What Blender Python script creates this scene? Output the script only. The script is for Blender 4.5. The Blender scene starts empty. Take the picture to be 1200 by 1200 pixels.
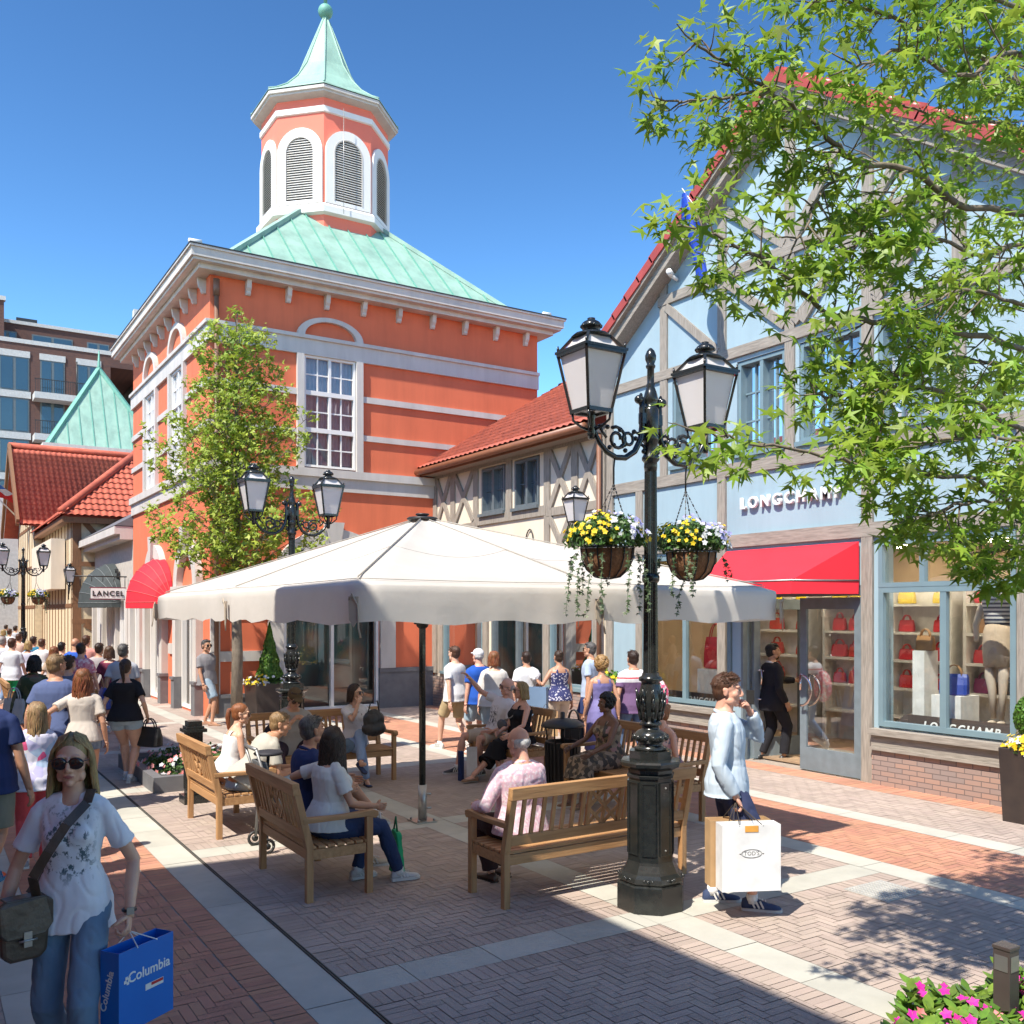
import bpy, bmesh, math, random
from mathutils import Vector, Matrix, Euler, Quaternion
from mathutils import noise as mnoise
R=math.radians
S=bpy.context.scene
COL=S.collection
# world axes: +Y runs up the street (u), +X runs across it towards the timber shop (v)
# ---------------- camera
cd=bpy.data.cameras.new('camera'); cam=bpy.data.objects.new('camera',cd); COL.objects.link(cam)
cam.location=(0,0,2.25); cam.rotation_euler=(R(90),0,-R(32.473))
cd.sensor_width=36; cd.lens=33.0; cd.shift_x=0; cd.shift_y=118/1200; cd.clip_start=.05; cd.clip_end=2000
S.camera=cam
# ---------------- sky and sun
SV=Vector((.68,.27,-1.0))           # direction light travels
w=bpy.data.worlds.new('World'); S.world=w; w.use_nodes=True
nt=w.node_tree; bg=nt.nodes['Background']
sk=nt.nodes.new('ShaderNodeTexSky'); sk.sky_type='NISHITA'; sk.sun_disc=False
sk.sun_elevation=math.atan(1/math.hypot(.68,.27)); sk.sun_rotation=math.atan2(-.68,-.27)
sk.air_density=1.0; sk.dust_density=.2; sk.ozone_density=3.5; sk.altitude=0
hsn=nt.nodes.new('ShaderNodeHueSaturation'); hsn.inputs['Saturation'].default_value=1.0; hsn.inputs['Hue'].default_value=.492; nt.links.new(sk.outputs[0],hsn.inputs['Color']); 
vm=nt.nodes.new('ShaderNodeVectorMath'); vm.operation='SCALE'; vm.inputs['Scale'].default_value=.14; nt.links.new(hsn.outputs[0],vm.inputs[0])
gm=nt.nodes.new('ShaderNodeGamma'); gm.inputs[1].default_value=1.35; nt.links.new(vm.outputs[0],gm.inputs[0])
v2=nt.nodes.new('ShaderNodeVectorMath'); v2.operation='SCALE'; v2.inputs['Scale'].default_value=1/.14; nt.links.new(gm.outputs[0],v2.inputs[0])
v3=nt.nodes.new('ShaderNodeVectorMath'); v3.operation='SCALE'; v3.inputs['Scale'].default_value=.457; nt.links.new(v2.outputs[0],v3.inputs[0])
g3=nt.nodes.new('ShaderNodeGamma'); g3.inputs[1].default_value=1.32; nt.links.new(v3.outputs[0],g3.inputs[0])
v4=nt.nodes.new('ShaderNodeVectorMath'); v4.operation='SCALE'; v4.inputs['Scale'].default_value=1.0/.457; nt.links.new(g3.outputs[0],v4.inputs[0])
v5=nt.nodes.new('ShaderNodeVectorMath'); v5.operation='MULTIPLY'; v5.inputs[1].default_value=(1.0,.94,.83); nt.links.new(v4.outputs[0],v5.inputs[0]); nt.links.new(v5.outputs[0],bg.inputs[0]); bg.inputs[1].default_value=.15
sd=bpy.data.lights.new('sun','SUN'); sd.energy=4.0; sd.angle=R(.53); sd.color=(1,.93,.82)
so=bpy.data.objects.new('sun',sd); COL.objects.link(so); so.rotation_euler=SV.to_track_quat('-Z','Y').to_euler()
S.view_settings.view_transform='Standard'; S.view_settings.look='None'; S.view_settings.exposure=1.06; S.view_settings.gamma=1
S.render.engine='CYCLES'
rnd=random.Random(7)
# ---------------- camera-space helper: pixel of the photograph + depth (m) -> world point
def cw(X,Y,z): return Vector((X*.8437+Y*.5369, -X*.5369+Y*.8437, z))
def at(px,py,Y): return cw((px-600)*Y/1100,Y,2.25+(718-py)*Y/1100)
def gp(px,py,z=0):
    Y=1100*(2.25-z)/(py-718); return cw((px-600)*Y/1100,Y,z)
# ---------------- mesh builder
class MB:
    def __init__(s,tf=None): s.v=[]; s.f=[]; s.mi=[]; s.tf=tf; s.m=0; s.sm=[]; s.smooth=False
    def add(s,vs,fs,tf=True):
        b=len(s.v)
        for p in vs:
            p=Vector(p)
            s.v.append(s.tf(p) if (s.tf and tf) else p)
        for f in fs: s.f.append([b+i for i in f]); s.mi.append(s.m); s.sm.append(s.smooth)
    def box(s,x0,x1,y0,y1,z0,z1):
        s.add([(x0,y0,z0),(x1,y0,z0),(x1,y1,z0),(x0,y1,z0),(x0,y0,z1),(x1,y0,z1),(x1,y1,z1),(x0,y1,z1)],
              [(0,3,2,1),(4,5,6,7),(0,1,5,4),(1,2,6,5),(2,3,7,6),(3,0,4,7)])
    def bar(s,p,q,w,h,up=(0,0,1)):
        p=Vector(p);q=Vector(q);d=(q-p).normalized();u=Vector(up)
        a=d.cross(u)
        if a.length<1e-4: a=d.cross(Vector((1,0,0)))
        a.normalize(); b=a.cross(d).normalized(); a*=w/2; b*=h/2
        vs=[p-a-b,p+a-b,p+a+b,p-a+b,q-a-b,q+a-b,q+a+b,q-a+b]
        s.add(vs,[(0,1,2,3),(7,6,5,4),(0,4,5,1),(1,5,6,2),(2,6,7,3),(3,7,4,0)])
    def tube(s,pts,r,n=8,cap=True,flat=1,up=None):
        pts=[Vector(p) for p in pts]; k=len(pts)
        if not hasattr(r,'__len__'): r=[r]*k
        sm=s.smooth; s.smooth=True
        vs=[];ref=None
        for i,p in enumerate(pts):
            d=(pts[min(i+1,k-1)]-pts[max(i-1,0)])
            if d.length<1e-9: d=Vector((0,0,1))
            d.normalize()
            if ref is None:
                ref=Vector(up) if up else (Vector((0,0,1)) if abs(d.z)<.9 else Vector((1,0,0)))
            a=ref-d*ref.dot(d)
            if a.length<1e-5: a=d.orthogonal()
            a.normalize(); ref=a; b=d.cross(a)
            for j in range(n):
                t=2*math.pi*j/n; vs.append(p+(a*math.cos(t)*flat+b*math.sin(t))*r[i])
        fs=[]
        for i in range(k-1):
            for j in range(n):
                j2=(j+1)%n; fs.append((i*n+j,i*n+j2,(i+1)*n+j2,(i+1)*n+j))
        if cap: fs.append(tuple(range(n-1,-1,-1))); fs.append(tuple((k-1)*n+j for j in range(n)))
        s.add(vs,fs); s.smooth=sm
    def lathe(s,prof,c=(0,0,0),n=16,rot=0,smooth=True,sx=1,sy=1):
        sm=s.smooth; s.smooth=smooth; vs=[];c=Vector(c);k=len(prof)
        for r,z in prof:
            for j in range(n):
                t=rot+2*math.pi*j/n; vs.append(c+Vector((r*sx*math.cos(t),r*sy*math.sin(t),z)))
        fs=[(i*n+j,i*n+(j+1)%n,(i+1)*n+(j+1)%n,(i+1)*n+j) for i in range(k-1) for j in range(n)]
        fs.append(tuple(range(n-1,-1,-1))); fs.append(tuple((k-1)*n+j for j in range(n)))
        s.add(vs,fs); s.smooth=sm
    def sph(s,c,r,nu=12,nv=8,rot=None):
        if not hasattr(r,'__len__'): r=(r,r,r)
        sm=s.smooth; s.smooth=True; c=Vector(c); vs=[]
        def P(a,b):
            p=Vector((r[0]*math.sin(b)*math.cos(a),r[1]*math.sin(b)*math.sin(a),r[2]*math.cos(b)))
            return c+(rot@p if rot else p)
        vs.append(P(0,0))
        for i in range(1,nv):
            for j in range(nu): vs.append(P(2*math.pi*j/nu,math.pi*i/nv))
        vs.append(P(0,math.pi)); L=len(vs)-1; fs=[]
        for j in range(nu): fs.append((0,1+j,1+(j+1)%nu))
        for i in range(nv-2):
            for j in range(nu):
                a=1+i*nu+j;b=1+i*nu+(j+1)%nu; fs.append((a,a+nu,b+nu,b))
        for j in range(nu): fs.append((L,1+(nv-2)*nu+(j+1)%nu,1+(nv-2)*nu+j))
        s.add(vs,fs); s.smooth=sm
    def prism(s,poly,d):      # poly: 3d points, d: extrude vector
        n=len(poly);d=Vector(d);poly=[Vector(p) for p in poly]
        s.add(poly+[p+d for p in poly],[tuple(range(n)),tuple(range(2*n-1,n-1,-1))]+[(i,i+n,(i+1)%n+n,(i+1)%n) for i in range(n)])
    def mesh(s,name='m'):
        me=bpy.data.meshes.new(name); me.from_pydata([tuple(p) for p in s.v],[],s.f)
        me.polygons.foreach_set('material_index',s.mi); me.polygons.foreach_set('use_smooth',s.sm); me.update(); return me
def wloc(p):
    l=Vector((0,0,0))
    while p: l=l+p.location; p=p.parent
    return l
def obj(name,mb,mats,parent=None,fix=True,bevel=0,o=None):
    me=mb.mesh(name) if isinstance(mb,MB) else mb
    if parent:
        L=wloc(parent)
        if L.length>0: me.transform(Matrix.Translation(-L))
    if fix:
        bm=bmesh.new(); bm.from_mesh(me); bmesh.ops.recalc_face_normals(bm,faces=bm.faces); bm.to_mesh(me); bm.free()
    if not isinstance(mats,(list,tuple)): mats=[mats]
    for m in mats: me.materials.append(m)
    ob=bpy.data.objects.new(name,me); COL.objects.link(ob)
    if parent: ob.parent=parent
    if bevel:
        b=ob.modifiers.new('b','BEVEL'); b.width=bevel; b.segments=2; b.limit_method='ANGLE'; b.angle_limit=R(40)
    return ob
def tag(o,label,cat,group=None):
    o['label']=label; o['category']=cat
    if group: o['group']=group
    return o
def thing(name,label,cat,loc=(0,0,0),group=None):
    o=bpy.data.objects.new(name,None); COL.objects.link(o); o.location=loc; o.empty_display_size=.2
    return tag(o,label,cat,group)
def struct(name,mb,mats,**k):
    o=obj(name,mb,mats,**k); o['kind']='structure'; return o
def tagmesh(name,mb,mats,label,cat,group=None,**k): return tag(obj(name,mb,mats,**k),label,cat,group)
def copy_tree(o,parent=None):
    c=o.copy(); COL.objects.link(c); c.parent=parent
    for ch in list(o.children): copy_tree(ch,c)
    return c
def setorigin(o,loc):
    loc=Vector(loc); o.data.transform(Matrix.Translation(-loc)); o.location=loc
# ---------------- materials
def newmat(name):
    m=bpy.data.materials.new(name); m.use_nodes=True; return m,m.node_tree.nodes,m.node_tree.links,m.node_tree.nodes['Principled BSDF']
def rgb(c): return (c[0],c[1],c[2],1)
def mat(name,c,rough=.7,c2=None,scale=8,stain=0,sst=(3,3,.35),metal=0,bump=0,bscale=40,spec=.5,coord='Object',stretch=None,island=0,detail=4,trans=0,sub=0,coat=0):
    m,N,L,P=newmat(name)
    P.inputs['Roughness'].default_value=rough; P.inputs['Metallic'].default_value=metal; P.inputs['Specular IOR Level'].default_value=spec
    P.inputs['Coat Weight'].default_value=coat
    tc=N.new('ShaderNodeTexCoord'); vec=tc.outputs[coord]
    if stretch:
        mp=N.new('ShaderNodeMapping'); mp.inputs['Scale'].default_value=stretch; L.new(vec,mp.inputs[0]); vec=mp.outputs[0]
    nz=N.new('ShaderNodeTexNoise'); nz.inputs['Scale'].default_value=scale; nz.inputs['Detail'].default_value=detail; L.new(vec,nz.inputs['Vector'])
    if c2 is None: c2=tuple(x*.8 for x in c)
    mr=N.new('ShaderNodeMapRange'); mr.inputs[1].default_value=.3; mr.inputs[2].default_value=.7; L.new(nz.outputs[0],mr.inputs[0])
    mx=N.new('ShaderNodeMix'); mx.data_type='RGBA'; mx.inputs[6].default_value=rgb(c); mx.inputs[7].default_value=rgb(c2)
    L.new(mr.outputs[0],mx.inputs[0]); out=mx.outputs[2]
    if island:
        g=N.new('ShaderNodeNewGeometry'); hs=N.new('ShaderNodeHueSaturation'); L.new(out,hs.inputs['Color'])
        a=N.new('ShaderNodeMapRange'); a.inputs[3].default_value=1-island; a.inputs[4].default_value=1+island; L.new(g.outputs['Random Per Island'],a.inputs[0]); L.new(a.outputs[0],hs.inputs['Value'])
        b=N.new('ShaderNodeMath'); b.operation='MULTIPLY_ADD'; b.inputs[1].default_value=37.7; b.inputs[2].default_value=0; L.new(g.outputs['Random Per Island'],b.inputs[0])
        f=N.new('ShaderNodeMath'); f.operation='FRACT'; L.new(b.outputs[0],f.inputs[0])
        h=N.new('ShaderNodeMapRange'); h.inputs[3].default_value=.5-island*.06; h.inputs[4].default_value=.5+island*.06; L.new(f.outputs[0],h.inputs[0]); L.new(h.outputs[0],hs.inputs['Hue'])
        out=hs.outputs[0]
    if stain:
        m3=N.new('ShaderNodeMapping'); m3.inputs['Scale'].default_value=sst; L.new(tc.outputs[coord],m3.inputs[0]); n3=N.new('ShaderNodeTexNoise'); n3.inputs['Scale'].default_value=1; n3.inputs['Detail'].default_value=7; n3.inputs['Roughness'].default_value=.65; L.new(m3.outputs[0],n3.inputs['Vector'])
        r3=N.new('ShaderNodeMapRange'); r3.inputs[1].default_value=.42; r3.inputs[2].default_value=.72; r3.inputs[3].default_value=1; r3.inputs[4].default_value=1-stain; L.new(n3.outputs[0],r3.inputs[0])
        m4=N.new('ShaderNodeVectorMath'); m4.operation='SCALE'; L.new(out,m4.inputs[0]); L.new(r3.outputs[0],m4.inputs['Scale']); out=m4.outputs[0]
    L.new(out,P.inputs['Base Color'])
    if bump:
        n2=N.new('ShaderNodeTexNoise'); n2.inputs['Scale'].default_value=bscale; n2.inputs['Detail'].default_value=5; L.new(vec,n2.inputs['Vector'])
        b=N.new('ShaderNodeBump'); b.inputs['Strength'].default_value=bump; b.inputs['Distance'].default_value=.01; L.new(n2.outputs[0],b.inputs['Height']); L.new(b.outputs[0],P.inputs['Normal'])
    if sub:
        P.inputs['Subsurface Weight'].default_value=sub; P.inputs['Subsurface Radius'].default_value=(.02,.008,.004)
    if trans:
        tr=N.new('ShaderNodeBsdfTranslucent'); L.new(out,tr.inputs[0]); ms=N.new('ShaderNodeMixShader'); ms.inputs[0].default_value=trans
        L.new(P.outputs[0],ms.inputs[1]); L.new(tr.outputs[0],ms.inputs[2]); L.new(ms.outputs[0],N['Material Output'].inputs[0])
    return m
def glassmat(name,tint=(1,1,1),refl=.16,rough=.0):
    m,N,L,P=newmat(name); N.remove(P)
    t=N.new('ShaderNodeBsdfTransparent'); t.inputs[0].default_value=rgb(tint)
    g=N.new('ShaderNodeBsdfGlossy'); g.inputs['Roughness'].default_value=rough
    lw=N.new('ShaderNodeLayerWeight'); lw.inputs[0].default_value=.35
    mr=N.new('ShaderNodeMapRange'); mr.inputs[3].default_value=refl; mr.inputs[4].default_value=.9; L.new(lw.outputs['Fresnel'],mr.inputs[0])
    ms=N.new('ShaderNodeMixShader'); L.new(mr.outputs[0],ms.inputs[0]); L.new(t.outputs[0],ms.inputs[1]); L.new(g.outputs[0],ms.inputs[2])
    L.new(ms.outputs[0],N['Material Output'].inputs[0]); return m
M={}
def C255(r,g,b,k=1): 
    f=lambda x:((x/255+.055)/1.055)**2.4 if x>10 else x/255/12.92
    return (f(r)*k,f(g)*k,f(b)*k)
M['redbrick']=mat('red_paver',(.50,.25,.155),.88,(.43,.205,.135),3,island=.09,stain=.16,sst=(1.3,1.3,1),bump=.15,bscale=120)
M['brownbrick']=mat('brown_paver',(.42,.335,.28),.88,(.37,.295,.25),3,island=.08,stain=.18,sst=(1.1,1.1,1),bump=.3,bscale=120)
M['joint']=mat('joint_sand',(.26,.215,.18),.95,(.32,.27,.225),1.2)
M['slab']=mat('grey_slab',(.48,.465,.40),.85,(.42,.41,.355),2.5,island=.06,stain=.15,sst=(2,2,1),bump=.15,bscale=200)
M['steeldark']=mat('dark_steel',(.06,.06,.06),.5,metal=.6)
M['drain']=mat('drain_slot',(.07,.07,.06),.7)
M['orange']=mat('orange_render',(.70,.17,.078),.85,(.65,.155,.07),1.5,stain=.14,bump=.25,bscale=90)
M['pink']=mat('lantern_render',(.80,.20,.13),.85,(.76,.18,.12),1.5,bump=.2,bscale=90)
M['white']=mat('cream_trim',(.58,.545,.50),.65,(.53,.50,.455),2,bump=.05,stain=.18)
M['whitew']=mat('white_frame',(.78,.76,.72),.45,(.74,.72,.68),2)
M['copper']=mat('copper_green',(.30,.46,.37),.6,(.22,.37,.30),1.2,stain=.28,bump=.1,bscale=10,stretch=(1,1,.3))
M['copperd']=mat('copper_seam',(.14,.36,.28),.6)
M['blue']=mat('blue_render',(.315,.425,.475),.9,(.29,.395,.445),1.4,stain=.10,bump=.25,bscale=120)
M['cream']=mat('cream_render',(.72,.63,.50),.9,(.68,.585,.46),1.4,stain=.12,bump=.2,bscale=120)
M['timber']=mat('grey_timber',(.33,.27,.21),.8,(.22,.175,.135),3,bump=.6,bscale=9,stretch=(6,6,6),detail=8)
def wood(name,c,c2,axis,rough=.6,sc=3):
    st=[14,14,14]; st[axis]=1.2
    return mat(name,c,rough,c2,sc,bump=.25,bscale=sc*2,stretch=st,detail=6)
M['tim_x']=wood('timber_across',(.34,.30,.25),(.20,.175,.145),1,.85,4)
M['tim_z']=wood('timber_upright',(.34,.30,.25),(.20,.175,.145),2,.85,4)
M['btim']=wood('brown_timber',(.24,.115,.05),(.16,.075,.035),2,.7)
M['tile']=mat('red_tile',(.52,.125,.075),.65,(.33,.08,.055),7,bump=.1,bscale=30,stain=.3,sst=(2,2,2))
M['tileg']=mat('glazed_verge_tile',(.40,.065,.045),.35,(.32,.05,.035),5,stain=.2)
M['slate']=mat('grey_slate',(.14,.14,.15),.7,island=.1)
M['bluef']=mat('blue_grey_frame',(.17,.25,.275),.45,(.15,.22,.245),4)
M['greyf']=mat('slate_frame',(.12,.15,.165),.45)
M['glass']=glassmat('shop_glass',(.93,.96,.95),.10)
M['glassup']=glassmat('upper_glass',(.9,.93,.95),.10)
M['glassapt']=glassmat('apartment_glass',(.25,.35,.42),.5)
M['curtain']=mat('net_curtain',(.62,.62,.64),.9,(.5,.5,.54),6)
M['curtaind']=mat('mauve_curtain',(.42,.38,.42),.9,(.33,.3,.34),6)
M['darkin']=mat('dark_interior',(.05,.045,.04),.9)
M['warmin']=mat('warm_interior',(.50,.36,.22),.8,(.42,.3,.18),2)
M['woodin']=mat('interior_wood',(.17,.085,.045),.6,(.12,.06,.03),3)
M['iwhite']=mat('display_white',(.78,.77,.74),.5)
M['redcloth']=mat('red_awning_cloth',(.70,.018,.035),.75,(.64,.015,.03),3,bump=.1,bscale=200)
M['darkcloth']=mat('charcoal_awning_cloth',(.045,.055,.055),.8)
M['canvas']=mat('cream_canvas',(.72,.68,.62),.85,(.68,.64,.58),1.2,bump=.5,bscale=7,trans=.3,stain=.08,sst=(1.5,1.5,1.5))
M['iron']=mat('black_gloss_iron',(.012,.014,.014),.22,(.02,.022,.02),20,spec=.6,bump=.08,bscale=30)
M['ironm']=mat('black_matt_iron',(.025,.025,.025),.45)
M['galv']=mat('galvanised_steel',(.42,.41,.39),.4,metal=.8)
M['opal']=mat('opal_lamp_glass',(.80,.77,.75),.35,(.76,.73,.71),3,trans=.3)
M['teak']=wood('teak_y',(.46,.26,.115),(.33,.17,.07),1,.6,2.5)
M['teakz']=wood('teak_z',(.46,.26,.115),(.33,.17,.07),2,.6,2.5)
M['teakx']=wood('teak_x',(.46,.26,.115),(.33,.17,.07),0,.6,2.5)
def brickmat(name,c1,c2,mortar,bw=.21,bh=.065,plane='yz',off=(0,0,0)):
    m,N,L,P=newmat(name); P.inputs['Roughness'].default_value=.85
    tc=N.new('ShaderNodeTexCoord'); sp=N.new('ShaderNodeSeparateXYZ'); cb=N.new('ShaderNodeCombineXYZ'); L.new(tc.outputs['Object'],sp.inputs[0])
    L.new(sp.outputs[{'y':1,'x':0}[plane[0]]],cb.inputs[0]); L.new(sp.outputs[2 if plane[1]=='z' else 1],cb.inputs[1])
    b=N.new('ShaderNodeTexBrick'); L.new(cb.outputs[0],b.inputs['Vector']); b.inputs['Scale'].default_value=1
    b.inputs['Brick Width'].default_value=bw; b.inputs['Row Height'].default_value=bh; b.inputs['Mortar Size'].default_value=.006; b.inputs['Bias'].default_value=-.2
    b.inputs['Color1'].default_value=rgb(c1); b.inputs['Color2'].default_value=rgb(c2); b.inputs['Mortar'].default_value=rgb(mortar)
    L.new(b.outputs[0],P.inputs['Base Color'])
    bp=N.new('ShaderNodeBump'); bp.inputs['Strength'].default_value=.5; bp.inputs['Distance'].default_value=.006; bp.invert=True; L.new(b.outputs['Fac'],bp.inputs['Height']); L.new(bp.outputs[0],P.inputs['Normal'])
    return m
M['plinth']=brickmat('dark_brick',(.34,.22,.17),(.22,.19,.18),(.14,.11,.10))
M['aptbrick']=brickmat('apartment_brick',(.135,.06,.045),(.09,.045,.04),(.08,.06,.05),.22,.07,'xz')
M['aptbrickd']=brickmat('apartment_dark_brick',(.075,.05,.045),(.05,.035,.035),(.05,.04,.04),.22,.07,'xz')
M['concrete']=mat('pale_concrete',(.55,.55,.53),.7)
M['stone']=mat('blue_stone',(.12,.12,.13),.6,(.16,.16,.165),6)
# ---------------- ground and paving
g=MB(); g.add([(-300,-300,0),(600,-300,0),(600,600,0),(-300,600,0)],[(0,1,2,3)]); struct('ground',g,M['joint'])
def rect(mb,x0,x1,y0,y1,z,cl):
    x0=max(x0,cl[0]);x1=min(x1,cl[1]);y0=max(y0,cl[2]);y1=min(y1,cl[3])
    if x1-x0<.012 or y1-y0<.012: return
    h=.0024; z+=rnd.uniform(-.0012,.0012)
    mb.add([(x0+h,y0+h,z),(x1-h,y0+h,z),(x1-h,y1-h,z),(x0+h,y1-h,z)],[(0,1,2,3)])
def herring(mb,cl,W=.066,n=3,z=.006):
    i0=int(cl[0]/W)-2*n;i1=int(cl[1]/W)+2*n;j0=int(cl[2]/W)-2*n;j1=int(cl[3]/W)+2*n
    for r in range(j0,j1):
        x=r%(2*n); k=i0-((i0-x)%(2*n))
        while k<i1: rect(mb,k*W,(k+n)*W,r*W,(r+1)*W,z,cl); k+=2*n
    for c in range(i0,i1):
        y=(c-2*n+1)%(2*n); k=j0-((j0-y)%(2*n))
        while k<j1: rect(mb,c*W,(c+1)*W,k*W,(k+n)*W,z,cl); k+=2*n
def soldier(mb,cl,along,W=.066,L=.2,z=.006):
    if along=='y':
        y=cl[2]
        while y<cl[3]: rect(mb,cl[0],cl[1],y,y+W,z,cl); y+=W
    else:
        x=cl[0]
        while x<cl[1]: rect(mb,x,x+W,cl[2],cl[3],z,cl); x+=W
def slabs(mb,cl,along,L=.6,z=.006,off=0):
    if along=='y':
        y=cl[2]-off
        while y<cl[3]: rect(mb,cl[0],cl[1],y,y+L,z,cl); y+=L
    else:
        x=cl[0]-off
        while x<cl[1]: rect(mb,x,x+L,cl[2],cl[3],z,cl); x+=L
U0,U1=1.5,30
red=MB();br=MB();sl=MB()
soldier(red,(.72,.92,U0,U1),'y'); herring(red,(.92,1.66,U0,U1)); soldier(red,(1.66,1.86,U0,U1),'y')
slabs(sl,(1.86,2.17,U0,U1),'y',.72); slabs(sl,(.42,.72,U0,U1),'y',.72,off=.3)
herring(br,(-2.5,.42,U0,U1))
slabs(sl,(4.53,4.85,U0,U1),'y',.64,off=.2); slabs(sl,(7.04,7.35,U0,U1),'y',.64)
slabs(sl,(8.63,8.95,U0,U1),'y',.64,off=.4)
cr=[-2,1.5,5.13,8.77,12.4,16.0,19.7,23.3,27]
for i,u in enumerate(cr):
    slabs(sl,(2.2,4.53,u,u+.32),'x',.6,off=.1*i); slabs(sl,(4.85,7.04,u,u+.32),'x',.6,off=.2)
    a=max(u+.32,U0); b=cr[i+1] if i+1<len(cr) else U1
    if b<=a: continue
    for (x0,x1) in ((2.2,4.53),(4.85,7.04)):
        soldier(br,(x0,x1,a,a+.2),'x'); soldier(br,(x0,x1,b-.2,b),'x')
        soldier(br,(x0,x0+.2,a+.2,b-.2),'y'); soldier(br,(x1-.2,x1,a+.2,b-.2),'y')
        herring(br,(x0+.2,x1-.2,a+.2,b-.2))
soldier(red,(7.35,7.55,U0,U1),'y'); herring(red,(7.55,8.43,U0,U1)); soldier(red,(8.43,8.63,U0,U1),'y')
herring(br,(8.95,10.2,U0,21)); soldier(red,(10.2,10.66,U0,21),'y')
struct('red_brick_paving',red,M['redbrick'],fix=False); struct('brown_brick_paving',br,M['brownbrick'],fix=False); struct('stone_band_paving',sl,M['slab'],fix=False)
# farther street: larger sheet of brick beyond the modelled pavers
fm=brickmat('far_paving',(.33,.20,.15),(.26,.17,.14),(.16,.12,.1),.2,.066,'xy')
g=MB(); g.add([(-20,U1,.004),(30,U1,.004),(30,300,.004),(-20,300,.004)],[(0,1,2,3)]); struct('street_paving',g,fm)
dr=MB(); dr.box(2.175,2.185,U0,U1,.004,.009); dr.box(2.192,2.2,U0,U1,.004,.009); struct('drain_slot',dr,M['drain'])
# ---------------- facade frames
def FV(v0): return lambda p: Vector((v0-p.y,p.x,p.z))      # local (along u, outwards, z) on a wall facing -v
def FU(u0): return lambda p: Vector((p.x,u0-p.y,p.z))      # local (along v, outwards, z) on a wall facing -u
def fbox(tf,*a): m=MB(tf); m.box(*a); return m
def window(par,tf,a0,a1,z0,z1,nx,nz,fm,depth=-.06,fw=.05,mw=.022,split=1,glass='glassup',curtain='curtain',name='window',sill=None,proud=.02,halves=1):
    """frame + glazing bars in one part, pane and curtain as its pieces"""
    f=MB(tf)
    f.box(a0,a0+fw,depth,proud,z0,z1); f.box(a1-fw,a1,depth,proud,z0,z1); f.box(a0+fw,a1-fw,depth,proud,z0,z0+fw); f.box(a0+fw,a1-fw,depth,proud,z1-fw,z1)
    A0,A1,Z0,Z1=a0+fw,a1-fw,z0+fw,z1-fw
    for i in range(1,split):
        c=A0+(A1-A0)*i/split; f.box(c-fw*.6,c+fw*.6,depth,proud-.006,Z0,Z1)
    for i in range(1,halves):
        c=Z0+(Z1-Z0)*i/halves; f.box(A0,A1,depth+.004,proud-.009,c-fw*.5,c+fw*.5)
    for i in range(1,nx):
        c=A0+(A1-A0)*i/nx; f.box(c-mw/2,c+mw/2,depth+.012,depth+.042,Z0,Z1)
    for i in range(1,nz):
        c=Z0+(Z1-Z0)*i/nz; f.box(A0,A1,depth+.014,depth+.040,c-mw/2,c+mw/2)
    w=obj(name,f,fm,par)
    p=MB(tf); y=depth+.016; p.add([(A0-.01,y,Z0-.01),(A1+.01,y,Z0-.01),(A1+.01,y,Z1+.01),(A0-.01,y,Z1+.01)],[(0,1,2,3)]); obj('pane',p,M[glass],w)
    if curtain:
        c=MB(tf); c.smooth=True; n=int((a1-a0)*50); vs=[];ph=rnd.uniform(0,6)
        for i in range(n+1):
            a=a0+(a1-a0)*i/n; y=depth-.12+.022*math.sin(i*1.25+ph)+.012*math.sin(i*.47+ph*2); vs+= [(a,y,z0),(a,y*1.0-.0,z1)]
        c.add(vs,[(2*i,2*i+2,2*i+3,2*i+1) for i in range(n)]); obj('curtain',c,M[curtain],w)
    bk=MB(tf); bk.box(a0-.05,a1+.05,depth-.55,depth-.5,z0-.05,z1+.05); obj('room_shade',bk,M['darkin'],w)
    if sill: s=MB(tf); s.box(a0-.05,a1+.05,proud+.002,proud+.08,z0-.07,z0-.005); obj('sill',s,fm,w)
    return w
def wallgrid(tf,a0,a1,z0,z1,holes,th=.3,front=0):
    """wall slab with rectangular holes: split into boxes by cutting lines"""
    m=MB(tf); A=sorted({a0,a1}|{min(max(h[i],a0),a1) for h in holes for i in(0,1)}); Z=sorted({z0,z1}|{min(max(h[i],z0),z1) for h in holes for i in(2,3)})
    for i in range(len(A)-1):
        run=None
        for j in range(len(Z)-1):
            ca=(A[i]+A[i+1])/2; cz=(Z[j]+Z[j+1])/2
            inh=any(h[0]<ca<h[1] and h[2]<cz<h[3] for h in holes)
            if not inh:
                if run is None: run=Z[j]
                end=Z[j+1]
            if (inh or j==len(Z)-2) and run is not None:
                m.box(A[i],A[i+1],-th,front,run,end); run=None
    return m
def tiles(par,name,O,A,Up,na,nu_,tw,th_,mt,amp=.028,step=.022):
    """pantile slope: O origin at eave, A unit along eave, Up unit up-slope"""
    O=Vector(O);A=Vector(A);Up=Vector(Up);Nn=A.cross(Up).normalized()
    if Nn.z<0: Nn=-Nn
    m=MB(); m.smooth=True; k=6
    prof=[0,.55,.95,1,.55,.1]
    cols=na*k+1; 
    vs=[]
    for r in range(nu_):
        for e in (0,1):
            for c in range(cols):
                h=amp*prof[c%k]+(step if e==0 else 0)
                vs.append(O+A*(c*tw/k)+Up*((r+e)*th_-(0.02 if e==0 else 0))+Nn*h)
    fs=[]
    rows=nu_*2
    for r in range(rows-1):
        for c in range(cols-1): fs.append((r*cols+c,r*cols+c+1,(r+1)*cols+c+1,(r+1)*cols+c))
    m.add(vs,fs); return m
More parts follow.
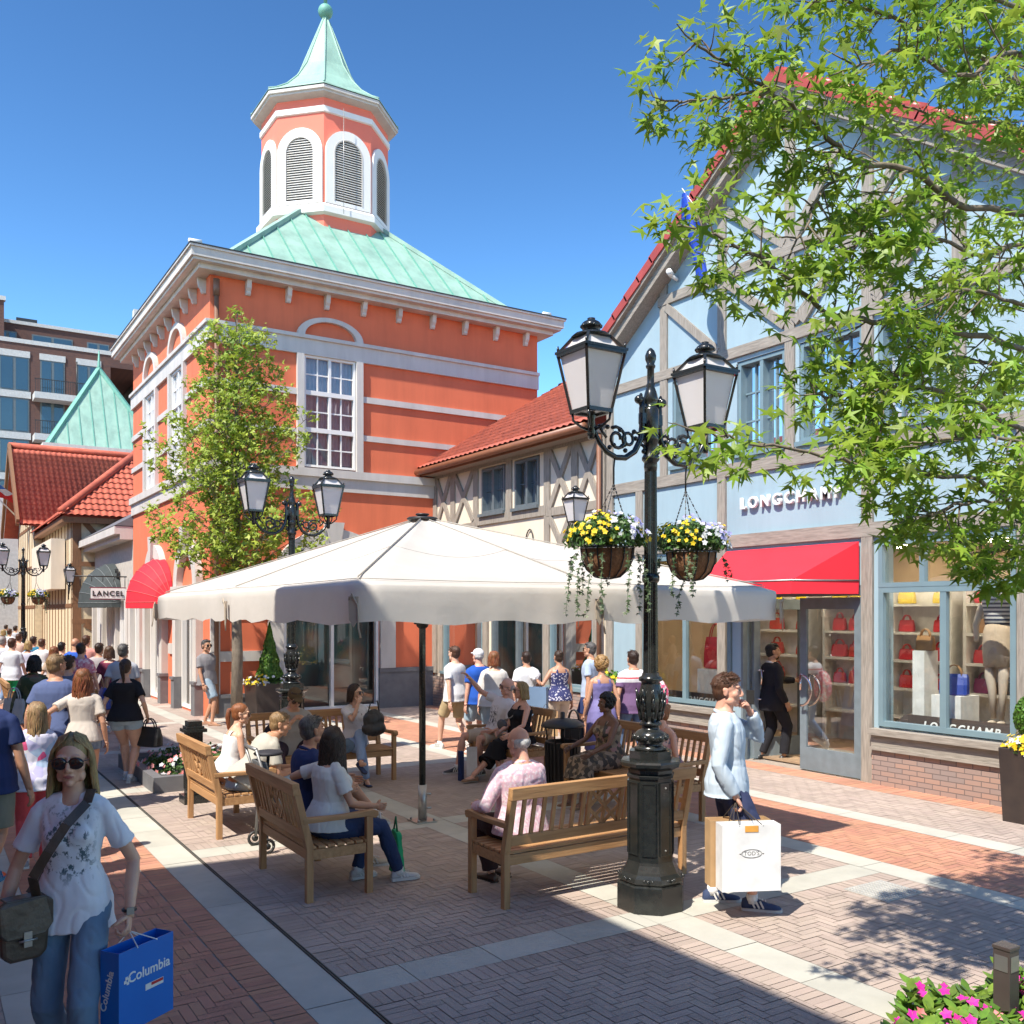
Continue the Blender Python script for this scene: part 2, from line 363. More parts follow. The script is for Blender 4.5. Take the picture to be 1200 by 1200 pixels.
# ================= orange building with the copper lantern
def arch(tf,ac,zc,r0,r1,d0,d1,n=18,a_start=0,a_end=math.pi,zs=1):
    m=MB(tf)
    for i in range(n):
        t0=a_start+(a_end-a_start)*i/n;t1=a_start+(a_end-a_start)*(i+1)/n
        q=[(ac+r*math.cos(t),zc+r*zs*math.sin(t)) for r,t in((r0,t0),(r1,t0),(r1,t1),(r0,t1))]
        m.add([(a,d0,z) for a,z in q]+[(a,d1,z) for a,z in q],[(0,1,2,3),(7,6,5,4),(0,4,5,1),(1,5,6,2),(2,6,7,3),(3,7,4,0)])
    return m
def join(*ms):
    o=MB()
    for m in ms: b=len(o.v); o.v+=m.v; o.f+=[[b+i for i in f] for f in m.f]; o.mi+=m.mi; o.sm+=m.sm
    return o
V0,V1,W0,W1=5.3,13.7,20.3,28.6
ob=thing('townhouse','orange rendered square building with green copper roof and octagonal louvred lantern on top','building',(V0,W0,0))
FR=FU(W0);FL=FV(V0)
hR=[(7.36,8.62,5.52,8.05),(6.9,9.2,0,2.75)]
hL=[(22.45,23.75,5.52,8.05),(25.4,26.7,5.52,8.05),(21.15,22.75,.05,2.7),(24.5,26.2,.05,2.7),(27.2,28.2,.05,2.7)]
wr=wallgrid(FR,V0+.3,V1,0,9.45,hR); wl=wallgrid(FL,W0,W1,0,9.45,hL)
b=MB(); b.box(V0+.3,V1,W1-.3,W1,0,9.45); b.box(V1-.3,V1,W0+.3,W1-.3,0,9.45)
obj('wall',join(wr,wl,b),M['orange'],ob)
# inner floor so that the openings are not see-through
ib=MB(); ib.box(V0+1.2,V0+1.25,W0+1.2,W1-.3,0,4.6); ib.box(V0+1.25,V1-.3,W0+1.2,W0+1.25,0,4.6); ib.box(V0+.3,V1-.3,W0+.3,W1-.3,4.6,4.7); obj('inner_wall',ib,M['darkin'],ob)
t=MB()
def ringband(mb,z0,z1,p,skipR=(),skipL=()):
    # trim that runs round the two street faces
    for (tf,a0,a1,sk) in ((FR,V0-p,V1,skipR),(FL,W0,W1,skipL)):
        mb.tf=tf; xs=a0
        for s0,s1 in sorted(sk): mb.box(xs,s0,0.0,p,z0,z1); xs=s1
        mb.box(xs,a1,0.0,p,z0,z1)
    mb.tf=None
ringband(t,8.05,8.4,.07); ringband(t,8.4,8.48,.12)
ringband(t,7.13,7.27,.05,[(7.2,8.78)],[(22.3,23.9),(25.25,26.85)]); ringband(t,6.24,6.37,.05,[(7.2,8.78)],[(22.3,23.9),(25.25,26.85)])
ringband(t,5.02,5.32,.06); ringband(t,5.32,5.5,.12)
for tf,cs in ((FR,[7.99]),(FL,[23.1,26.05])):
    for c in cs:
        t.tf=tf; t.box(c-.79,c-.63,0,.09,5.5,8.05); t.box(c+.63,c+.79,0,.09,5.5,8.05); t.tf=None
        t=join(t,arch(tf,c,8.48,.62,.79,0,.1,zs=.58 if tf is FR else .8))
obj('trim',t,M['white'],ob)
# shopfront surrounds
t=MB(FR)
t.box(6.55,6.88,.0,.1,0,2.75); t.box(9.22,9.6,.0,.1,.95,2.75); t.box(5.28,6.55,0,.06,1.2,1.42); t.box(5.28,6.55,0,.06,2.25,2.6); t.box(6.55,9.6,0,.12,2.752,2.95); t.box(5.3,5.5,.0,.07,.5,1.2); t.box(5.3,5.5,.0,.07,1.42,2.25)
t.tf=None; t=join(t,arch(FR,8.05,2.95,1.0,1.42,0,.14,24,zs=.85)); t.tf=FR; t.prism([(7.93,0,3.7),(8.17,0,3.7),(8.27,0,4.3),(7.83,0,4.3)],(0,.2,0)); t.tf=FL
for c,wd in ((21.95,.8),(25.35,.85),(27.7,.5)):
    t.box(c-wd-.3,c-wd,0,.16,.75,2.7); t.box(c+wd,c+wd+.3,0,.16,.75,2.7); t.box(c-wd-.34,c+wd+.34,0,.2,2.702,2.86)
t.tf=None
for c,wd in ((21.95,.8),(25.35,.85)):
    t=join(t,arch(FL,c,2.86,wd-.05,wd+.28,0,.15,20)); t.tf=FL; t.prism([(c-.1,0,3.55),(c+.1,0,3.55),(c+.2,0,4.2),(c-.2,0,4.2)],(0,.22,0)); t.tf=None
t.tf=FL; t.box(23.4,24.0,0,.05,1.25,1.5); t.box(26.65,26.9,0,.05,1.25,1.5); obj('shopfront_surround',t,M['white'],ob)
t=MB(FR); t.box(9.2,10.62,.0,.05,0,.85); t.box(9.2,10.62,.0,.08,.85,.95); obj('plinth',t,M['stone'],ob); t=MB(FR); t.box(5.27,6.85,0,.06,0,.42); t.box(5.27,6.85,0,.09,.42,.5); obj('plinth',t,M['stone'],ob)
for c,wd in ((21.95,.8),(25.35,.85),(27.7,.5)):
    t=MB(FL); t.box(c-wd-.32,c-wd-.0,0,.19,0,.68); t.box(c-wd-.35,c-wd+.0,0,.22,.68,.745); obj('plinth',t,M['stone'],ob); t=MB(FL); t.box(c+wd,c+wd+.32,0,.19,0,.68); t.box(c+wd,c+wd+.35,0,.22,.68,.745); obj('plinth',t,M['stone'],ob)
# tall windows: three stacked double casements each
for tf,cs in ((FR,[7.99]),(FL,[23.1,26.05])):
    for c in cs:
        for k in range(3):
            window(ob,tf,c-.62,c+.62,5.54+.836*k,5.54+.836*(k+1)-.0,4,2,M['whitew'],fw=.05,mw=.028,split=2,curtain='curtaind')
# arched infill at the head of the windows stays orange; shop windows
fr=window(ob,FR,6.91,9.19,.05,2.74,1,1,M['whitew'],fw=.06,split=2,glass='glass',curtain=None,name='shop_window',depth=-.1)
for a0,a1 in ((21.17,22.73),(24.52,26.18),(27.2,28.2)):
    window(ob,FL,a0,a1,.06,2.69,1,1,M['whitew'],fw=.06,split=2,glass='glass',curtain=None,name='shop_window',depth=-.1)
# printed display panel behind the corner shop glass
def postermat():
    m,N,L,P=newmat('window_display_print'); P.inputs['Roughness'].default_value=.5
    tc=N.new('ShaderNodeTexCoord'); v=N.new('ShaderNodeTexVoronoi'); v.inputs['Scale'].default_value=1.6; v.feature='SMOOTH_F1'
    nz=N.new('ShaderNodeTexNoise'); nz.inputs['Scale'].default_value=1.2; L.new(tc.outputs['Object'],nz.inputs[0]); mx=N.new('ShaderNodeMix'); mx.data_type='VECTOR'; mx.inputs[0].default_value=.3
    L.new(tc.outputs['Object'],mx.inputs[4]); L.new(nz.outputs[1],mx.inputs[5]); L.new(mx.outputs[1],v.inputs['Vector'])
    cr=N.new('ShaderNodeValToRGB'); cr.color_ramp.elements[0].color=(.55,.44,.3,1); cr.color_ramp.elements[0].position=.12; cr.color_ramp.elements[1].color=(.03,.03,.03,1); cr.color_ramp.elements[1].position=.6
    e=cr.color_ramp.elements.new(.3); e.color=(.34,.2,.12,1); e=cr.color_ramp.elements.new(.42); e.color=(.06,.14,.12,1)
    L.new(v.outputs['Distance'],cr.inputs[0]); L.new(cr.outputs[0],P.inputs['Base Color']); return m
p=MB(FR); p.box(6.95,9.15,-.5,-.47,.5,2.6); obj('display_print',p,postermat(),fr)
# doors and ironwork seen in the arcade
p=MB(FL)
for k in range(6): 
    zc=.9+.0*k; p.tube([(25.0+.14*k,-.05,.3),(25.0+.14*k,-.05,2.3)],.012,6)
p.tube([(25.35+.3*math.cos(t/12*6.283),-.05,1.2+.3*math.sin(t/12*6.283)) for t in range(13)],.014,6); obj('iron_grille',p,M['ironm'],ob)
# cornice
c=MB(); o=.52
def ring(mb,x0,x1,y0,y1,w,z0,z1):
    mb.box(x0,x1,y0,y0+w,z0,z1); mb.box(x0,x1,y1-w,y1,z0,z1); mb.box(x0,x0+w,y0+w,y1-w,z0,z1); mb.box(x1-w,x1,y0+w,y1-w,z0,z1)
ring(c,V0-.3,V1+.3,W0-.3,W1+.3,.6,9.45,9.56); ring(c,V0-.45,V1+.45,W0-.45,W1+.45,.7,9.56,9.62); ring(c,V0-.5,V1+.5,W0-.5,W1+.5,.75,9.62,9.8); ring(c,V0-.54,V1+.54,W0-.54,W1+.54,.8,9.8,9.84)
cor=obj('cornice',c,M['white'],ob)
lip=MB(); ring(lip,V0-.55,V1+.55,W0-.55,W1+.55,.82,9.842,9.87); obj('gutter_lip',lip,M['steeldark'],cor)
b=MB(FR)
v=6.05
while v<13.5:
    b=MB(FR); b.prism([(v,.0,9.13),(v,.07,9.13),(v,.1,9.17),(v,.1,9.21),(v,.15,9.27),(v,.18,9.448),(v,.0,9.448)],(.10,0,0)); obj('bracket',b,M['white'],cor); v+=.9
v=20.6
while v<28.4: b=MB(FL); b.prism([(v,.0,9.13),(v,.07,9.13),(v,.1,9.17),(v,.1,9.21),(v,.15,9.27),(v,.18,9.448),(v,.0,9.448)],(.10,0,0)); obj('bracket',b,M['white'],cor); v+=.8
# copper pyramid
cx,cy=9.5,24.45
rf=MB(); zb,zt=9.86,13.2; hb,ht=3.95,.5
P0=[(cx-hb,cy-hb,zb),(cx+hb,cy-hb,zb),(cx+hb,cy+hb,zb),(cx-hb,cy+hb,zb)];P1=[(cx-ht,cy-ht,zt),(cx+ht,cy-ht,zt),(cx+ht,cy+ht,zt),(cx-ht,cy+ht,zt)]
rf.add(P0+P1,[(0,1,5,4),(1,2,6,5),(2,3,7,6),(3,0,4,7),(4,5,6,7),(3,2,1,0)])
roof=obj('roof',rf,M['copper'],ob)
se=MB(); sl_=(zt-zb)/(hb-ht)
for k in range(-7,8):
    s=k*.52; 
    h1=max(abs(s),ht); zz=zb+(hb-h1)*sl_
    for (p,q) in (((cx+s,cy-hb,zb),(cx+s,cy-h1,zz)),((cx-hb,cy+s,zb),(cx-h1,cy+s,zz))): se.bar(Vector(p)+Vector((0,0,.014)),Vector(q)+Vector((0,0,.014)),.022,.055)
obj('standing_seam',se,M['copperd'],roof)
hp=MB()
for a,b_ in zip(P0,P1): hp.bar(Vector(a)+Vector((0,0,.03)),Vector(b_)+Vector((0,0,.03)),.14,.1)
obj('hip_cap',hp,M['copper'],roof)
# lantern
lc=Vector((cx,cy,0)); r8=math.pi/8
def oct_(R0,z): return (R0,z)
ln=MB(); ln.lathe([(1.70,11.2),(1.70,15.5)],lc,8,r8,smooth=False); lan=obj('lantern',ln,M['pink'],ob)
tr_=MB(); tr_.lathe([(1.71,12.46),(1.84,12.5),(1.84,12.66),(1.76,12.74),(1.715,12.76)],lc,8,r8,smooth=False); tr_.lathe([(1.71,15.08),(1.75,15.1),(1.75,15.24),(1.71,15.26)],lc,8,r8,smooth=False)
for k in range(8):
    th=k*math.pi/4; ap=1.70*math.cos(r8)
    nrm=Vector((math.cos(th),math.sin(th),0)); tan=Vector((-math.sin(th),math.cos(th),0))
    tf=lambda p,nrm=nrm,tan=tan: lc+nrm*(ap+p.y)+tan*p.x+Vector((0,0,p.z))
    a=MB(tf); a.box(-.62,-.40,0,.06,12.76,14.1); a.box(.40,.62,0,.06,12.76,14.1); a.box(-.4,.4,0,.06,12.76,12.86)
    tr_=join(tr_,a,arch(tf,0,14.1,.40,.62,0,.06,16))
obj('lantern_trim',tr_,M['whitew'],lan)
for k in range(8):
    th=k*math.pi/4; nrm=Vector((math.cos(th),math.sin(th),0)); tan=Vector((-math.sin(th),math.cos(th),0))
    tf=lambda p,nrm=nrm,tan=tan: lc+nrm*(ap+p.y)+tan*p.x+Vector((0,0,p.z))
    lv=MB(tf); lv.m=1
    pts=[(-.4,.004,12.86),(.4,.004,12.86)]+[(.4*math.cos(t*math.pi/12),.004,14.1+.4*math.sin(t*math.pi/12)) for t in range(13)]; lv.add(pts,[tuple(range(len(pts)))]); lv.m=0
    z=12.9
    while z<14.46:
        hw=.385 if z<14.1 else math.sqrt(max(.385**2-(z-14.1)**2,0))
        if hw>.05: lv.add([(-hw,.012,z+.045),(hw,.012,z+.045),(hw,.05,z),(-hw,.05,z),(-hw,.018,z+.055),(hw,.018,z+.055),(hw,.056,z+.01),(-hw,.056,z+.01)],[(0,1,2,3),(4,5,6,7),(3,2,6,7)])
        z+=.062
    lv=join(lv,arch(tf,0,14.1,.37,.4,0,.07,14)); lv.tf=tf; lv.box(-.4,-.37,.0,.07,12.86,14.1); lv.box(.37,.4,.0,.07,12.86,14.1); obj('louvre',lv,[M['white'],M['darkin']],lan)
e=MB(); e.lathe([(1.6,15.44),(1.93,15.52),(1.93,15.56),(1.98,15.58),(1.98,15.66),(1.5,15.67)],lc,8,r8,smooth=False); obj('lantern_eave',e,M['white'],lan)
e=MB(); e.lathe([(2.0,15.68),(1.98,15.72),(1.72,15.86),(1.36,16.12),(1.0,16.5),(.68,17.0),(.07,18.5),(.05,18.6)],lc,8,r8,smooth=False)
for k in range(8):
    th=r8+k*math.pi/4; d=Vector((math.cos(th),math.sin(th),0)); pr=[(1.98,15.72),(1.72,15.86),(1.36,16.12),(1.0,16.5),(.68,17.0),(.07,18.5)]
    e.tube([lc+d*a+Vector((0,0,z+.01)) for a,z in pr],.025,6)
sp=obj('spire',e,M['copper'],lan)
e=MB(); e.sph(lc+Vector((0,0,18.72)),.2,20,14); e.lathe([(.09,18.5),(.09,18.58),(.05,18.6)],lc); e.lathe([(.05,18.88),(.05,19.9),(.02,20.3)],lc); obj('finial',e,M['copperd'],sp)
c=MB(); c.tube([lc+Vector((-.2,-1.79,12.5)),lc+Vector((-.2,-1.79,15.2))],.008,5); obj('lightning_wire',c,M['galv'],lan)
dp=MB(FR); dp.tube([(5.42,.07,9.0),(5.42,.07,0.1)],.05,10); dp.tube([(5.42,.07,9.35),(5.42,.07,9.0)],.07,10); obj('drainpipe',dp,mat('copper_pipe',(.20,.10,.06),.5),ob)
# camera bullets on the cornice
for i,(x,y,lab) in enumerate(((V0-.35,W0-.1,'small white security camera on the left corner of the orange building\'s cornice'),(V1+.2,W0-.1,'small white security camera at the right end of the orange building\'s cornice'))):
    t=thing('security_camera',lab,'camera',(x,y,9.87)); m=MB(); m.tube([(x-.12,y-.06,10.02),(x+.14,y-.0,10.05)],[.05,.055],10); obj('housing',m,M['whitew'],t); m=MB(); m.tube([(x,y,9.87),(x,y,10.0)],.02,6); obj('mount',m,M['galv'],t)
def dome(name,lab,tf,c,hw,z0,zt,dep,mt,wire):
    """quarter-round folding awning: ribs from the wall pivot line"""
    n=6; m=MB(tf); seg=14
    rows=[]
    for i in range(n+1):
        ph=math.pi/2*i/n     # 0 = front edge low, pi/2 = against wall
        rows.append([(c+hw*math.cos(math.pi*j/seg)*(1),.02+dep*math.cos(ph)*math.sin(math.pi*j/seg)**.9,z0+(zt-z0)*math.sin(ph)*math.sin(math.pi*j/seg)**.9) for j in range(seg+1)])
    vs=[p for r in rows for p in r]; fs=[(i*(seg+1)+j,i*(seg+1)+j+1,(i+1)*(seg+1)+j+1,(i+1)*(seg+1)+j) for i in range(n) for j in range(seg)]
    m.add(vs,fs)
    low=[(p[0],p[1],p[2]-.14) for p in rows[0]]; m.add(rows[0]+low,[(j,j+1,j+seg+2,j+seg+1) for j in range(seg)])
    t=thing(name,lab,'awning',tf(Vector((c,0,z0)))); obj('cloth',m,mt,t,fix=False)
    r=MB(tf)
    for row in rows[:-1]: r.tube([(p[0],p[1]+.004,p[2]+.004) for p in row],.008,5)
    obj('rib_seam',r,wire,t)
dome('dome_awning','red folding dome awning on the arcade of the orange building',FL,24.75,1.12,2.5,3.62,.85,M['redcloth'],mat('red_piping',(.75,.12,.12),.6))

# ================= low cream house beside it
T=.035
def timbers(tf,lst,th=T,emb=-.02):
    """lst: (a0,z0,a1,z1,width)"""
    h=MB(tf);v=MB(tf)
    for i,(a0,z0,a1,z1,wd) in enumerate(lst):
        tt=th+.0008*i
        d=Vector((a1-a0,0,z1-z0)).normalized(); n=Vector((-d.z,0,d.x))*wd/2; p=Vector((a0,emb,z0));q=Vector((a1,emb,z1))
        (v if abs(d.z)>.55 else h).prism([p-n,p+n,q+n,q-n],(0,tt-emb,0))
    return h,v
cr_=thing('half_timbered_house','low cream half-timbered shop with red pantile roof between the orange and the blue building','building',(10.67,17,0))
F=FV(10.67)
wh=[(15.72,16.66,4.42,5.45),(17.02,18.02,4.42,5.45),(13.9,15.35,.8,2.9),(15.5,17.6,0,2.9),(17.95,19.8,.85,2.9)]
wm=wallgrid(F,13.58,20.28,0,5.62,wh); obj('wall',wm,M['cream'],cr_)
L_=[]
for a in (20.22,19.32,18.25,15.43,14.5,13.66): L_.append((a,4.2,a,5.6,.2))
for a in (18.25,15.43,14.5,13.66): L_.append((a,2.9,a,4.2,.18))
L_+= [(16.84,4.35,16.84,5.5,.2),(13.6,5.6,20.28,5.6,.24),(18.2,4.3,15.45,4.3,.2),(20.28,4.22,18.25,4.22,.14),(15.43,4.25,13.6,4.25,.16),(20.28,3.0,13.6,3.0,.2)]
for a0,a1 in ((20.12,19.42),(19.22,18.35),(15.33,14.6),(14.4,13.72)):
    L_+=[(a0,4.32,a1,5.48,.12),(a0,5.48,a1,4.32,.12)]
for a0,a1 in ((15.33,14.6),(14.4,13.72)): L_+=[(a0,3.1,a1,4.15,.12),(a0,4.15,a1,3.1,.12)]
for a in (20.2,19.88,17.8,15.43,13.8): L_.append((a,0.8 if a not in(15.43,17.8) else 0,a,2.9,.2))
h,v=timbers(F,L_); obj('timber_frame',join(h,v),M['tim_z'],cr_)
for a0,a1 in ((15.74,16.64),(17.04,18.0)): window(cr_,F,a0,a1,4.44,5.43,4,2,M['greyf'],fw=.06,mw=.022,split=2,curtain='curtain',sill=1,depth=-.12)
# logo: outline scroll marks above the shop door
m=MB(F)
for c,sz in ((17.35,.2),(16.75,.3),(16.05,.36)):
    m.tube([(c+.5*sz+.02*math.sin(5*t),.03,3.52+0*t) if False else (c+sz*.55*(1-t/5)+.02*math.sin(7*t),.03,3.42+sz*1.5*math.sin(t/10*math.pi)**.8) for t in range(0,11)],.014,5)
obj('shop_emblem',m,M['ironm'],cr_)
# shopfront: windows, doors, brick plinth
window(cr_,F,13.92,15.33,.82,2.88,1,1,M['bluef'],split=1,glass='glass',curtain=None,name='shop_window',sill=1)
window(cr_,F,15.52,17.58,.02,2.88,1,1,M['greyf'],split=2,glass='glass',curtain=None,name='shop_door',fw=.09)
window(cr_,F,17.97,19.78,.87,2.88,1,1,M['bluef'],split=1,glass='glass',curtain=None,name='shop_window',sill=1)
for a0,a1 in ((13.6,15.4),(17.75,20.27)): m=MB(F); m.box(a0,a1,0,.06,0,.72); obj('plinth',m,M['plinth'],cr_)
# roof
A=Vector((0,-1,0));Up=Vector((4.1,0,2.5)).normalized()
m=tiles(cr_,'r',(10.25,20.32,5.72),A,Up,33,15,.206,.325,None); rr=obj('roof',m,M['tile'],cr_,fix=False)
m=MB(); m.add([(10.28,20.32,5.68),(10.28,13.55,5.68),(14.4,13.55,8.16),(14.4,20.32,8.16)],[(0,1,2,3)]); m.add([(14.4,20.32,8.16),(14.4,13.55,8.16),(18,13.55,5.7),(18,20.32,5.7)],[(0,1,2,3)]); obj('roof_deck',m,M['tile'],rr)
m=MB(); m.tube([(14.45,20.3,8.24),(14.45,13.6,8.24)],.1,8); obj('ridge_tile',m,M['tile'],rr)
m=MB()
for k in range(9): t=2*math.pi*k/8
m.tube([(10.2,20.42,5.62),(10.2,13.6,5.62)],.075,10); m.box(10.28,10.3,13.6,20.4,5.52,5.7); obj('gutter',m,mat('copper_gutter',(.25,.10,.05),.45),cr_)
m=MB(); m.box(10.3,10.66,13.6,20.28,5.54,5.60); obj('soffit',m,M['tim_z'],cr_)
m=MB(); m.tube([(10.55,13.62,5.5),(10.55,13.62,.1)],.045,8); obj('drainpipe',m,mat('brown_pipe',(.22,.10,.06),.5),cr_)

# ================= pale blue timber shop
bl=thing('half_timbered_shop','pale blue half-timbered gabled shop with red awning','building',(10.67,9.3,0))
uc=9.27; sl2=.70; ze=7.0; zapex=ze+(13.5-uc)*sl2
def gz(u): return zapex-abs(u-uc)*sl2
holes=[(9.38,10.32,4.68,6.1),(8.05,9.12,4.68,6.1),(6.82,7.82,4.68,6.1),(10.78,11.78,4.68,6.1),(5.96,7.8,.75,3.2),(8.06,10.24,-.1,2.62),(10.42,12.52,.75,3.2)]
wm=wallgrid(F,5.05,13.5,0,6.2,holes)
g=MB(F); g.prism([(5.05,-.3,6.2),(13.5,-.3,6.2),(13.5,-.3,gz(13.5)-.1),(uc,-.3,zapex-.1),(5.05,-.3,gz(5.05)-.1)],(0,.3,0))
s=MB(); s.box(10.97,19,13.2,13.5,0,7.0); s.box(10.97,19,5.05,5.35,0,7)
obj('wall',join(wm,g,s),M['blue'],bl)
L_=[]
for a in (13.42,11.97,10.62,9.27,7.96,6.67,5.13): L_.append((a,4.5,a,gz(a)-.12,.17))
for a in (13.42,12.6,10.62,7.96,5.87): L_.append((a,.0 if a in (10.62,7.96,13.42) else .5,a,4.4,.17))
for z,wd in ((4.46,.19),(6.25,.16),(3.35,.19)): L_.append((13.5,z,5.05,z,wd))
L_+=[(12.0+.1,7.5,6.5,7.5,.16),(10.3,8.62,8.24,8.62,.14) if False else (9.28,9.9,9.26,9.9,.02)]
for s_ in (1,-1):
    f=lambda a: uc+s_*(a-uc)
    L_+=[(f(11.9),7.38,f(10.7),6.35,.13),(f(10.54),7.40,f(9.36),6.42,.13)]
for s_ in (1,):
    L_+=[(10.55,8.52,9.36,7.6,.13),(9.2,7.6,8.45,8.6,.13),(9.05,6.4,8.12,7.42,.13),(7.85,6.42,6.9,7.4,.13),(7.9,7.6,7.4,8.2,.13)]
h,v=timbers(F,L_); obj('timber_frame',h,M['tim_x'],bl); obj('timber_frame',v,M['tim_z'],bl)
for a0,a1 in ((9.39,10.31),(8.06,9.11),(6.83,7.81),(10.79,11.77)): window(bl,F,a0,a1,4.69,6.09,4,3,M['bluef'],fw=.055,mw=.026,split=2,curtain='curtain',sill=1,depth=-.16,proud=-.02)
# roof verge, bargeboard and tiles
Vg=MB(F); bb=MB(F); tl=MB(F)
for s_ in (1,-1):
    d=Vector((s_*1,0,-sl2)).normalized(); n_=Vector((s_*sl2,0,1)).normalized(); p0=Vector((uc,0,zapex)); ln_=(13.95-uc)/abs(d.x)
    q=p0+d*ln_
    bb.prism([p0-n_*.30,p0-n_*.04,q-n_*.04,q-n_*.30],(0,.28 if s_>0 else .274,0)); bb.prism([p0-n_*.16,p0+n_*.02,q+n_*.02,q-n_*.16],(0,.36 if s_>0 else .354,0))
    k=0; L0=.0
    while L0<ln_-.1:
        a=p0+d*L0; b_=p0+d*(L0+.43)
        r0,r1=.058,.064
        Vg.tube([Vector((a.x,.30,a.z))+n_*.02,Vector((b_.x,.30,b_.z))+n_*.045],[r0,r1],12); Vg.prism([Vector((a.x,.2,a.z))+n_*.03,Vector((b_.x,.2,b_.z))+n_*.05,Vector((b_.x,.2,b_.z))-n_*.1,Vector((a.x,.2,a.z))-n_*.12],(0,.19 if s_>0 else .183,0)); L0+=.40
obj('bargeboard',bb,M['tim_x'],bl); 
m=MB()
m.add([(10.4,uc,zapex),(19,uc,zapex),(19,13.95,gz(13.95)),(10.4,13.95,gz(13.95))],[(0,1,2,3)]); m.add([(10.4,uc,zapex),(19,uc,zapex),(19,4.6,gz(4.6)),(10.4,4.6,gz(4.6))],[(0,1,2,3)])
rb=obj('roof',m,M['tile'],bl); obj('verge_tile',Vg,M['tileg'],rb)
# sign letters
def text(name,s,size,mt,parent,matw,ext=.0,space=1.0,bold=0):
    cu=bpy.data.curves.new('t','FONT'); cu.body=s; cu.size=size; cu.extrude=ext; cu.space_character=space; cu.align_x='CENTER'; cu.offset=bold; cu.resolution_u=3
    o=bpy.data.objects.new('t',cu); COL.objects.link(o)
    me=bpy.data.meshes.new_from_object(o.evaluated_get(bpy.context.evaluated_depsgraph_get())); bpy.data.objects.remove(o); me.materials.clear()
    me.transform(matw); 
    return obj(name,me,mt,parent,fix=False)
def wallmat(v,u,z): # text on a wall facing -v reads towards decreasing u
    return Matrix(((0,0,-1,v),(-1,0,0,u),(0,1,0,z),(0,0,0,1)))
text('sign_lettering','LONGCHAMP',.235,M['iwhite'],bl,wallmat(10.625,9.28,3.83),.022,1.42,.007)
# awning (hipped, red)
m=MB(F); zt_,zb_,z2_=3.2,2.68,2.5; a0,a1=8.08,10.5; d=.95
fr_=[(a0+.0,d,zb_),(a1,d,zb_)]
m.add([(a0,.02,zt_),(a1,.02,zt_),(a1-.0,d,zb_),(a0+.0,d,zb_)],[(0,1,2,3)]) if False else m.add([(a0,.04,zt_),(a1,.04,zt_),(a1-.35,d,zb_),(a0+.35,d,zb_),(a0,.04,zb_),(a1,.04,zb_)],[(0,1,2,3),(0,3,4),(1,5,2)])
m.add([(a0+.35,d,zb_),(a1-.35,d,zb_),(a1-.35,d+.01,z2_),(a0+.35,d+.01,z2_),(a0,.04,zb_),(a1,.04,zb_),(a0,.05,z2_),(a1,.05,z2_)],[(0,1,2,3),(4,0,3,6),(1,5,7,2)])
t=thing('shop_awning','red hipped cloth awning over the door of the blue shop','awning',(10.6,9.3,3)); aw=obj('cloth',m,M['redcloth'],t,fix=False)
m=MB(F); m.tube([(a0,.05,zb_),(a0+.35,d,zb_),(a1-.35,d,zb_),(a1,.05,zb_)],.012,6); obj('frame',m,M['galv'],t)
# ground floor interior
it=MB(); it.box(10.97,16,5.35,13.2,.02,.05); it.m=1; it.box(13.9,14.0,5.35,13.2,.05,3.3); it.box(10.97,14,5.35,5.4,.05,3.3); it.box(10.97,14,13.15,13.2,.05,3.3); it.m=2; it.box(10.97,14,5.4,13.15,3.3,3.35); it.m=0
obj('shop_interior',it,[mat('shop_floor',(.35,.24,.15),.4),M['warmin'],M['iwhite']],bl)
for k,u in enumerate((6.4,7.6,9.2,11.2)):
    for v in (11.6,13.0):
        lp=MB(); lp.box(v-.15,v+.15,u-.15,u+.15,3.27,3.295); em,N_,L__,P_=newmat('ceiling_lamp'); P_.inputs['Emission Color'].default_value=(1,.85,.62,1); P_.inputs['Emission Strength'].default_value=22; obj('ceiling_lamp',lp,em,bl)
def shelves(x,u0,u1,zs):
    m=MB(); m.box(x,x+.35,u0,u0+.05,.05,2.6); m.box(x,x+.35,u1-.05,u1,.05,2.6); m.box(x+.33,x+.36,u0+.05,u1-.05,.05,2.6)
    for z in zs: m.box(x,x+.33,u0+.05,u1-.05,z,z+.04)
    return m
ZS=(.55,1.0,1.45,1.9,2.35)
bagc={'red':(.55,.02,.03),'yellow':(.75,.55,.03),'blue':(.02,.05,.30),'black':(.02,.02,.02),'tan':(.35,.18,.07),'white':(.6,.6,.58),'plum':(.2,.03,.12)}
bagm={k:mat('leather_'+k,c,.45) for k,c in bagc.items()}
def handbag(loc,w,h,d,col,label,group,rot=0,sub=True):
    t=thing('handbag',label,'handbag',(0,0,0),group)
    m=MB(); n=12; vs=[]
    for z,kx,ky in ((0,.82,.9),(.06,.98,1),(.5,1.0,.8),(.85,.96,.45),(1,.9,.22)):
        for j in range(n):
            a=2*math.pi*j/n; cxx=math.copysign(abs(math.cos(a))**.5,math.cos(a)); syy=math.copysign(abs(math.sin(a))**.5,math.sin(a)); vs.append((syy*d/2*ky,cxx*w/2*kx,z*h))
    m.add(vs,[(i*n+j,i*n+(j+1)%n,(i+1)*n+(j+1)%n,(i+1)*n+j) for i in range(4) for j in range(n)]+[tuple(range(n-1,-1,-1)),tuple(4*n+j for j in range(n))]); m.smooth=False
    obj('bag_body',m,bagm[col],t)
    m=MB()
    for s_ in (-1,1): m.tube([(s_*d*.12,w*.26*math.cos(q*math.pi/8),h*.92+h*.5*math.sin(q*math.pi/8)) for q in range(9)],.009,6)
    obj('handle',m,bagm['tan' if col in('blue',) else col],t)
    t.location=loc; t.rotation_euler=(0,0,rot); return t
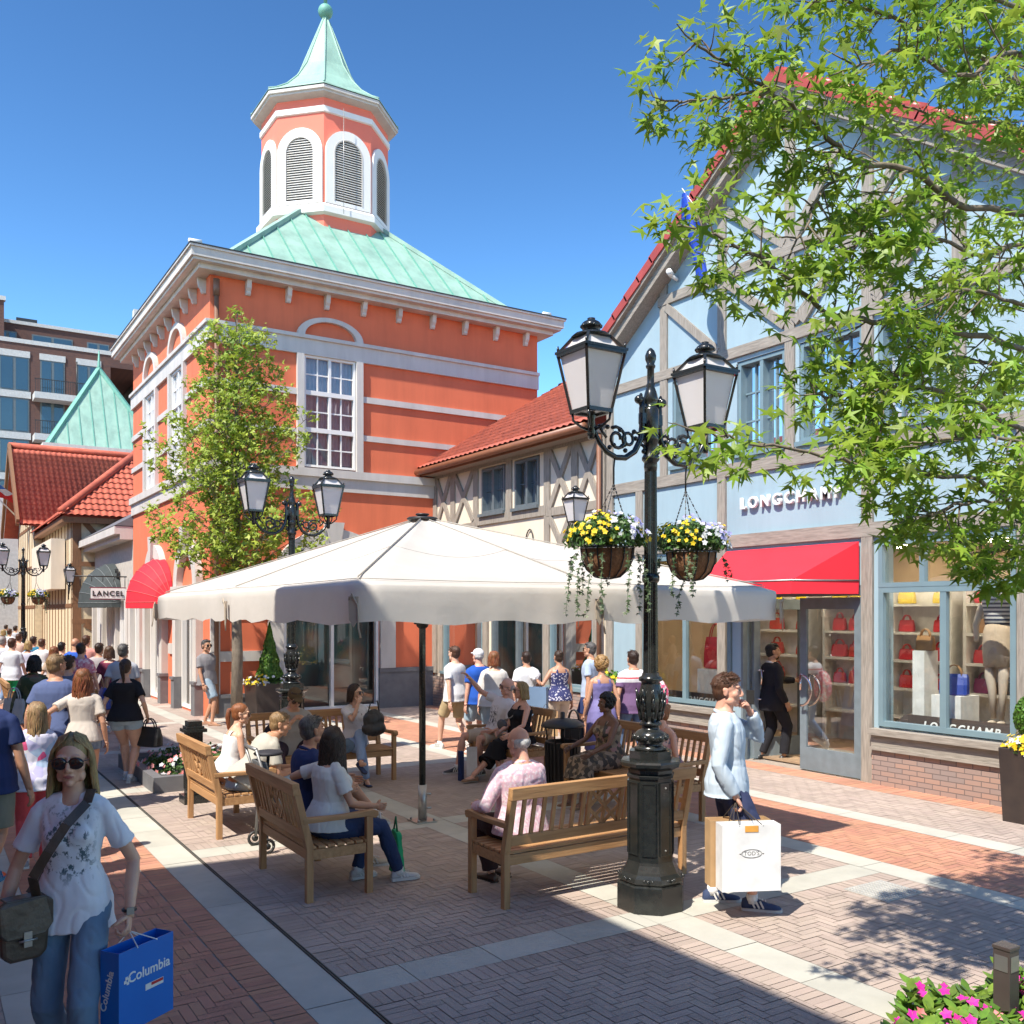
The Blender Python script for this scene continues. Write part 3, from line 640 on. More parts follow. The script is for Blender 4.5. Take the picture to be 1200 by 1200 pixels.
for (u0,u1) in ((5.5,7.0),(7.1,8.3),(8.5,9.6),(9.7,10.9),(11.2,12.9)):
    t=thing('display_shelf','pale shop shelf unit inside the blue shop behind the %s'%('glass of the right window' if u1<7.5 else 'glass door' if u1<9.7 else 'left window'),'shelf',(13.3,u0,0),'shelf units along the back of the blue shop'); obj('shelf_boards',shelves(13.35,u0,u1,ZS),M['iwhite'],t)
    for zi,z in enumerate(ZS[1:]):
        n=3 if u1-u0>1.2 else 2
        for k in range(n):
            uu=u0+.25+(u1-u0-.5)*k/(n-1); col=rnd.choice(['red','tan','tan','black','plum']) if u1<8.4 else ('yellow' if zi==3 else 'red')
            handbag((13.5,uu,z+.045),rnd.uniform(.24,.34),rnd.uniform(.17,.22),.13,col,'small %s handbag on the back shelves seen through the %s of the blue shop'%(col,'right window' if u1<8.4 else 'glass door' if u1<10 else 'left window'),'%s handbags on the shop shelves'%col)
# display window joinery
window(bl,F,5.97,7.79,.77,2.58,1,1,M['bluef'],fw=.07,split=2,glass='glass',curtain=None,name='display_window',depth=-.05,proud=.03)
window(bl,F,5.97,7.79,2.58,3.19,1,1,M['bluef'],fw=.06,split=3,glass='glass',curtain=None,name='transom_window',depth=-.05,proud=.034)
window(bl,F,10.43,12.51,.77,3.19,1,1,M['bluef'],fw=.07,split=2,glass='glass',curtain=None,name='display_window',depth=-.05,proud=.03)
for o_ in list(bl.children):
    if o_.name.startswith(('display_window','transom_window')):
        for c_ in list(o_.children):
            if c_.name.startswith('room_shade'): bpy.data.objects.remove(c_)
for a0,a1 in ((5.2,7.86),(10.36,12.52)): m=MB(F); m.box(a0,a1,.0,.16,.66,.74); m.box(a0,a1,.0,.09,.5,.66); m.box(a0,a1,.0,.12,.46,.5); obj('sill',m,M['tim_x'],bl)
for a0,a1 in ((5.06,7.86),(10.75,13.3)): m=MB(F); m.box(a0,a1,.0,.07,0,.46); obj('plinth',m,M['plinth'],bl)
# light mullion panel left of the display
# window platforms with the shop's name
for a0,a1,cn in ((5.6,7.75,6.72),(10.5,12.45,11.1)):
    m=MB(F); m.box(a0,a1,-.95,-.2,.75,.80); m.prism([(a0+.1,-.08,.76),(a1-.05,-.08,.76),(a1-.2,-.2,.93),(a0+.25,-.2,.93)],(0,-.06,0)); nb=obj('name_plinth',m,mat('dark_wood_plinth',(.045,.03,.025),.5),bl)
    text('plinth_lettering','LONGCHAMP',.13,M['iwhite'],nb,Matrix.Translation((10.67+.075,cn,.785))@Euler((0,0,0)).to_matrix().to_4x4()@Matrix(((0,.35,-1,0),(-1,0,0,0),(0,1,.3,0),(0,0,0,1))),.003,1.35,.004)
m=MB(F); m.box(7.45,7.62,-.75,-.45,.8,1.75); m.box(6.88,7.28,-.75,-.35,.8,1.2); m.box(5.95,6.2,-.9,-.5,.8,1.7); m.box(11.0,11.5,-.7,-.3,.8,1.32); obj('display_block',m,M['iwhite'],bl)
handbag((11.2,7.08,1.2),.36,.27,.2,'blue','royal blue tote bag on a white block in the right display window',None,.3)
handbag((11.15,11.25,1.33),.42,.52,.22,'red','tall red shopping tote on a white block in the left display window',None,.2)
handbag((11.27,7.53,1.75),.26,.2,.13,'tan','tan handbag on the tall white stand in the right display window',None)
# mannequin
t=thing('mannequin','headless pale mannequin in striped top and beige skirt in the right display window','mannequin',(11.35,6.6,.85))
m=MB(); x,y=11.35,6.6
for s_ in (-1,1): m.tube([(x,y+s_*.09,1.75),(x-.02,y+s_*.085,1.45),(x,y+s_*.07,1.3),(x+.02*s_,y+s_*.06,.93)],[.07,.06,.05,.03],12)
for s_ in (-1,1): m.sph((x-.03,y+s_*.06,.88),(.09,.035,.03))
m.tube([(x,y+.2,2.35),(x-.02,y+.27,2.1),(x-.12,y+.2,1.9)],[.045,.04,.03],10); m.tube([(x,y-.2,2.35),(x-.02,y-.27,2.1),(x-.05,y-.24,1.8)],[.045,.04,.03],10); obj('body',m,mat('mannequin_skin',(.62,.52,.42),.4),t)
m=MB(); m.lathe([(.17,1.58),(.185,1.8),(.175,2.0),(.14,2.12)],(x,y,0),20,sx=.75); obj('skirt',m,mat('beige_skirt',(.55,.42,.30),.85),t)
def stripemat(name,c1,c2,period,axis=2,duty=.5,off=0):
    m,N,L,P=newmat(name); P.inputs['Roughness'].default_value=.85
    tc=N.new('ShaderNodeTexCoord'); sp=N.new('ShaderNodeSeparateXYZ'); L.new(tc.outputs['Object'],sp.inputs[0])
    a=N.new('ShaderNodeMath'); a.operation='DIVIDE'; a.inputs[1].default_value=period; L.new(sp.outputs[axis],a.inputs[0])
    f=N.new('ShaderNodeMath'); f.operation='FRACT'; L.new(a.outputs[0],f.inputs[0]); g=N.new('ShaderNodeMath'); g.operation='LESS_THAN'; g.inputs[1].default_value=duty; L.new(f.outputs[0],g.inputs[0])
    mx=N.new('ShaderNodeMix'); mx.data_type='RGBA'; mx.inputs[6].default_value=rgb(c1); mx.inputs[7].default_value=rgb(c2); L.new(g.outputs[0],mx.inputs[0]); L.new(mx.outputs[2],P.inputs['Base Color']); return m
m=MB(); m.lathe([(.15,2.08),(.16,2.2),(.19,2.38),(.2,2.48),(.1,2.54)],(x,y,0),20,sx=.7); obj('top',m,stripemat('navy_striped_knit',(.6,.6,.6),(.03,.04,.09),.05),t)
# doors: left leaf open inwards, right leaf closed
def door(par,tf,a0,a1,z1,fm,hand):
    f=MB(tf); w_=.11
    f.box(a0,a0+w_,-.03,.02,.02,z1); f.box(a1-w_,a1,-.03,.02,.02,z1); f.box(a0+w_,a1-w_,-.03,.02,z1-.16,z1); f.box(a0+w_,a1-w_,-.03,.02,.02,.34)
    d_=obj('door',f,fm,par); p=MB(tf); p.add([(a0+w_-.01,0,.33),(a1-w_+.01,0,.33),(a1-w_+.01,0,z1-.15),(a0+w_-.01,0,z1-.15)],[(0,1,2,3)]); obj('pane',p,M['glass'],d_)
    h=MB(tf); c=a1-w_*.6 if hand>0 else a0+w_*.6
    for sg in (.09,-.09): h.tube([(c+.0,sg,1.15+.0),]+[(c-hand*.19*math.sin(q*math.pi/12),sg,1.15+.22*math.cos(q*math.pi/12)) for q in range(13)],.017,8)
    h.tube([(c,-.09,1.37),(c,.09,1.37)],.012,6); h.tube([(c,-.09,.93),(c,.09,.93)],.012,6); obj('handle',h,mat('bright_steel',(.7,.62,.58),.18,metal=1),d_)
door(bl,FV(10.72),8.1,9.13,2.46,M['greyf'] if False else mat('door_grey',(.17,.21,.23),.45),1)
dm=bpy.data.materials['door_grey']
def TFd(p): # open leaf: hinged at u=10.2, swung inwards
    return Vector((10.8+ (10.15-p.x)*math.cos(R(15)) , 10.15-(10.15-p.x)*math.sin(R(15))-p.y, p.z))
door(bl,TFd,9.2,10.12,2.46,dm,1)
m=MB(F); m.box(8.05,10.24,-.1,.0,2.48,2.62); m.box(8.05,8.09,-.1,.0,0,2.48); m.box(10.2,10.24,-.1,.0,0,2.48); obj('door_frame',m,dm,bl)
# bullet camera and flag on the gable
t=thing('security_camera','white security camera on the blue gable under the left verge','camera',F(Vector((11.6,.1,8.0)))); m=MB(F); m.tube([(11.62,.04,7.75),(11.62,.16,7.8)],.03,8); m.tube([(11.66,.12,7.82),(11.58,.26,7.84)],.05,10); obj('housing',m,M['whitew'],t)
t=thing('flag','furled blue flag on a pole high on the blue gable','flag',F(Vector((10.3,.1,8.3))))
m=MB(F); m.tube([(10.25,.02,7.5),(10.52,.95,8.62)],.011,8); obj('flagpole',m,M['galv'],t)
m=MB(F); m.smooth=True
vs=[];n=16
for i in range(n+1):
    q=i/n; c=Vector((10.5-.18*q-.5*q*q*.0,.92-.2*q,8.55-1.35*q)); r=.03+.09*math.sin(min(q*1.6,1)*math.pi*.8)
    for j in range(10):
        a=j/10*2*math.pi; rr_=r*(1+.35*math.sin(3*a+q*5)); vs.append(c+Vector((rr_*math.cos(a)*1.2,rr_*math.sin(a)*.5,0)))
m.add(vs,[(i*10+j,i*10+(j+1)%10,(i+1)*10+(j+1)%10,(i+1)*10+j) for i in range(n) for j in range(10)]); obj('cloth',m,mat('blue_flag_cloth',(.01,.06,.45),.6,(.005,.03,.3),8),t)

# ================= houses further up the street
sh=thing('corner_shop','small pale rendered shop with slate roof and dark dome awning beside the orange building','building',(5.3,31,0))
F3=FV(5.3)
m=wallgrid(F3,28.62,35.4,0,4.35,[(29.2,30.6,.1,2.7),(31.6,32.8,.1,2.7),(33.6,34.8,.1,2.7)]); m=join(m,fbox(None,5.6,12,28.62,28.9,0,4.3)); obj('wall',m,mat('pale_render',(.50,.46,.40),.85),sh)
m=MB(F3); m.box(28.62,35.5,.0,.35,4.35,4.5); m.box(28.62,35.6,.0,.5,4.5,4.72)
for a in (28.9,30.75,31.3,33.1,33.3,35.0): m.box(a,a+.25,.0,.12,0,2.9)
obj('cornice',m,M['white'],sh)
m=MB(); m.prism([(4.8,28.6,4.74),(10.5,28.6,8.2),(10.5,28.6,4.74)],(0,7.1,0)); obj('roof',m,M['slate'],sh)
for a0,a1 in ((29.22,30.58),(31.62,32.78),(33.62,34.78)): window(sh,F3,a0,a1,.12,2.68,1,1,M['whitew'],split=2,glass='glass',curtain=None,name='shop_window',depth=-.08)
m=MB(F3); m.box(29.8,31.0,.02,.08,3.35,3.75); obj('sign_lettering',m,M['ironm'],sh) if False else text('sign_lettering','HUGO',.42,M['ironm'],sh,wallmat(5.22,31.2,3.3),.03,1.1,.01)
dome('dome_awning','charcoal folding dome awning on the small grey shop',F3,31.7,1.3,2.55,3.8,1.0,M['darkcloth'],mat('grey_piping',(.2,.22,.22),.6))
t=thing('hanging_sign','white projecting sign with the name of a shop above the charcoal awning','sign',(4.7,29.3,3))
m=MB(); m.box(4.28,5.2,29.28,29.33,2.66,2.96); sgn=obj('board',m,M['whitew'],t)
m=MB(); m.box(4.25,5.23,29.285,29.325,2.63,2.66); m.box(4.25,5.23,29.285,29.325,2.96,2.99); obj('border',m,mat('maroon_edge',(.2,.03,.05),.5),sgn)
text('lettering','LANCEL',.20,M['ironm'],sgn,Matrix(((1,0,0,4.74),(0,0,-1,29.27),(0,1,0,2.74),(0,0,0,1))),.004,1.25,.006)
m=MB(); m.tube([(5.25,29.3,3.3),(3.8,29.3,3.3)],.018,6)
for k in range(5): m.tube([(5.2-.3*k,29.3,3.3),(5.2-.3*k,29.3,3.15 if k%4 else 3.0)],.012,5)
obj('bracket',m,M['ironm'],t)
# tudor house
td=thing('timbered_gable_house','cream and brown half-timbered house with bright red tiled hipped roof far up the street','building',(4.6,40,0))
m=MB(); m.box(4.6,12,35.6,44.4,0,5.6); m.box(4.3,14,44.4,52,0,6.1); m.prism([(4.3,44.4,6.1),(4.3,52,6.1),(4.3,48.2,9.6)],(9,0,0)); obj('wall',m,mat('yellow_cream_render',(.70,.58,.38),.9),td)
FS=FU(35.6)
ls=[(4.75,0,4.75,5.6,.3),(5.5,0,5.5,5.6,.12)]
h=MB(FS)
def tb(tf,lst,e=.03):
    h_,v_=timbers(tf,lst,e); return join(h_,v_)
tt_=tb(FS,[(4.75,0,4.75,5.6,.28),(7.4,0,7.4,5.6,.25)]+[(4.6,z,12,z,.16) for z in (5.5,3.95,2.65,1.95,.45)]+[(5.0,5.4,7.3,2.7,.18),(5.0,1.85,7.3,.5,.18),(8,0,8,5.6,.2),(10,0,10,5.6,.2)])
tt2=tb(FV(4.6),[(a,0,a,5.6,.13) for a in (35.75,36.6,37.4,38.3,39.2,40.1,41,41.9,42.8,43.6,44.3)]+[(35.6,z,44.4,z,.14) for z in (5.5,3.9,2.5)],.012)
tt3=tb(FV(4.3),[(a,0,a,6.1+max(0,3.5-abs(a-48.2)*.92),.13) for a in (44.5,45.5,46.5,47.5,48.5,49.5,50.5,51.5)]+[(44.4,z,52,z,.14) for z in (6.0,4.2,2.5)]+[(45.8,7.3,50.6,7.3,.14)],.012)
obj('timber_frame',join(tt_,tt2,tt3),M['btim'],td)
m=MB(FV(4.6)); m.box(37,43.5,.05,.5,3.1,4.9); obj('bay_window',m,M['cream'],td)
# roofs
m=MB(); E0=Vector((4.2,35.2,5.65)); 
def slope_tiles(O,A,Up,na,nr,tw=.22,th=.34): return tiles(None,'r',O,A,Up,na,nr,tw,th,None,amp=.035,step=.035)
# front hip (faces the camera) as a triangle clipped tile sheet: built row by row
def tri_tiles(O,A,W,Up,L,tw=.22,th=.34,trap=0):
    out=MB(); out.smooth=True; nr=int(L/th); Nn=A.cross(Up).normalized(); Nn=Nn if Nn.z>0 else -Nn; prof=[0,.55,.95,1,.55,.1]
    for r in range(nr):
        x0=(W*.5)*(r+.5)/nr*(1-trap); x1=W-x0; c0=int(x0/tw); c1=int(math.ceil(x1/tw)); vs=[]; cols=(c1-c0)*6+1
        for e in (0,1):
            for c in range(cols): vs.append(O+A*((c0+c/6)*tw)+Up*((r+e)*th-(.03 if e==0 else 0))+Nn*(.045*prof[c%6]+(.04 if e==0 else 0)))
        if r: pass
        out.add(vs,[(c,c+1,cols+c+1,cols+c) for c in range(cols-1)])
    return out
f1=tri_tiles(Vector((4.2,35.2,5.6)),Vector((1,0,0)),8.2,Vector((0,4.1,3.7)).normalized(),5.5)
f2=tri_tiles(Vector((4.2,44.6,5.6)),Vector((0,-1,0)),9.4,Vector((4.1,0,3.7)).normalized(),5.5,trap=0.0)
f3=slope_tiles(Vector((3.6,44.0,5.95)),Vector((1,0,0)),Vector((0,4.2,3.9)).normalized(),46,16)
rt=obj('roof',join(f1,f2,f3),mat('bright_red_tile',(.56,.13,.07),.85,(.40,.09,.055),5,stain=.25,sst=(1,1,1)),td,fix=False)
m=MB(); m.add([(4.25,35.25,5.55),(12.4,35.25,5.55),(8.3,39.3,9.2),(4.25,44.6,5.55),(8.3,44.6,9.2),(12.4,44.6,5.55)],[(0,1,2),(0,2,4,3),(1,5,4,2)]); m.add([(3.7,44.05,5.9),(14,44.05,5.9),(14,48.2,9.75),(3.7,48.2,9.75),(3.7,52.4,5.9),(14,52.4,5.9)],[(0,1,2,3),(3,2,5,4)]); obj('roof_deck',m,bpy.data.materials['bright_red_tile'],rt)
m=MB(); m.tube([(4.2,35.2,5.72),(8.3,39.3,9.38)],.13,8); m.tube([(8.3,39.3,9.38),(8.3,45,9.38)],.13,8); m.tube([(3.6,48.2,9.85),(14,48.2,9.85)],.14,8); obj('ridge_tile',m,bpy.data.materials['bright_red_tile'],rt)
m=MB(); m.bar((3.62,44.0,6.0),(3.62,48.2,9.8),.12,.35); m.bar((3.62,52.4,6.0),(3.62,48.2,9.8),.12,.35); m.box(4.25,12.3,35.28,35.5,5.35,5.55); m.box(4.25,4.5,35.5,44.4,5.35,5.55); obj('bargeboard',m,M['btim'],td)
# green pyramid roofed turret behind
tw=thing('turret','square turret with steep green copper pyramid roof behind the red roofs','building')
c0=cw((116-600)*50/1100,50,0); m=MB(); m.box(c0.x-3,c0.x+3,c0.y-3,c0.y+3,0,10.6); obj('wall',m,M['white'],tw)
m=MB(); hb=3.3; ap_=c0+Vector((0,0,15.2)); bs=[c0+Vector((sx*hb,sy*hb,9.6)) for sx,sy in((-1,-1),(1,-1),(1,1),(-1,1))]; m.add(bs+[ap_],[(0,1,4),(1,2,4),(2,3,4),(3,0,4),(3,2,1,0)]); rfc=obj('roof',m,M['copper'],tw)
m=MB()
for k in range(-5,6):
    s=k*.6; f=1-abs(s)/hb
    for (bx,tx) in ((c0+Vector((s,-hb,9.6)),0),(c0+Vector((-hb,s,9.6)),1)):
        e=bx.copy(); top=Vector((bx.x if not tx else c0.x-hb*(1-f),bx.y if tx else c0.y-hb*(1-f),9.6+5.6*f)); m.bar(bx+Vector((0,0,.02)),top,.05,.06)
for b_ in bs: m.bar(b_,ap_+Vector((0,0,.05)),.22,.16)
m.lathe([(.12,15.1),(.08,15.4),(.03,16.2)],c0,8); obj('seam',m,M['copperd'],rfc)
# brick apartment block
apb=thing('apartment_block','tall brown brick apartment block with balconies at the far end of the street','building',(0,75,0))
FA=FU(75)
m=MB(); m.box(-14,12.3,75,90,0,21.4); obj('wall',m,M['aptbrick'],apb)
m=MB(); m.box(-14,12.35,74.95,75.6,21.4,21.7); obj('parapet',m,M['concrete'],apb)
m=MB(); m.box(-12,15.4,78.6,90,21.4,23.7); m.box(-30,5.4,76.2,78.5,20,24.6); obj('penthouse',m,M['aptbrick'],apb)
m=MB(); m.box(-30,5.5,76.1,76.6,24.6,24.9); m.box(5.5,15.5,78.5,79,23.7,23.95); obj('parapet',m,M['concrete'],apb)
m=MB(); m.box(15.5,26,82,92,0,25.2); obj('wing',m,M['aptbrickd'],apb); m=MB(); m.box(15.2,26.3,81.7,82.4,25.2,27.2); obj('wing_fascia',m,M['concrete'],apb)
def aptwin(a0,a1,z0,z1,tf,lint=True):
    f=MB(tf); f.box(a0,a1,.0,.04,z0,z1); wf=obj('window',f,M['greyf'],apb)
    p=MB(tf); q=(a1-a0)/2
    for k in range(2): p.add([(a0+.1+q*k,.06,z0+.1),(a0+q*(k+1)-.1,.06,z0+.1),(a0+q*(k+1)-.1,.06,z1-.1),(a0+.1+q*k,.06,z1-.1)],[(0,1,2,3)])
    obj('pane',p,mat('blue_reflecting_glass',(.03,.07,.10),.08,(.02,.05,.08),.3,spec=1.0) if 'blue_reflecting_glass' not in bpy.data.materials else bpy.data.materials['blue_reflecting_glass'],wf)
    if lint: l=MB(tf); l.box(a0-.05,a1+.05,.0,.07,z1,z1+.45); obj('lintel',l,M['concrete'],wf)
xs=[(5.0,6.9),(7.6,9.2),(10.0,11.6),(1.2,3.0),(-2.5,-.6)]
for k in range(6):
    z0=18.0-2.93*k
    for a0,a1 in xs: aptwin(a0,a1,z0,z0+2.4,FA,k in (0,) or a0>7)
    if k: pass
for k in range(6): m=MB(FA); m.box(4.9,7.0,0,.09,17.5-2.93*k,17.98-2.93*k); obj('spandrel',m,M['concrete'],apb)
for a0,a1 in ((5.2,6.4),(7.4,10.2),(11.2,12.8)): aptwin(a0,a1,22.2,23.1,FU(78.6),False)
aptwin(16.6,18.2,22.0,24.0,FU(82),False); aptwin(16.6,18.2,18.2,21.8,FU(82),False); aptwin(16.6,18.2,14.5,17.5,FU(82),False)
for k in range(5):
    z0=17.5-2.93*k
    m=MB(FA); m.box(7.1,10.4,0,1.5,z0-.15,z0+.3); bc=obj('balcony',m,M['concrete'],apb)
    m=MB(FA)
    for q in range(22): m.box(7.15+.15*q,7.18+.15*q,1.42,1.45,z0+.2,z0+1.2)
    m.box(7.1,10.4,1.41,1.46,z0+1.2,z0+1.25); m.tube([(9.95,.4,z0+.2),(9.95,.4,z0+3)],.05,6); obj('railing',m,M['ironm'],bc)
m=MB(FA); m.box(5.9,8,3,4.2,22.7,23.4) if False else m.box(6.4,7.8,-4.2,-3.9,23.95,24.3); obj('roof_vent',m,M['ironm'],apb)
# pale facade at the far left end of the street
pf=thing('shop_building','pale narrow shop building before the apartment block at the far end of the street','building',(2.6,58,0))
m=MB(); m.box(3.6,12,54,64,0,8.4); obj('wall',m,M['concrete'],pf)
m=MB(); m.prism([(3.4,54,8.4),(12,54,8.4),(7.6,54,12)],(0,10,0)); obj('roof',m,M['slate'],pf)
m=MB(FV(3.6))
for z in (1.0,3.6,6.2):
    for a in (55,57.5,60,62.2): m.box(a,a+1.1,.0,.05,z,z+1.8)
obj('window',m,M['greyf'],pf)
m=MB(FU(54)); 
for z in (3.6,6.2): m.box(4.6,5.6,.0,.05,z,z+1.5)
obj('window',m,M['greyf'],pf)
t=thing('flag','red white and blue flag flying from the gable of the cream timbered house','flag',(3.6,46,6.8))
m=MB(); m.tube([(4.3,47.5,6.1),(2.1,46.2,8.2)],.035,6); obj('flagpole',m,M['whitew'],t)
m=MB(); m.smooth=True
for k in range(3):
    m.m=k; vs=[]
    for i in range(7):
        q=i/6
        for j in range(2):
            w_=(k+j)/3; p=Vector((2.15+.9*q*0+.0,46.2,8.2))+Vector((.75,.45,-.72))*(w_*1.25)+Vector((.75+.1*math.sin(q*6),-.25,-.15+.16*math.sin(q*5+w_*2)))*q*1.2; vs.append(p)
    m.add(vs,[(2*i,2*i+1,2*i+3,2*i+2) for i in range(6)])
obj('cloth',m,[mat('flag_blue',(.05,.2,.6),.7),mat('flag_white',(.8,.8,.8),.7),mat('flag_red',(.7,.02,.02),.7)],t,fix=False)
# ================= the street side behind the camera: what shades the foreground and shows in the glass
def plain(name,label,x0,x1,y0,y1,h,rh,mt,rm,tf):
    t=thing(name,label,'building',(x0,y0,0)); m=MB(); m.box(x0,x1,y0,y1,0,h); obj('wall',m,mt,t)
    m=MB(); ov=.0; xm=(x0+x1)/2; m.prism([(x0,y0,h),(x1+ov,y0,h),(xm,y0,h+rh)],(0,y1-y0,0)); obj('roof',m,rm,t)
    n=int((y1-y0)/2.2)
    for k in range(n):
        for z in (.6,3.7):
            if z+2>h: continue
            f=MB(); a=y0+.5+k*2.2; f.box(x1,x1+.05,a,a+1.3,z,z+1.9); wf=obj('window',f,M['bluef'],t); p=MB(); p.box(x1+.05,x1+.06,a+.08,a+1.22,z+.08,z+1.82); obj('pane',p,bpy.data.materials['blue_reflecting_glass'],wf)
    return t
plain('terrace_house','red brick terrace house across the street behind the viewer',-9,-1.15,-14,6.2,8.0,1.2,M['orange'],M['slate'],None)
plain('low_terrace_house','low cream terrace house across the street behind the viewer',-8,-1.6,6.2,11.4,4.4,.9,M['cream'],M['slate'],None)
plain('gabled_terrace_house','gabled cream terrace house across the street beyond the low one',-9,-1.2,11.4,17.5,7.4,1.2,M['cream'],M['tile'],None)
plain('long_terrace_house','long pale terrace house further along the other street side',-9,-3.6,17.5,60,7.0,2.0,M['cream'],M['tile'],None)
# ================= street lamps
def ring_leaf(mb,c,r,z,n,h,w):   # little cast acanthus leaves round a shaft
    for k in range(n):
        a=2*math.pi*k/n; d=Vector((math.cos(a),math.sin(a),0)); mb.tube([Vector(c)+d*r+Vector((0,0,z)),Vector(c)+d*(r*1.18)+Vector((0,0,z+h*.5)),Vector(c)+d*(r*1.32)+Vector((0,0,z+h))],[w,w*.9,w*.3],6)
def lantern_parts(par,c,s=1.0,top_solid=False):
    c=Vector(c); b=.105*s; t=.175*s; z0=0;z1=.42*s
    f=MB()
    lo=[c+Vector((x*b,y*b,z0)) for x,y in((-1,-1),(1,-1),(1,1),(-1,1))]; hi=[c+Vector((x*t,y*t,z1)) for x,y in((-1,-1),(1,-1),(1,1),(-1,1))]
    for p,q in zip(lo,hi): f.bar(p,q,.02*s,.02*s)
    for k in range(4): f.bar(lo[k],lo[(k+1)%4],.028*s,.028*s); f.bar(hi[k]*1,hi[(k+1)%4]*1,.03*s,.022*s)
    f.box(c.x-t*1.1,c.x+t*1.1,c.y-t*1.1,c.y-t*1.02,c.z+z1+.011*s,c.z+z1+.03*s);f.box(c.x-t*1.1,c.x+t*1.1,c.y+t*1.02,c.y+t*1.1,c.z+z1+.011*s,c.z+z1+.03*s)
    f.box(c.x-t*1.1,c.x-t*1.02,c.y-t*1.02,c.y+t*1.02,c.z+z1+.011*s,c.z+z1+.03*s);f.box(c.x+t*1.02,c.x+t*1.1,c.y-t*1.02,c.y+t*1.02,c.z+z1+.011*s,c.z+z1+.03*s)
    m_=.10*s; zt=z1+.125*s
    tp=[c+Vector((x*m_,y*m_,zt)) for x,y in((-1,-1),(1,-1),(1,1),(-1,1))]
    for p,q in zip(hi,tp): f.bar(p+Vector((0,0,.02*s)),q,.02*s,.02*s)
    for k in range(4): f.bar(tp[k],tp[(k+1)%4],.02*s,.02*s)
    for p in hi: f.lathe([(.006*s,0),(.012*s,.03*s),(.004*s,.055*s)],p+Vector((0,0,.02*s)),6)
    f.lathe([(.15*s,zt),(.13*s,zt+.02*s),(.06*s,zt+.045*s),(.05*s,zt+.06*s),(.075*s,zt+.07*s),(.078*s,zt+.088*s),(.062*s,zt+.11*s),(.028*s,zt+.128*s),(.03*s,zt+.14*s),(.005*s,zt+.148*s)],c,14)
    for k in range(10): a=k*.628; f.sph(c+Vector((.07*s*math.cos(a),.07*s*math.sin(a),zt+.08*s)),.015*s,6,4)
    # cradle under the lantern
    f.lathe([(.022*s,-.2*s),(.03*s,-.16*s),(.026*s,-.06*s),(.035*s,-.03*s),(.03*s,0)],c,10)
    for x,y in((-1,-1),(1,-1),(1,1),(-1,1)): f.tube([c+Vector((x*b*.95,y*b*.95,-.005*s)),c+Vector((x*b*.9,y*b*.9,-.06*s)),c+Vector((x*b*.5,y*b*.5,-.11*s)),c+Vector((x*.02*s,y*.02*s,-.13*s))],.01*s,6)
    lf=obj('lantern',f,M['iron'],par)
    g=MB(); k=.93
    LO=[c+Vector((x*b*k,y*b*k,.01*s)) for x,y in((-1,-1),(1,-1),(1,1),(-1,1))]; HI=[c+Vector((x*t*k,y*t*k,z1)) for x,y in((-1,-1),(1,-1),(1,1),(-1,1))]; TP=[c+Vector((x*m_*k,y*m_*k,zt)) for x,y in((-1,-1),(1,-1),(1,1),(-1,1))]
    g.add(LO+HI+TP,[(0,1,5,4),(1,2,6,5),(2,3,7,6),(3,0,4,7),(4,5,9,8),(5,6,10,9),(6,7,11,10),(7,4,8,11)]+[(3,2,1,0)]); obj('lamp_glass',g,M['iron'] if False else M['opal'],lf,fix=True)
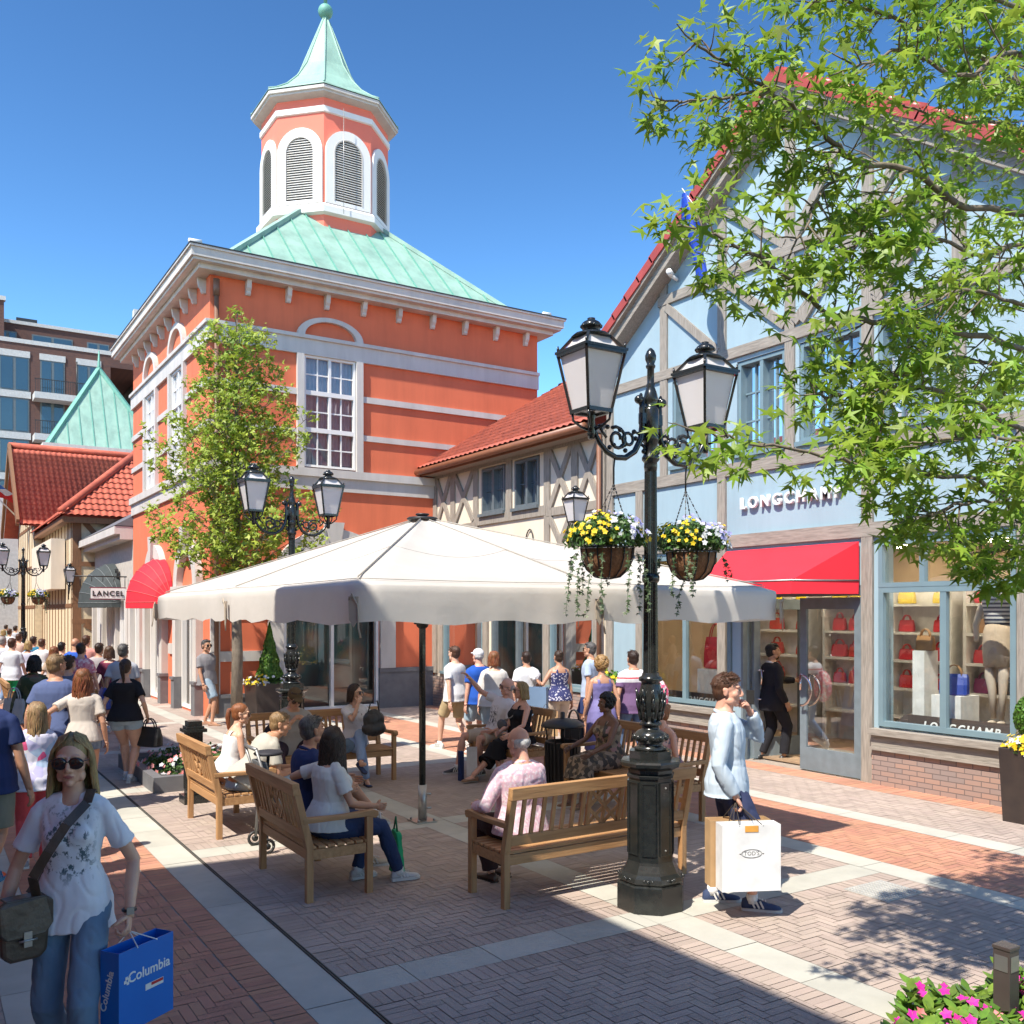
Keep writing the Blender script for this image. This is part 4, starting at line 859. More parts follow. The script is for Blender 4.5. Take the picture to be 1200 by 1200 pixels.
def make_lamp():
    t=thing('street_lamp','tall glossy black cast iron lamp post with two square lanterns, nearest the viewer','street lamp')
    o8=math.pi/8
    m=MB(); m.lathe([(.265,0),(.265,.2),(.245,.215)],n=8,rot=o8,smooth=False)
    m.lathe([(.25,.215),(.262,.235),(.25,.262),(.222,.285),(.215,.30),(.20,.33),(.19,.35),(.182,.37)],n=8,rot=o8,smooth=False)
    for k in range(48): a=k*2*math.pi/48; rr=.244*math.cos(o8)/math.cos(((a)%(math.pi/4))-o8) ; m.sph((rr*math.cos(a),rr*math.sin(a),.25),.014,6,4)
    m.lathe([(.18,.37),(.172,1.0),(.185,1.0)],n=8,rot=o8,smooth=False,)
    m.lathe([(.185,1.0),(.19,1.02),(.175,1.035),(.18,1.06),(.235,1.09),(.242,1.115),(.235,1.13),(.17,1.135),(.17,1.2),(.15,1.2)],n=8,rot=o8,smooth=False)
    base=obj('base',m,M['iron'],t)
    m=MB()
    for k in range(8):   # raised panels on the eight faces
        a=k*math.pi/4; n_=Vector((math.cos(a),math.sin(a),0)); tn=Vector((-math.sin(a),math.cos(a),0)); ap=.174*math.cos(o8)+.001
        tf=lambda p,n_=n_,tn=tn,ap=ap: n_*(ap+p.y)+tn*p.x+Vector((0,0,p.z))
        m.tf=tf
        if k%2==0 or 1: m.box(-.045,.045,0,.007,.43,.96); m.box(-.052,-.045,0,.013,.42,.97); m.box(.045,.052,0,.013,.42,.97); m.box(-.045,.045,0,.013,.96,.97); m.box(-.045,.045,0,.013,.42,.43)
    m.tf=None; pa=obj('access_panel',m,M['iron'],base)
    m=MB()
    for k in (6,): 
        a=k*math.pi/4; n_=Vector((math.cos(a),math.sin(a),0)); 
        for z in (.46,.93): m.sph(n_*(.174*math.cos(o8)+.01)+Vector((0,0,z)),.008,8,6)
    obj('bolt',m,M['galv'],base)
    m=MB()
    m.lathe([(.12,1.2),(.13,1.215),(.10,1.235),(.085,1.25),(.12,1.275),(.128,1.30),(.12,1.33),(.095,1.35),(.07,1.36),(.065,1.385),(.085,1.39),(.085,1.41),(.07,1.42),(.078,1.46),(.093,1.52),(.098,1.58),(.088,1.64),(.074,1.7),(.07,1.72),(.09,1.73),(.09,1.755),(.07,1.765),(.062,1.79)],n=20)
    for k in range(12): a=k*math.pi/6; m.sph((.122*math.cos(a),.122*math.sin(a),1.3),.024,8,5)
    for zz,r_ in ((1.43,.075),(1.5,.088),(1.57,.09)): ring_leaf(m,(0,0,0),r_,zz,9,.10,.016)
    obj('collar',m,M['iron'],t)
    m=MB()
    n=24; vs=[];prof=[(.058,1.78),(.052,2.52),(.047,3.33)]
    for r,z in prof:
        for j in range(n*2): a=math.pi*j/n; rr=r*(1-.09*(j%2)); vs.append((rr*math.cos(a),rr*math.sin(a),z))
    m.add(vs,[(i*2*n+j,i*2*n+(j+1)%(2*n),(i+1)*2*n+(j+1)%(2*n),(i+1)*2*n+j) for i in range(2) for j in range(2*n)])
    m.lathe([(.058,2.48),(.068,2.5),(.068,2.53),(.055,2.55)],n=16)
    m.lathe([(.047,3.33),(.052,3.37),(.05,3.4),(.068,3.42),(.068,3.44),(.055,3.46),(.055,3.55),(.064,3.56),(.066,3.6),(.06,3.61),(.066,3.63),(.066,3.80),(.058,3.82),(.04,3.83),(.055,3.865),(.058,3.89),(.045,3.94),(.03,3.98),(.034,3.995),(.027,4.01),(.027,4.12),(.034,4.125),(.038,4.14),(.028,4.155),(.042,4.19),(.043,4.22),(.03,4.255),(.012,4.275),(.002,4.28)],n=14)
    obj('shaft',m,M['iron'],t)
    for s_ in (-1,1):
        m=MB(); L=.57
        # bold curl from the shaft down and out under the lantern
        pts=[(.10,3.66),(.115,3.70),(.095,3.735),(.072,3.71),(.085,3.64),(.085,3.50),(.10,3.40),(.16,3.30),(.25,3.245),(.34,3.24),(.43,3.275),(.5,3.34),(.55,3.42),(.57,3.5)]
        m.tube([(s_*x,0,z) for x,z in pts],[.012,.018,.02,.02,.024,.024,.024,.024,.023,.022,.021,.02,.02,.024],8); m.sph((s_*.118,0,3.70),.034,10,7); m.box(min(s_*.06,s_*.1),max(s_*.06,s_*.1),-.025,.025,3.52,3.6)
        m.tube([(s_*x,0,z) for x,z in ((.09,3.36),(.06,3.34),(.07,3.31))],.013,6); m.sph((s_*.068,0,3.31),.02,8,5)
        # scrollwork
        sc=[(s_*(.33+.10*math.cos(a)*(1-.07*a)),.0,3.38+.10*math.sin(a)*(1-.07*a)) for a in [q*.5 for q in range(2,20)]]; m.tube(sc,.014,6)
        sc=[(s_*(.22+.055*math.cos(a)*(1-.06*a)),.0,3.385+.055*math.sin(a)*(1-.06*a)) for a in [q*.55 for q in range(-2,13)]]; m.tube(sc,.013,6)
        m.tube([(s_*x,0,z) for x,z in ((.43,3.38),(.47,3.42),(.5,3.47))],.012,6); m.tube([(s_*x,0,z) for x,z in ((.12,3.44),(.16,3.45),(.19,3.42))],.012,6)
        for x,z in ((.165,3.45),(.15,3.4),(.28,3.33),(.36,3.33),(.25,3.3),(.40,3.31),(.42,3.46),(.30,3.45)): m.sph((s_*x,0,z),.019,7,5)
        m.v=[p+Vector((0,0,.17)) for p in m.v]; obj('arm',m,M['iron'],t)
        lantern_parts(t,(s_*L,0,3.725),1.0)
    return t
L0=make_lamp(); L0.location=(4.76,5.50,0)
for loc,lab in (((4.72,13.5,0),'black two-lantern lamp post rising behind the big cream umbrella'),((2.85,32.8,0),'black two-lantern lamp post among the crowd at the far left')):
    c=copy_tree(L0); c.location=loc; c['label']=lab
for c in [o for o in COL.objects if o.name.startswith('street_lamp')]: c['group']='cast iron street lamps'
# wall lantern brackets
def wall_lamp(loc,d,lab,L=.75):
    t=thing('wall_lantern',lab,'wall lamp',loc,'bracket lanterns on house walls'); lc_=Vector(loc); d=Vector(d)
    lantern_parts(t,lc_+d*L+Vector((0,0,.1)),.95)
    m=MB(); p=lambda x,z: lc_+d*x+Vector((0,0,z))
    m.tube([p(0,0),p(L+.05,0)],.014,6); m.tube([p(0,-.35),p(.15,-.3),p(.35,-.12),p(L*.8,-.02)],.012,6); m.tube([p(.2+.08*math.cos(a),-.12+.07*math.sin(a)) for a in [q*.5 for q in range(14)]],.01,6); m.sph(p(L+.07,0),.025); m.tube([p(0,-.5),p(0,.12)],.02,6)
    m.tube([p(L,-.12),p(L,.0)],.02,6); obj('bracket',m,M['iron'],t); return t
wall_lamp((10.62,13.62,3.78),(-1,0,0),'black wall lantern on a bracket between the cream and the blue shop',.6)
wall_lamp((4.5,35.7,3.2),(0,-1,0),'black wall lantern on the side wall of the far timbered house',.3)
# ================= greenery helpers
def leafpoly(kind):
    if kind=='star':
        out=[];tips=[(0,1.0),(58,.86),(122,.62),(-122,.62),(-58,.86)]
        tips.sort()
        tips=[(-122,.62),(-60,.88),(0,1.0),(60,.88),(122,.62)]
        for i,(a,r) in enumerate(tips):
            wd=13; out+= [((a-wd)*math.pi/180,r*.5),(a*math.pi/180,r),((a+wd)*math.pi/180,r*.5)]
            if i<4: out.append(((a+30)*math.pi/180,.26))
        pts=[(r*math.sin(a),r*math.cos(a)+.0) for a,r in out]; pts.append((0,-.12)); return pts
    if kind=='oval': return [(0,-.5),(.22,-.2),(.28,.1),(.15,.4),(0,.55),(-.15,.4),(-.28,.1),(-.22,-.2)]
    if kind=='tri': return [(-.35,-.35),(.35,-.35),(0,.6)]
    if kind=='rhomb': return [(0,-.5),(.25,0),(0,.5),(-.25,0)]
    if kind=='star3': return [(-.2,-.3),(-.9,.1),(-.25,.2),(0,1),(.25,.2),(.9,.1),(.2,-.3)]
LP={k:leafpoly(k) for k in('star','oval','tri','rhomb','star3')}
def addleaf(mb,c,size,nrm,tip,kind='oval',fold=.15):
    n=Vector(nrm).normalized(); t=Vector(tip); t=t-n*t.dot(n)
    if t.length<1e-4: t=n.orthogonal()
    t.normalize(); s_=t.cross(n); c=Vector(c)
    P=LP[kind]; vs=[c+(s_*x+t*y+n*(-fold*(abs(x)+.6*y*y)))*size for x,y in P]
    if kind=='star': vs.append(c+t*.1*size); k=len(P); mb.add(vs,[(i,(i+1)%k,k) for i in range(k)])
    else: mb.add(vs,[tuple(range(len(P)))])
def rvec(r=rnd):
    while 1:
        v=Vector((r.uniform(-1,1),r.uniform(-1,1),r.uniform(-1,1)))
        if .05<v.length<1: return v.normalized()
M['leafy']=mat('spring_leaf',(.30,.43,.05),.42,(.19,.32,.035),3,island=.3,trans=.48,spec=.4)
M['leafy2']=mat('street_tree_leaf',(.38,.45,.06),.5,(.24,.34,.04),3,island=.28,trans=.35,spec=.4)
M['leafdark']=mat('basket_leaf',(.07,.15,.03),.5,(.045,.10,.02),5,island=.3,trans=.25)
M['leafbox']=mat('box_leaf',(.10,.22,.02),.5,(.07,.16,.015),5,island=.3,trans=.2)
M['ivy']=mat('variegated_ivy',(.16,.2,.11),.5,(.06,.11,.04),30,island=.3,trans=.2)
M['fyel']=mat('yellow_pansy',(.80,.62,.02),.6,(.75,.5,.01),9,trans=.2,island=.1)
M['fwhi']=mat('white_pansy',(.72,.74,.72),.6,(.6,.62,.7),9,trans=.2)
M['flil']=mat('lilac_pansy',(.42,.42,.72),.6,(.34,.32,.62),9,trans=.2)
M['fpink']=mat('magenta_impatiens',(.72,.03,.38),.6,(.6,.02,.3),9,trans=.25,island=.15)
M['fred']=mat('coral_flower',(.7,.12,.12),.6,(.75,.4,.4),9,trans=.2,island=.15)
def flower(mb,c,size,n,r=rnd):
    n=Vector(n).normalized(); a=n.orthogonal().normalized(); b=n.cross(a)
    for k in range(5):
        t=2*math.pi*(k+r.random()*.2)/5; d=a*math.cos(t)+b*math.sin(t); e=n.cross(d)
        mb.add([Vector(c),Vector(c)+(d*.5+e*.38+n*.1)*size,Vector(c)+(d+n*.12)*size,Vector(c)+(d*.5-e*.38+n*.1)*size],[(0,1,2,3)])
def bedmass(par,c,rx,ry,rz,nleaf,flow,size=.04,seed=1,kind='oval',leafm='leafdark',top=True,fs=.028):
    r=random.Random(seed); m=MB(); c=Vector(c)
    for i in range(nleaf):
        d=rvec(r)
        if top and d.z<-.2: d.z=-d.z*.3
        q=r.uniform(.55,1.0)**.5; bump=1+.14*math.sin(d.x*7+seed)*math.cos(d.y*6+seed*2); p=c+Vector((d.x*rx,d.y*ry,d.z*rz))*q*bump
        addleaf(m,p,size*r.uniform(.7,1.3),d+rvec(r)*.9,rvec(r)+Vector((0,0,-.2)),kind)
    o=obj('foliage',m,M[leafm],par,fix=False)
    for k,(fm,nf,zone) in enumerate(flow):
        m=MB()
        for i in range(nf):
            while 1:
                d=rvec(r)
                if d.z<-.1: d.z=abs(d.z)
                if zone is None or zone(d,r): break
            bump=1+.14*math.sin(d.x*7+seed)*math.cos(d.y*6+seed*2); p=c+Vector((d.x*rx,d.y*ry,d.z*rz))*r.uniform(.97,1.08)*bump
            flower(m,p,fs*r.uniform(.8,1.2),d+rvec(r)*.5+Vector((-.2,-.3,.2)),r)
        fo_=obj('flowers',m,M[fm],par,fix=False); fo_['kind']='stuff'
    return o
def basket(c,lab,seed,hook=None):
    c=Vector(c); t=thing('hanging_basket',lab,'flower basket',c,'hanging baskets on the lamp posts')
    m=MB(); m.lathe([(.02,-.19),(.09,-.18),(.15,-.13),(.185,-.05),(.195,.02),(.17,.02)],c,24); bk=obj('coir_bowl',m,mat('coir',(.27,.13,.06),.95,(.16,.075,.035),25,bump=.8,bscale=60) if 'coir' not in bpy.data.materials else bpy.data.materials['coir'],t)
    m=MB()
    for k in range(12):
        a=k*math.pi/6; m.tube([c+Vector((r_*math.cos(a),r_*math.sin(a),z)) for r_,z in((.02,-.2),(.095,-.185),(.158,-.13),(.192,-.05),(.2,.03))],.005,5)
    m.tube([c+Vector((.2*math.cos(a),.2*math.sin(a),.03)) for a in [q*math.pi/12 for q in range(25)]],.006,5); obj('wire_frame',m,M['ironm'],bk)
    hk=Vector(hook) if hook else c+Vector((0,0,.62)); m=MB()
    for k in range(4):
        a=k*math.pi/2+.6; e=c+Vector((.2*math.cos(a),.2*math.sin(a),.03)); s0=hk+Vector((0,0,-.2)); n=18
        for i in range(n):
            p=s0.lerp(e,i/n); q=s0.lerp(e,(i+.8)/n); m.bar(p,q,.010 if i%2 else .004,.004 if i%2 else .010)
    m.tube([hk+Vector((0,0,-.2)),hk+Vector((0,0,-.08)),hk+Vector((0.01,0,0)),hk+Vector((.0,0,.03))],.007,6); obj('chain',m,M['ironm'],t)
    bedmass(t,c+Vector((0,0,.08)),.30,.30,.20,2600,[('fyel',105,lambda d,r:(d.x*.9-d.y*.3<-.05 or d.x>.45) and r.random()<.3+.7*abs(math.sin(d.x*6+d.z*5))),('fwhi',95,lambda d,r:-.4<d.x<.8),('flil',60,lambda d,r:-.1<d.x<.6)],.036,seed,fs=.021)
    r=random.Random(seed+9); m=MB(); v=MB()
    for k in range(11):
        a=r.uniform(0,6.28); p=c+Vector((.24*math.cos(a),.24*math.sin(a),.0)); L=r.choice([.12,.2,.25,.3,.45]); pts=[p]
        d=Vector((math.cos(a)*.5,math.sin(a)*.5,-.3))
        for i in range(int(L/.03)):
            d=(d+Vector((r.uniform(-.2,.2),r.uniform(-.2,.2),-.35))).normalized(); pts.append(pts[-1]+d*.032); 
            for _ in range(2): addleaf(v,pts[-1]+rvec(r)*.014,.024*r.uniform(.7,1.3),Vector((-.5,-.6,.4))+rvec(r)*.8,Vector((0,0,-1))+rvec(r)*.6,'star3')
        m.tube(pts,.0018,4)
    iv=obj('trailing_ivy',v,M['ivy'],t,fix=False); obj('stem',m,M['leafdark'],iv)
    return t
basket((4.76-.42,5.5,2.70),'round coir hanging basket of yellow pansies left of the nearest lamp post',3,(4.76-.36,5.5,3.41))
basket((4.76+.42,5.5,2.70),'round coir hanging basket of yellow and lilac pansies right of the nearest lamp post',11,(4.76+.36,5.5,3.41))
b3=basket((2.85-.42,32.8,2.70),'hanging flower basket on the left of the farthest lamp post',21,(2.85-.36,32.8,3.41)); basket((2.85+.42,32.8,2.70),'hanging flower basket on the right of the farthest lamp post',23,(2.85+.36,32.8,3.41))
# ================= big rectangular umbrella
ux,uy,ha,hb_=4.61,9.04,2.07,3.05
um=thing('parasol','huge cream canvas market parasol with hanging valance over the benches','parasol',(ux,uy,0))
def canopy():
    m=MB(); m.smooth=True
    # ribs: 8 rays; the cloth sags a little between them
    N=96; K=14; apex=3.27; ez=2.47; ring_=[]
    def edge(t):
        c_,s_=math.cos(t),math.sin(t); k=min(ha/abs(c_) if abs(c_)>1e-6 else 1e9,hb_/abs(s_) if abs(s_)>1e-6 else 1e9); return Vector((c_*k,s_*k,0))
    ribs=sorted([0,math.pi/2,math.pi,-math.pi/2]+[math.atan2(sy*hb_,sx*ha) for sx in(-1,1) for sy in(-1,1)]); ribs=[r_%(2*math.pi) for r_ in ribs]; ribs.sort()
    angs=[]
    for i in range(8):
        a0=ribs[i];a1=ribs[(i+1)%8]+(2*math.pi if i==7 else 0)
        for q in range(12): angs.append((a0+(a1-a0)*q/12,q/12,i))
    vs=[]
    for a,q,i in angs:
        e=edge(a); sag=4*q*(1-q)
        for k in range(K+1):
            f=.035+(.965)*k/K
            z=apex-(apex-ez)*f-.085*math.sin(math.pi*f)*sag-.0*f
            sc_=f*(1-.012*sag*f)
            if k==K: z-=.02
            vs.append(Vector((ux,uy,0))+e*sc_+Vector((0,0,z)))
        # rounded lip then valance
        e1=e*(1.004-.012*sag); hang=.275
        for j,(o_,dz) in enumerate(((1.003,-.012),(1.005,-.06),(1.004,-.16),(1.002,-hang))):
            wv=(.010*math.sin(a*41+j)+.008*math.sin(a*87+2))*(j/3)+(.02*math.sin(q*math.pi*6)*(j/3) if (q<.17 or q>.83) else 0)
            ee=e*(o_-.012*sag*1.0); nn=Vector((e.x,e.y,0)).normalized()
            vs.append(Vector((ux,uy,0))+ee+nn*wv+Vector((0,0,ez-.02+dz+(.018*math.sin(a*23) if j==3 else 0))))
    W_=K+5; n=len(angs)
    m.add(vs,[(i*W_+k,((i+1)%n)*W_+k,((i+1)%n)*W_+k+1,i*W_+k+1) for i in range(n) for k in range(W_-1)])
    return m,angs,edge,ribs
cm,angs,edge,ribs=canopy()
cn=obj('canopy',cm,M['canvas'],um,fix=True)
m=MB()
for r_ in ribs:
    e=edge(r_); m.tube([Vector((ux,uy,0))+e*f+Vector((0,0,3.277-(.80)*f+.003)) for f in (.04,.25,.5,.75,.97)],.006,5)

for f in (.55,.975):
    pts=[]
    for a,q,i in angs:
        e=edge(a); sg=4*q*(1-q); pts.append(Vector((ux,uy,0))+e*(f*(1-.012*sg*f))+Vector((0,0,3.27-.8*f-.085*math.sin(math.pi*f)*sg+.001)))
    m.tube(pts+[pts[0]],.003,4)
obj('seam',m,mat('grey_seam',(.4,.37,.32),.8),cn)
m=MB()
for r_ in ribs:
    e=edge(r_); m.bar(Vector((ux,uy,0))+e*.04+Vector((0,0,3.19)),Vector((ux,uy,0))+e*.985+Vector((0,0,2.41)),.03,.045); m.bar(Vector((ux,uy,2.55)),Vector((ux,uy,0))+e*.5+Vector((0,0,2.79)),.025,.03)
obj('rib_frame',m,M['galv'],um)
for r_ in ribs:
    e=edge(r_); tdir=Vector((-e.y,e.x,0)).normalized(); n_=e.normalized(); m=MB(); c=Vector((ux,uy,0))+e*1.012
    m.prism([c+tdir*-.035+Vector((0,0,2.36)),c+tdir*.035+Vector((0,0,2.36)),c+tdir*.03+Vector((0,0,2.2)),c+Vector((0,0,2.15)),c+tdir*-.03+Vector((0,0,2.2))],n_*.012)
    m.tube([c+tdir*(-.03)+n_*.02+Vector((0,0,2.34)),c+tdir*(-.01)+n_*.03+Vector((0,0,2.38)),c+tdir*(.03)+n_*.02+Vector((0,0,2.3)),c+tdir*.035+n_*.02+Vector((0,0,2.15)),c+tdir*.05+n_*.02+Vector((0,0,2.08))],.007,5); obj('corner_strap',m,mat('strap_cloth',(.45,.37,.28),.8) if 'strap_cloth' not in bpy.data.materials else bpy.data.materials['strap_cloth'],um)
m=MB(); m.tube([(ux,uy,.38),(ux,uy,3.2)],.036,16); pl=obj('pole',m,M['iron'],um)
m=MB(); m.lathe([(.036,2.08),(.06,2.1),(.07,2.13),(.09,2.15),(.09,2.17),(.04,2.18)],(ux,uy,0),18)
for k in range(12): a=k*math.pi/6; m.sph((ux+.083*math.cos(a),uy+.083*math.sin(a),2.135),.011,6,4)
obj('pole_collar',m,M['ironm'],pl)
m=MB(); m.tube([(ux,uy,.02),(ux,uy,.4)],.046,16); m.box(ux-.12,ux+.12,uy-.12,uy+.12,.007,.022)
for k in range(4): a=k*math.pi/2+.78; m.lathe([(.014,.022),(.014,.045)],(ux+.13*math.cos(a),uy+.13*math.sin(a),0),6)
for z in (.15,.3): m.tube([(ux,uy,z),(ux+.085,uy-.04,z)],.012,6)
obj('ground_socket',m,M['galv'],um)
m=MB(); m.lathe([(.16,3.245),(.17,3.26),(.15,3.275),(.05,3.28),(.05,3.29),(.075,3.3),(.07,3.315),(.02,3.32)],(ux,uy,0),18); obj('cap',m,M['ironm'],um)
# ================= teak benches
def make_bench(W=1.2,name='bench'):
    # local: x along the bench 0..W, y = depth (0 = back legs, .55 = front), faces +y
    t=thing('park_bench','b','bench'); st=.055
    def leg(px,py,h,lean=0):
        m=MB(); 
        if lean: m.prism([(px,py,0),(px,py+st,0),(px,py+st+.0,.45),(px,py+st-.11,h),(px,py-.11,h),(px,py,.42)],(st,0,0))
        else: m.box(px,px+st,py,py+st,0,h)
        obj('leg',m,M['teakz'],t,bevel=.005)
    leg(0,0,.90,1); leg(W-st,0,.90,1); leg(0,.50,.62); leg(W-st,.50,.62)
    m=MB()
    for k in range(7): y=.02+.078*k; m.box(.0 if False else .01,W-.01,y,y+.062,.415-.0*k,.437)
    obj('seat',m,M['teakx'],t,bevel=.004)
    m=MB(); m.box(st,W-st,.51,.535,.33,.41); m.box(st,W-st,.015,.04,.33,.41); m.box(.012,.04,st,.50,.33,.41); m.box(W-.04,W-.012,st,.50,.33,.41); obj('apron',m,M['teakx'],t,bevel=.004)
    def bk(z,o=.0): return .028-.11*max(0,(z-.43))/.47+o     # y of the back plane
    m=MB(); m.prism([(-.003,bk(.9,-.03),.845),(-.003,bk(.9,.03),.845),(-.003,bk(.9,.03)-.01,.94),(-.003,bk(.9,-.03)-.01,.94)],(W+.006,0,0)); m.prism([(st,bk(.52,-.02),.48),(st,bk(.52,.02),.48),(st,bk(.52,.02)-.01,.56),(st,bk(.52,-.02)-.01,.56)],(W-2*st,0,0)); br_=obj('back_rail',m,M['teakx'],t,bevel=.005)
    m=MB(); z0,z1=.555,.85
    def sl(x0,zz0,x1,zz1,w=.035,dy=0): 
        m.bar((x0,bk(zz0)+dy,zz0),(x1,bk(zz1)+dy,zz1),w,.018,up=(1,0,0)) if abs(x1-x0)<1e-3 else m.bar((x0,bk(zz0)+dy,zz0),(x1,bk(zz1)+dy,zz1),.014,w,up=(0,1,0)) if False else m.bar((x0,bk(zz0)+dy,zz0),(x1,bk(zz1)+dy,zz1),.018,w,up=(0,1,0))
    mid=W/2; pw=.16; zm=(z0+z1)/2
    n=4 if W<1.5 else 7
    for s_ in (-1,1):
        for k in range(n):
            x=mid+s_*(pw+.03+(W/2-st-pw-.05)*(k+.3)/n); m.box(x-.016,x+.016,bk(zm)-.01,bk(zm)+.01,z0,z1) if False else m.prism([(x-.016,bk(z0)-.009,z0-.01),(x+.016,bk(z0)-.009,z0-.01),(x+.016,bk(z1)-.009,z1+.01),(x-.016,bk(z1)-.009,z1+.01)],(0,.018,0))
        x=mid+s_*pw; m.prism([(x-.018,bk(z0)-.012,z0-.01),(x+.018,bk(z0)-.012,z0-.01),(x+.018,bk(z1)-.012,z1+.01),(x-.018,bk(z1)-.012,z1+.01)],(0,.024,0))
        for (za,zb) in ((z0,zm),(zm,z1)):
            for p,q,dy in (((mid,za),(mid+s_*pw,zb),.0),((mid,zb),(mid+s_*pw,za),.003)):
                d=Vector((q[0]-p[0],0,q[1]-p[1])).normalized(); nn=Vector((-d.z,0,d.x))*.013
                a=Vector((p[0],bk(p[1])-.008+dy,p[1]));b=Vector((q[0],bk(q[1])-.008+dy,q[1])); m.prism([a-nn,a+nn,b+nn,b-nn],(0,.015,0))
    m.prism([(mid-.013,bk(z0)-.004,z0),(mid+.013,bk(z0)-.004,z0),(mid+.013,bk(z1)-.004,z1),(mid-.013,bk(z1)-.004,z1)],(0,.014,0))
    obj('lattice_back',m,M['teakz'],t,bevel=0)
    for x in (0,W-st):
        m=MB(); m.prism([(x-.004,-.03,.62),(x-.004,.52,.62),(x-.004,.575,.60),(x-.004,.60,.62),(x-.004,.60,.655),(x-.004,.56,.67),(x-.004,.3,.655),(x-.004,-.035,.665)],(st+.008,0,0)); obj('armrest',m,M['teak'],t,bevel=.006)
    return t
B0=make_bench(1.2); B1=make_bench(1.85)
def place(o,x,y,th,lab,first=False):
    c=o if first else copy_tree(o); c.location=(x,y,0); c.rotation_euler=(0,0,th); c['label']=lab; c['group']='teak lattice-back benches around the parasol'; return c
# facing +X (right): local +y -> +X : rotate -90deg, x runs down the street
place(B0,2.55,8.15,-math.pi/2,'teak bench nearest the viewer on the left with a brunette in white tee on it',True)
place(B0,2.52,10.58,-math.pi/2,'teak bench at the left edge of the parasol, shown end-on in the sun')
place(B1,3.75,6.0,0,'long teak bench with its back to the viewer, beside the nearest lamp post',True)
# facing -X
place(B0,7.18,10.35,math.pi/2,'teak bench at the back right holding the couple of shirt and black dress')
place(B1,7.18,7.4,math.pi/2,'long teak bench on the right behind the nearest lamp post')
# facing -Y
place(B1,5.46,12.02,math.pi,'long teak bench at the far side of the parasol facing the viewer')
place(B1,1.55,21.5,-math.pi/2,'teak bench among the crowd at the left edge')
# ================= litter bin
def bin_(x,y):
    t=thing('litter_bin','round dark steel litter bin with domed lid between two benches','litter bin',(x,y,0)); c=(x,y,0)
    m=MB(); m.lathe([(.19,.02),(.2,.05),(.215,.6),(.225,.62),(.2,.62),(.19,.5)],c,26); bd=obj('body',m,M['ironm'],t)
    m=MB()
    for k in range(26): a=k*2*math.pi/26; m.bar((x+.212*math.cos(a),y+.212*math.sin(a),.06),(x+.225*math.cos(a),y+.225*math.sin(a),.6),.02,.012)
    obj('slat_cage',m,M['ironm'],bd)
    m=MB(); m.lathe([(.27,.80),(.28,.81),(.27,.84),(.2,.88),(.1,.905),(.03,.91),(.03,.98),(.02,.99)],c,28); obj('lid',m,M['ironm'],t)
    m=MB()
    for k in range(4): a=k*math.pi/2+.5; m.tube([(x+.22*math.cos(a),y+.22*math.sin(a),.6),(x+.24*math.cos(a),y+.24*math.sin(a),.82)],.01,6)
    m.tube([(x,y,.5),(x,y,.9)],.03,8); obj('lid_support',m,M['ironm'],t)
bin_(6.95,9.72)
# fluted pedestal at the flower bed on the left
t=thing('bollard','black fluted iron pedestal with flat cap beside the left flower bed','bollard',(2.79,11.42,0)); m=MB(); k_=.68
def pb(x0,x1,y0,y1,z0,z1): m.box(2.79+x0*k_,2.79+x1*k_,11.42+y0*k_,11.42+y1*k_,z0,z1)
pb(-.2,.2,-.2,.2,0,.1); pb(-.13,.13,-.13,.13,.1,.84)
for k in range(5): q=-.115+.055*k; pb(q,q+.02,-.142,-.13,.16,.8); pb(-.142,-.13,q,q+.02,.16,.8)
pb(-.19,.19,-.19,.19,.84,.88); pb(-.15,.15,-.15,.15,.88,.91); pb(-.12,.12,-.12,.12,.91,.97); obj('pedestal',m,M['iron'],t,bevel=.005)
# raised kerb bed with flowers between
t=thing('flower_bed','low dark kerbed bed of coral and white flowers behind the left bench','flower bed',(3.2,13,0))
m=MB(); ring(m,2.5,4.1,12.2,14.6,.12,0,.2); obj('kerb',m,M['stone'],t); m=MB(); m.box(2.62,3.98,12.32,14.48,.01,.14); obj('soil',m,M['darkin'],t)
bedmass(t,(3.3,13.3,.12),.7,1.1,.28,1500,[('fred',120,None),('fwhi',60,None)],.06,5,fs=.035)
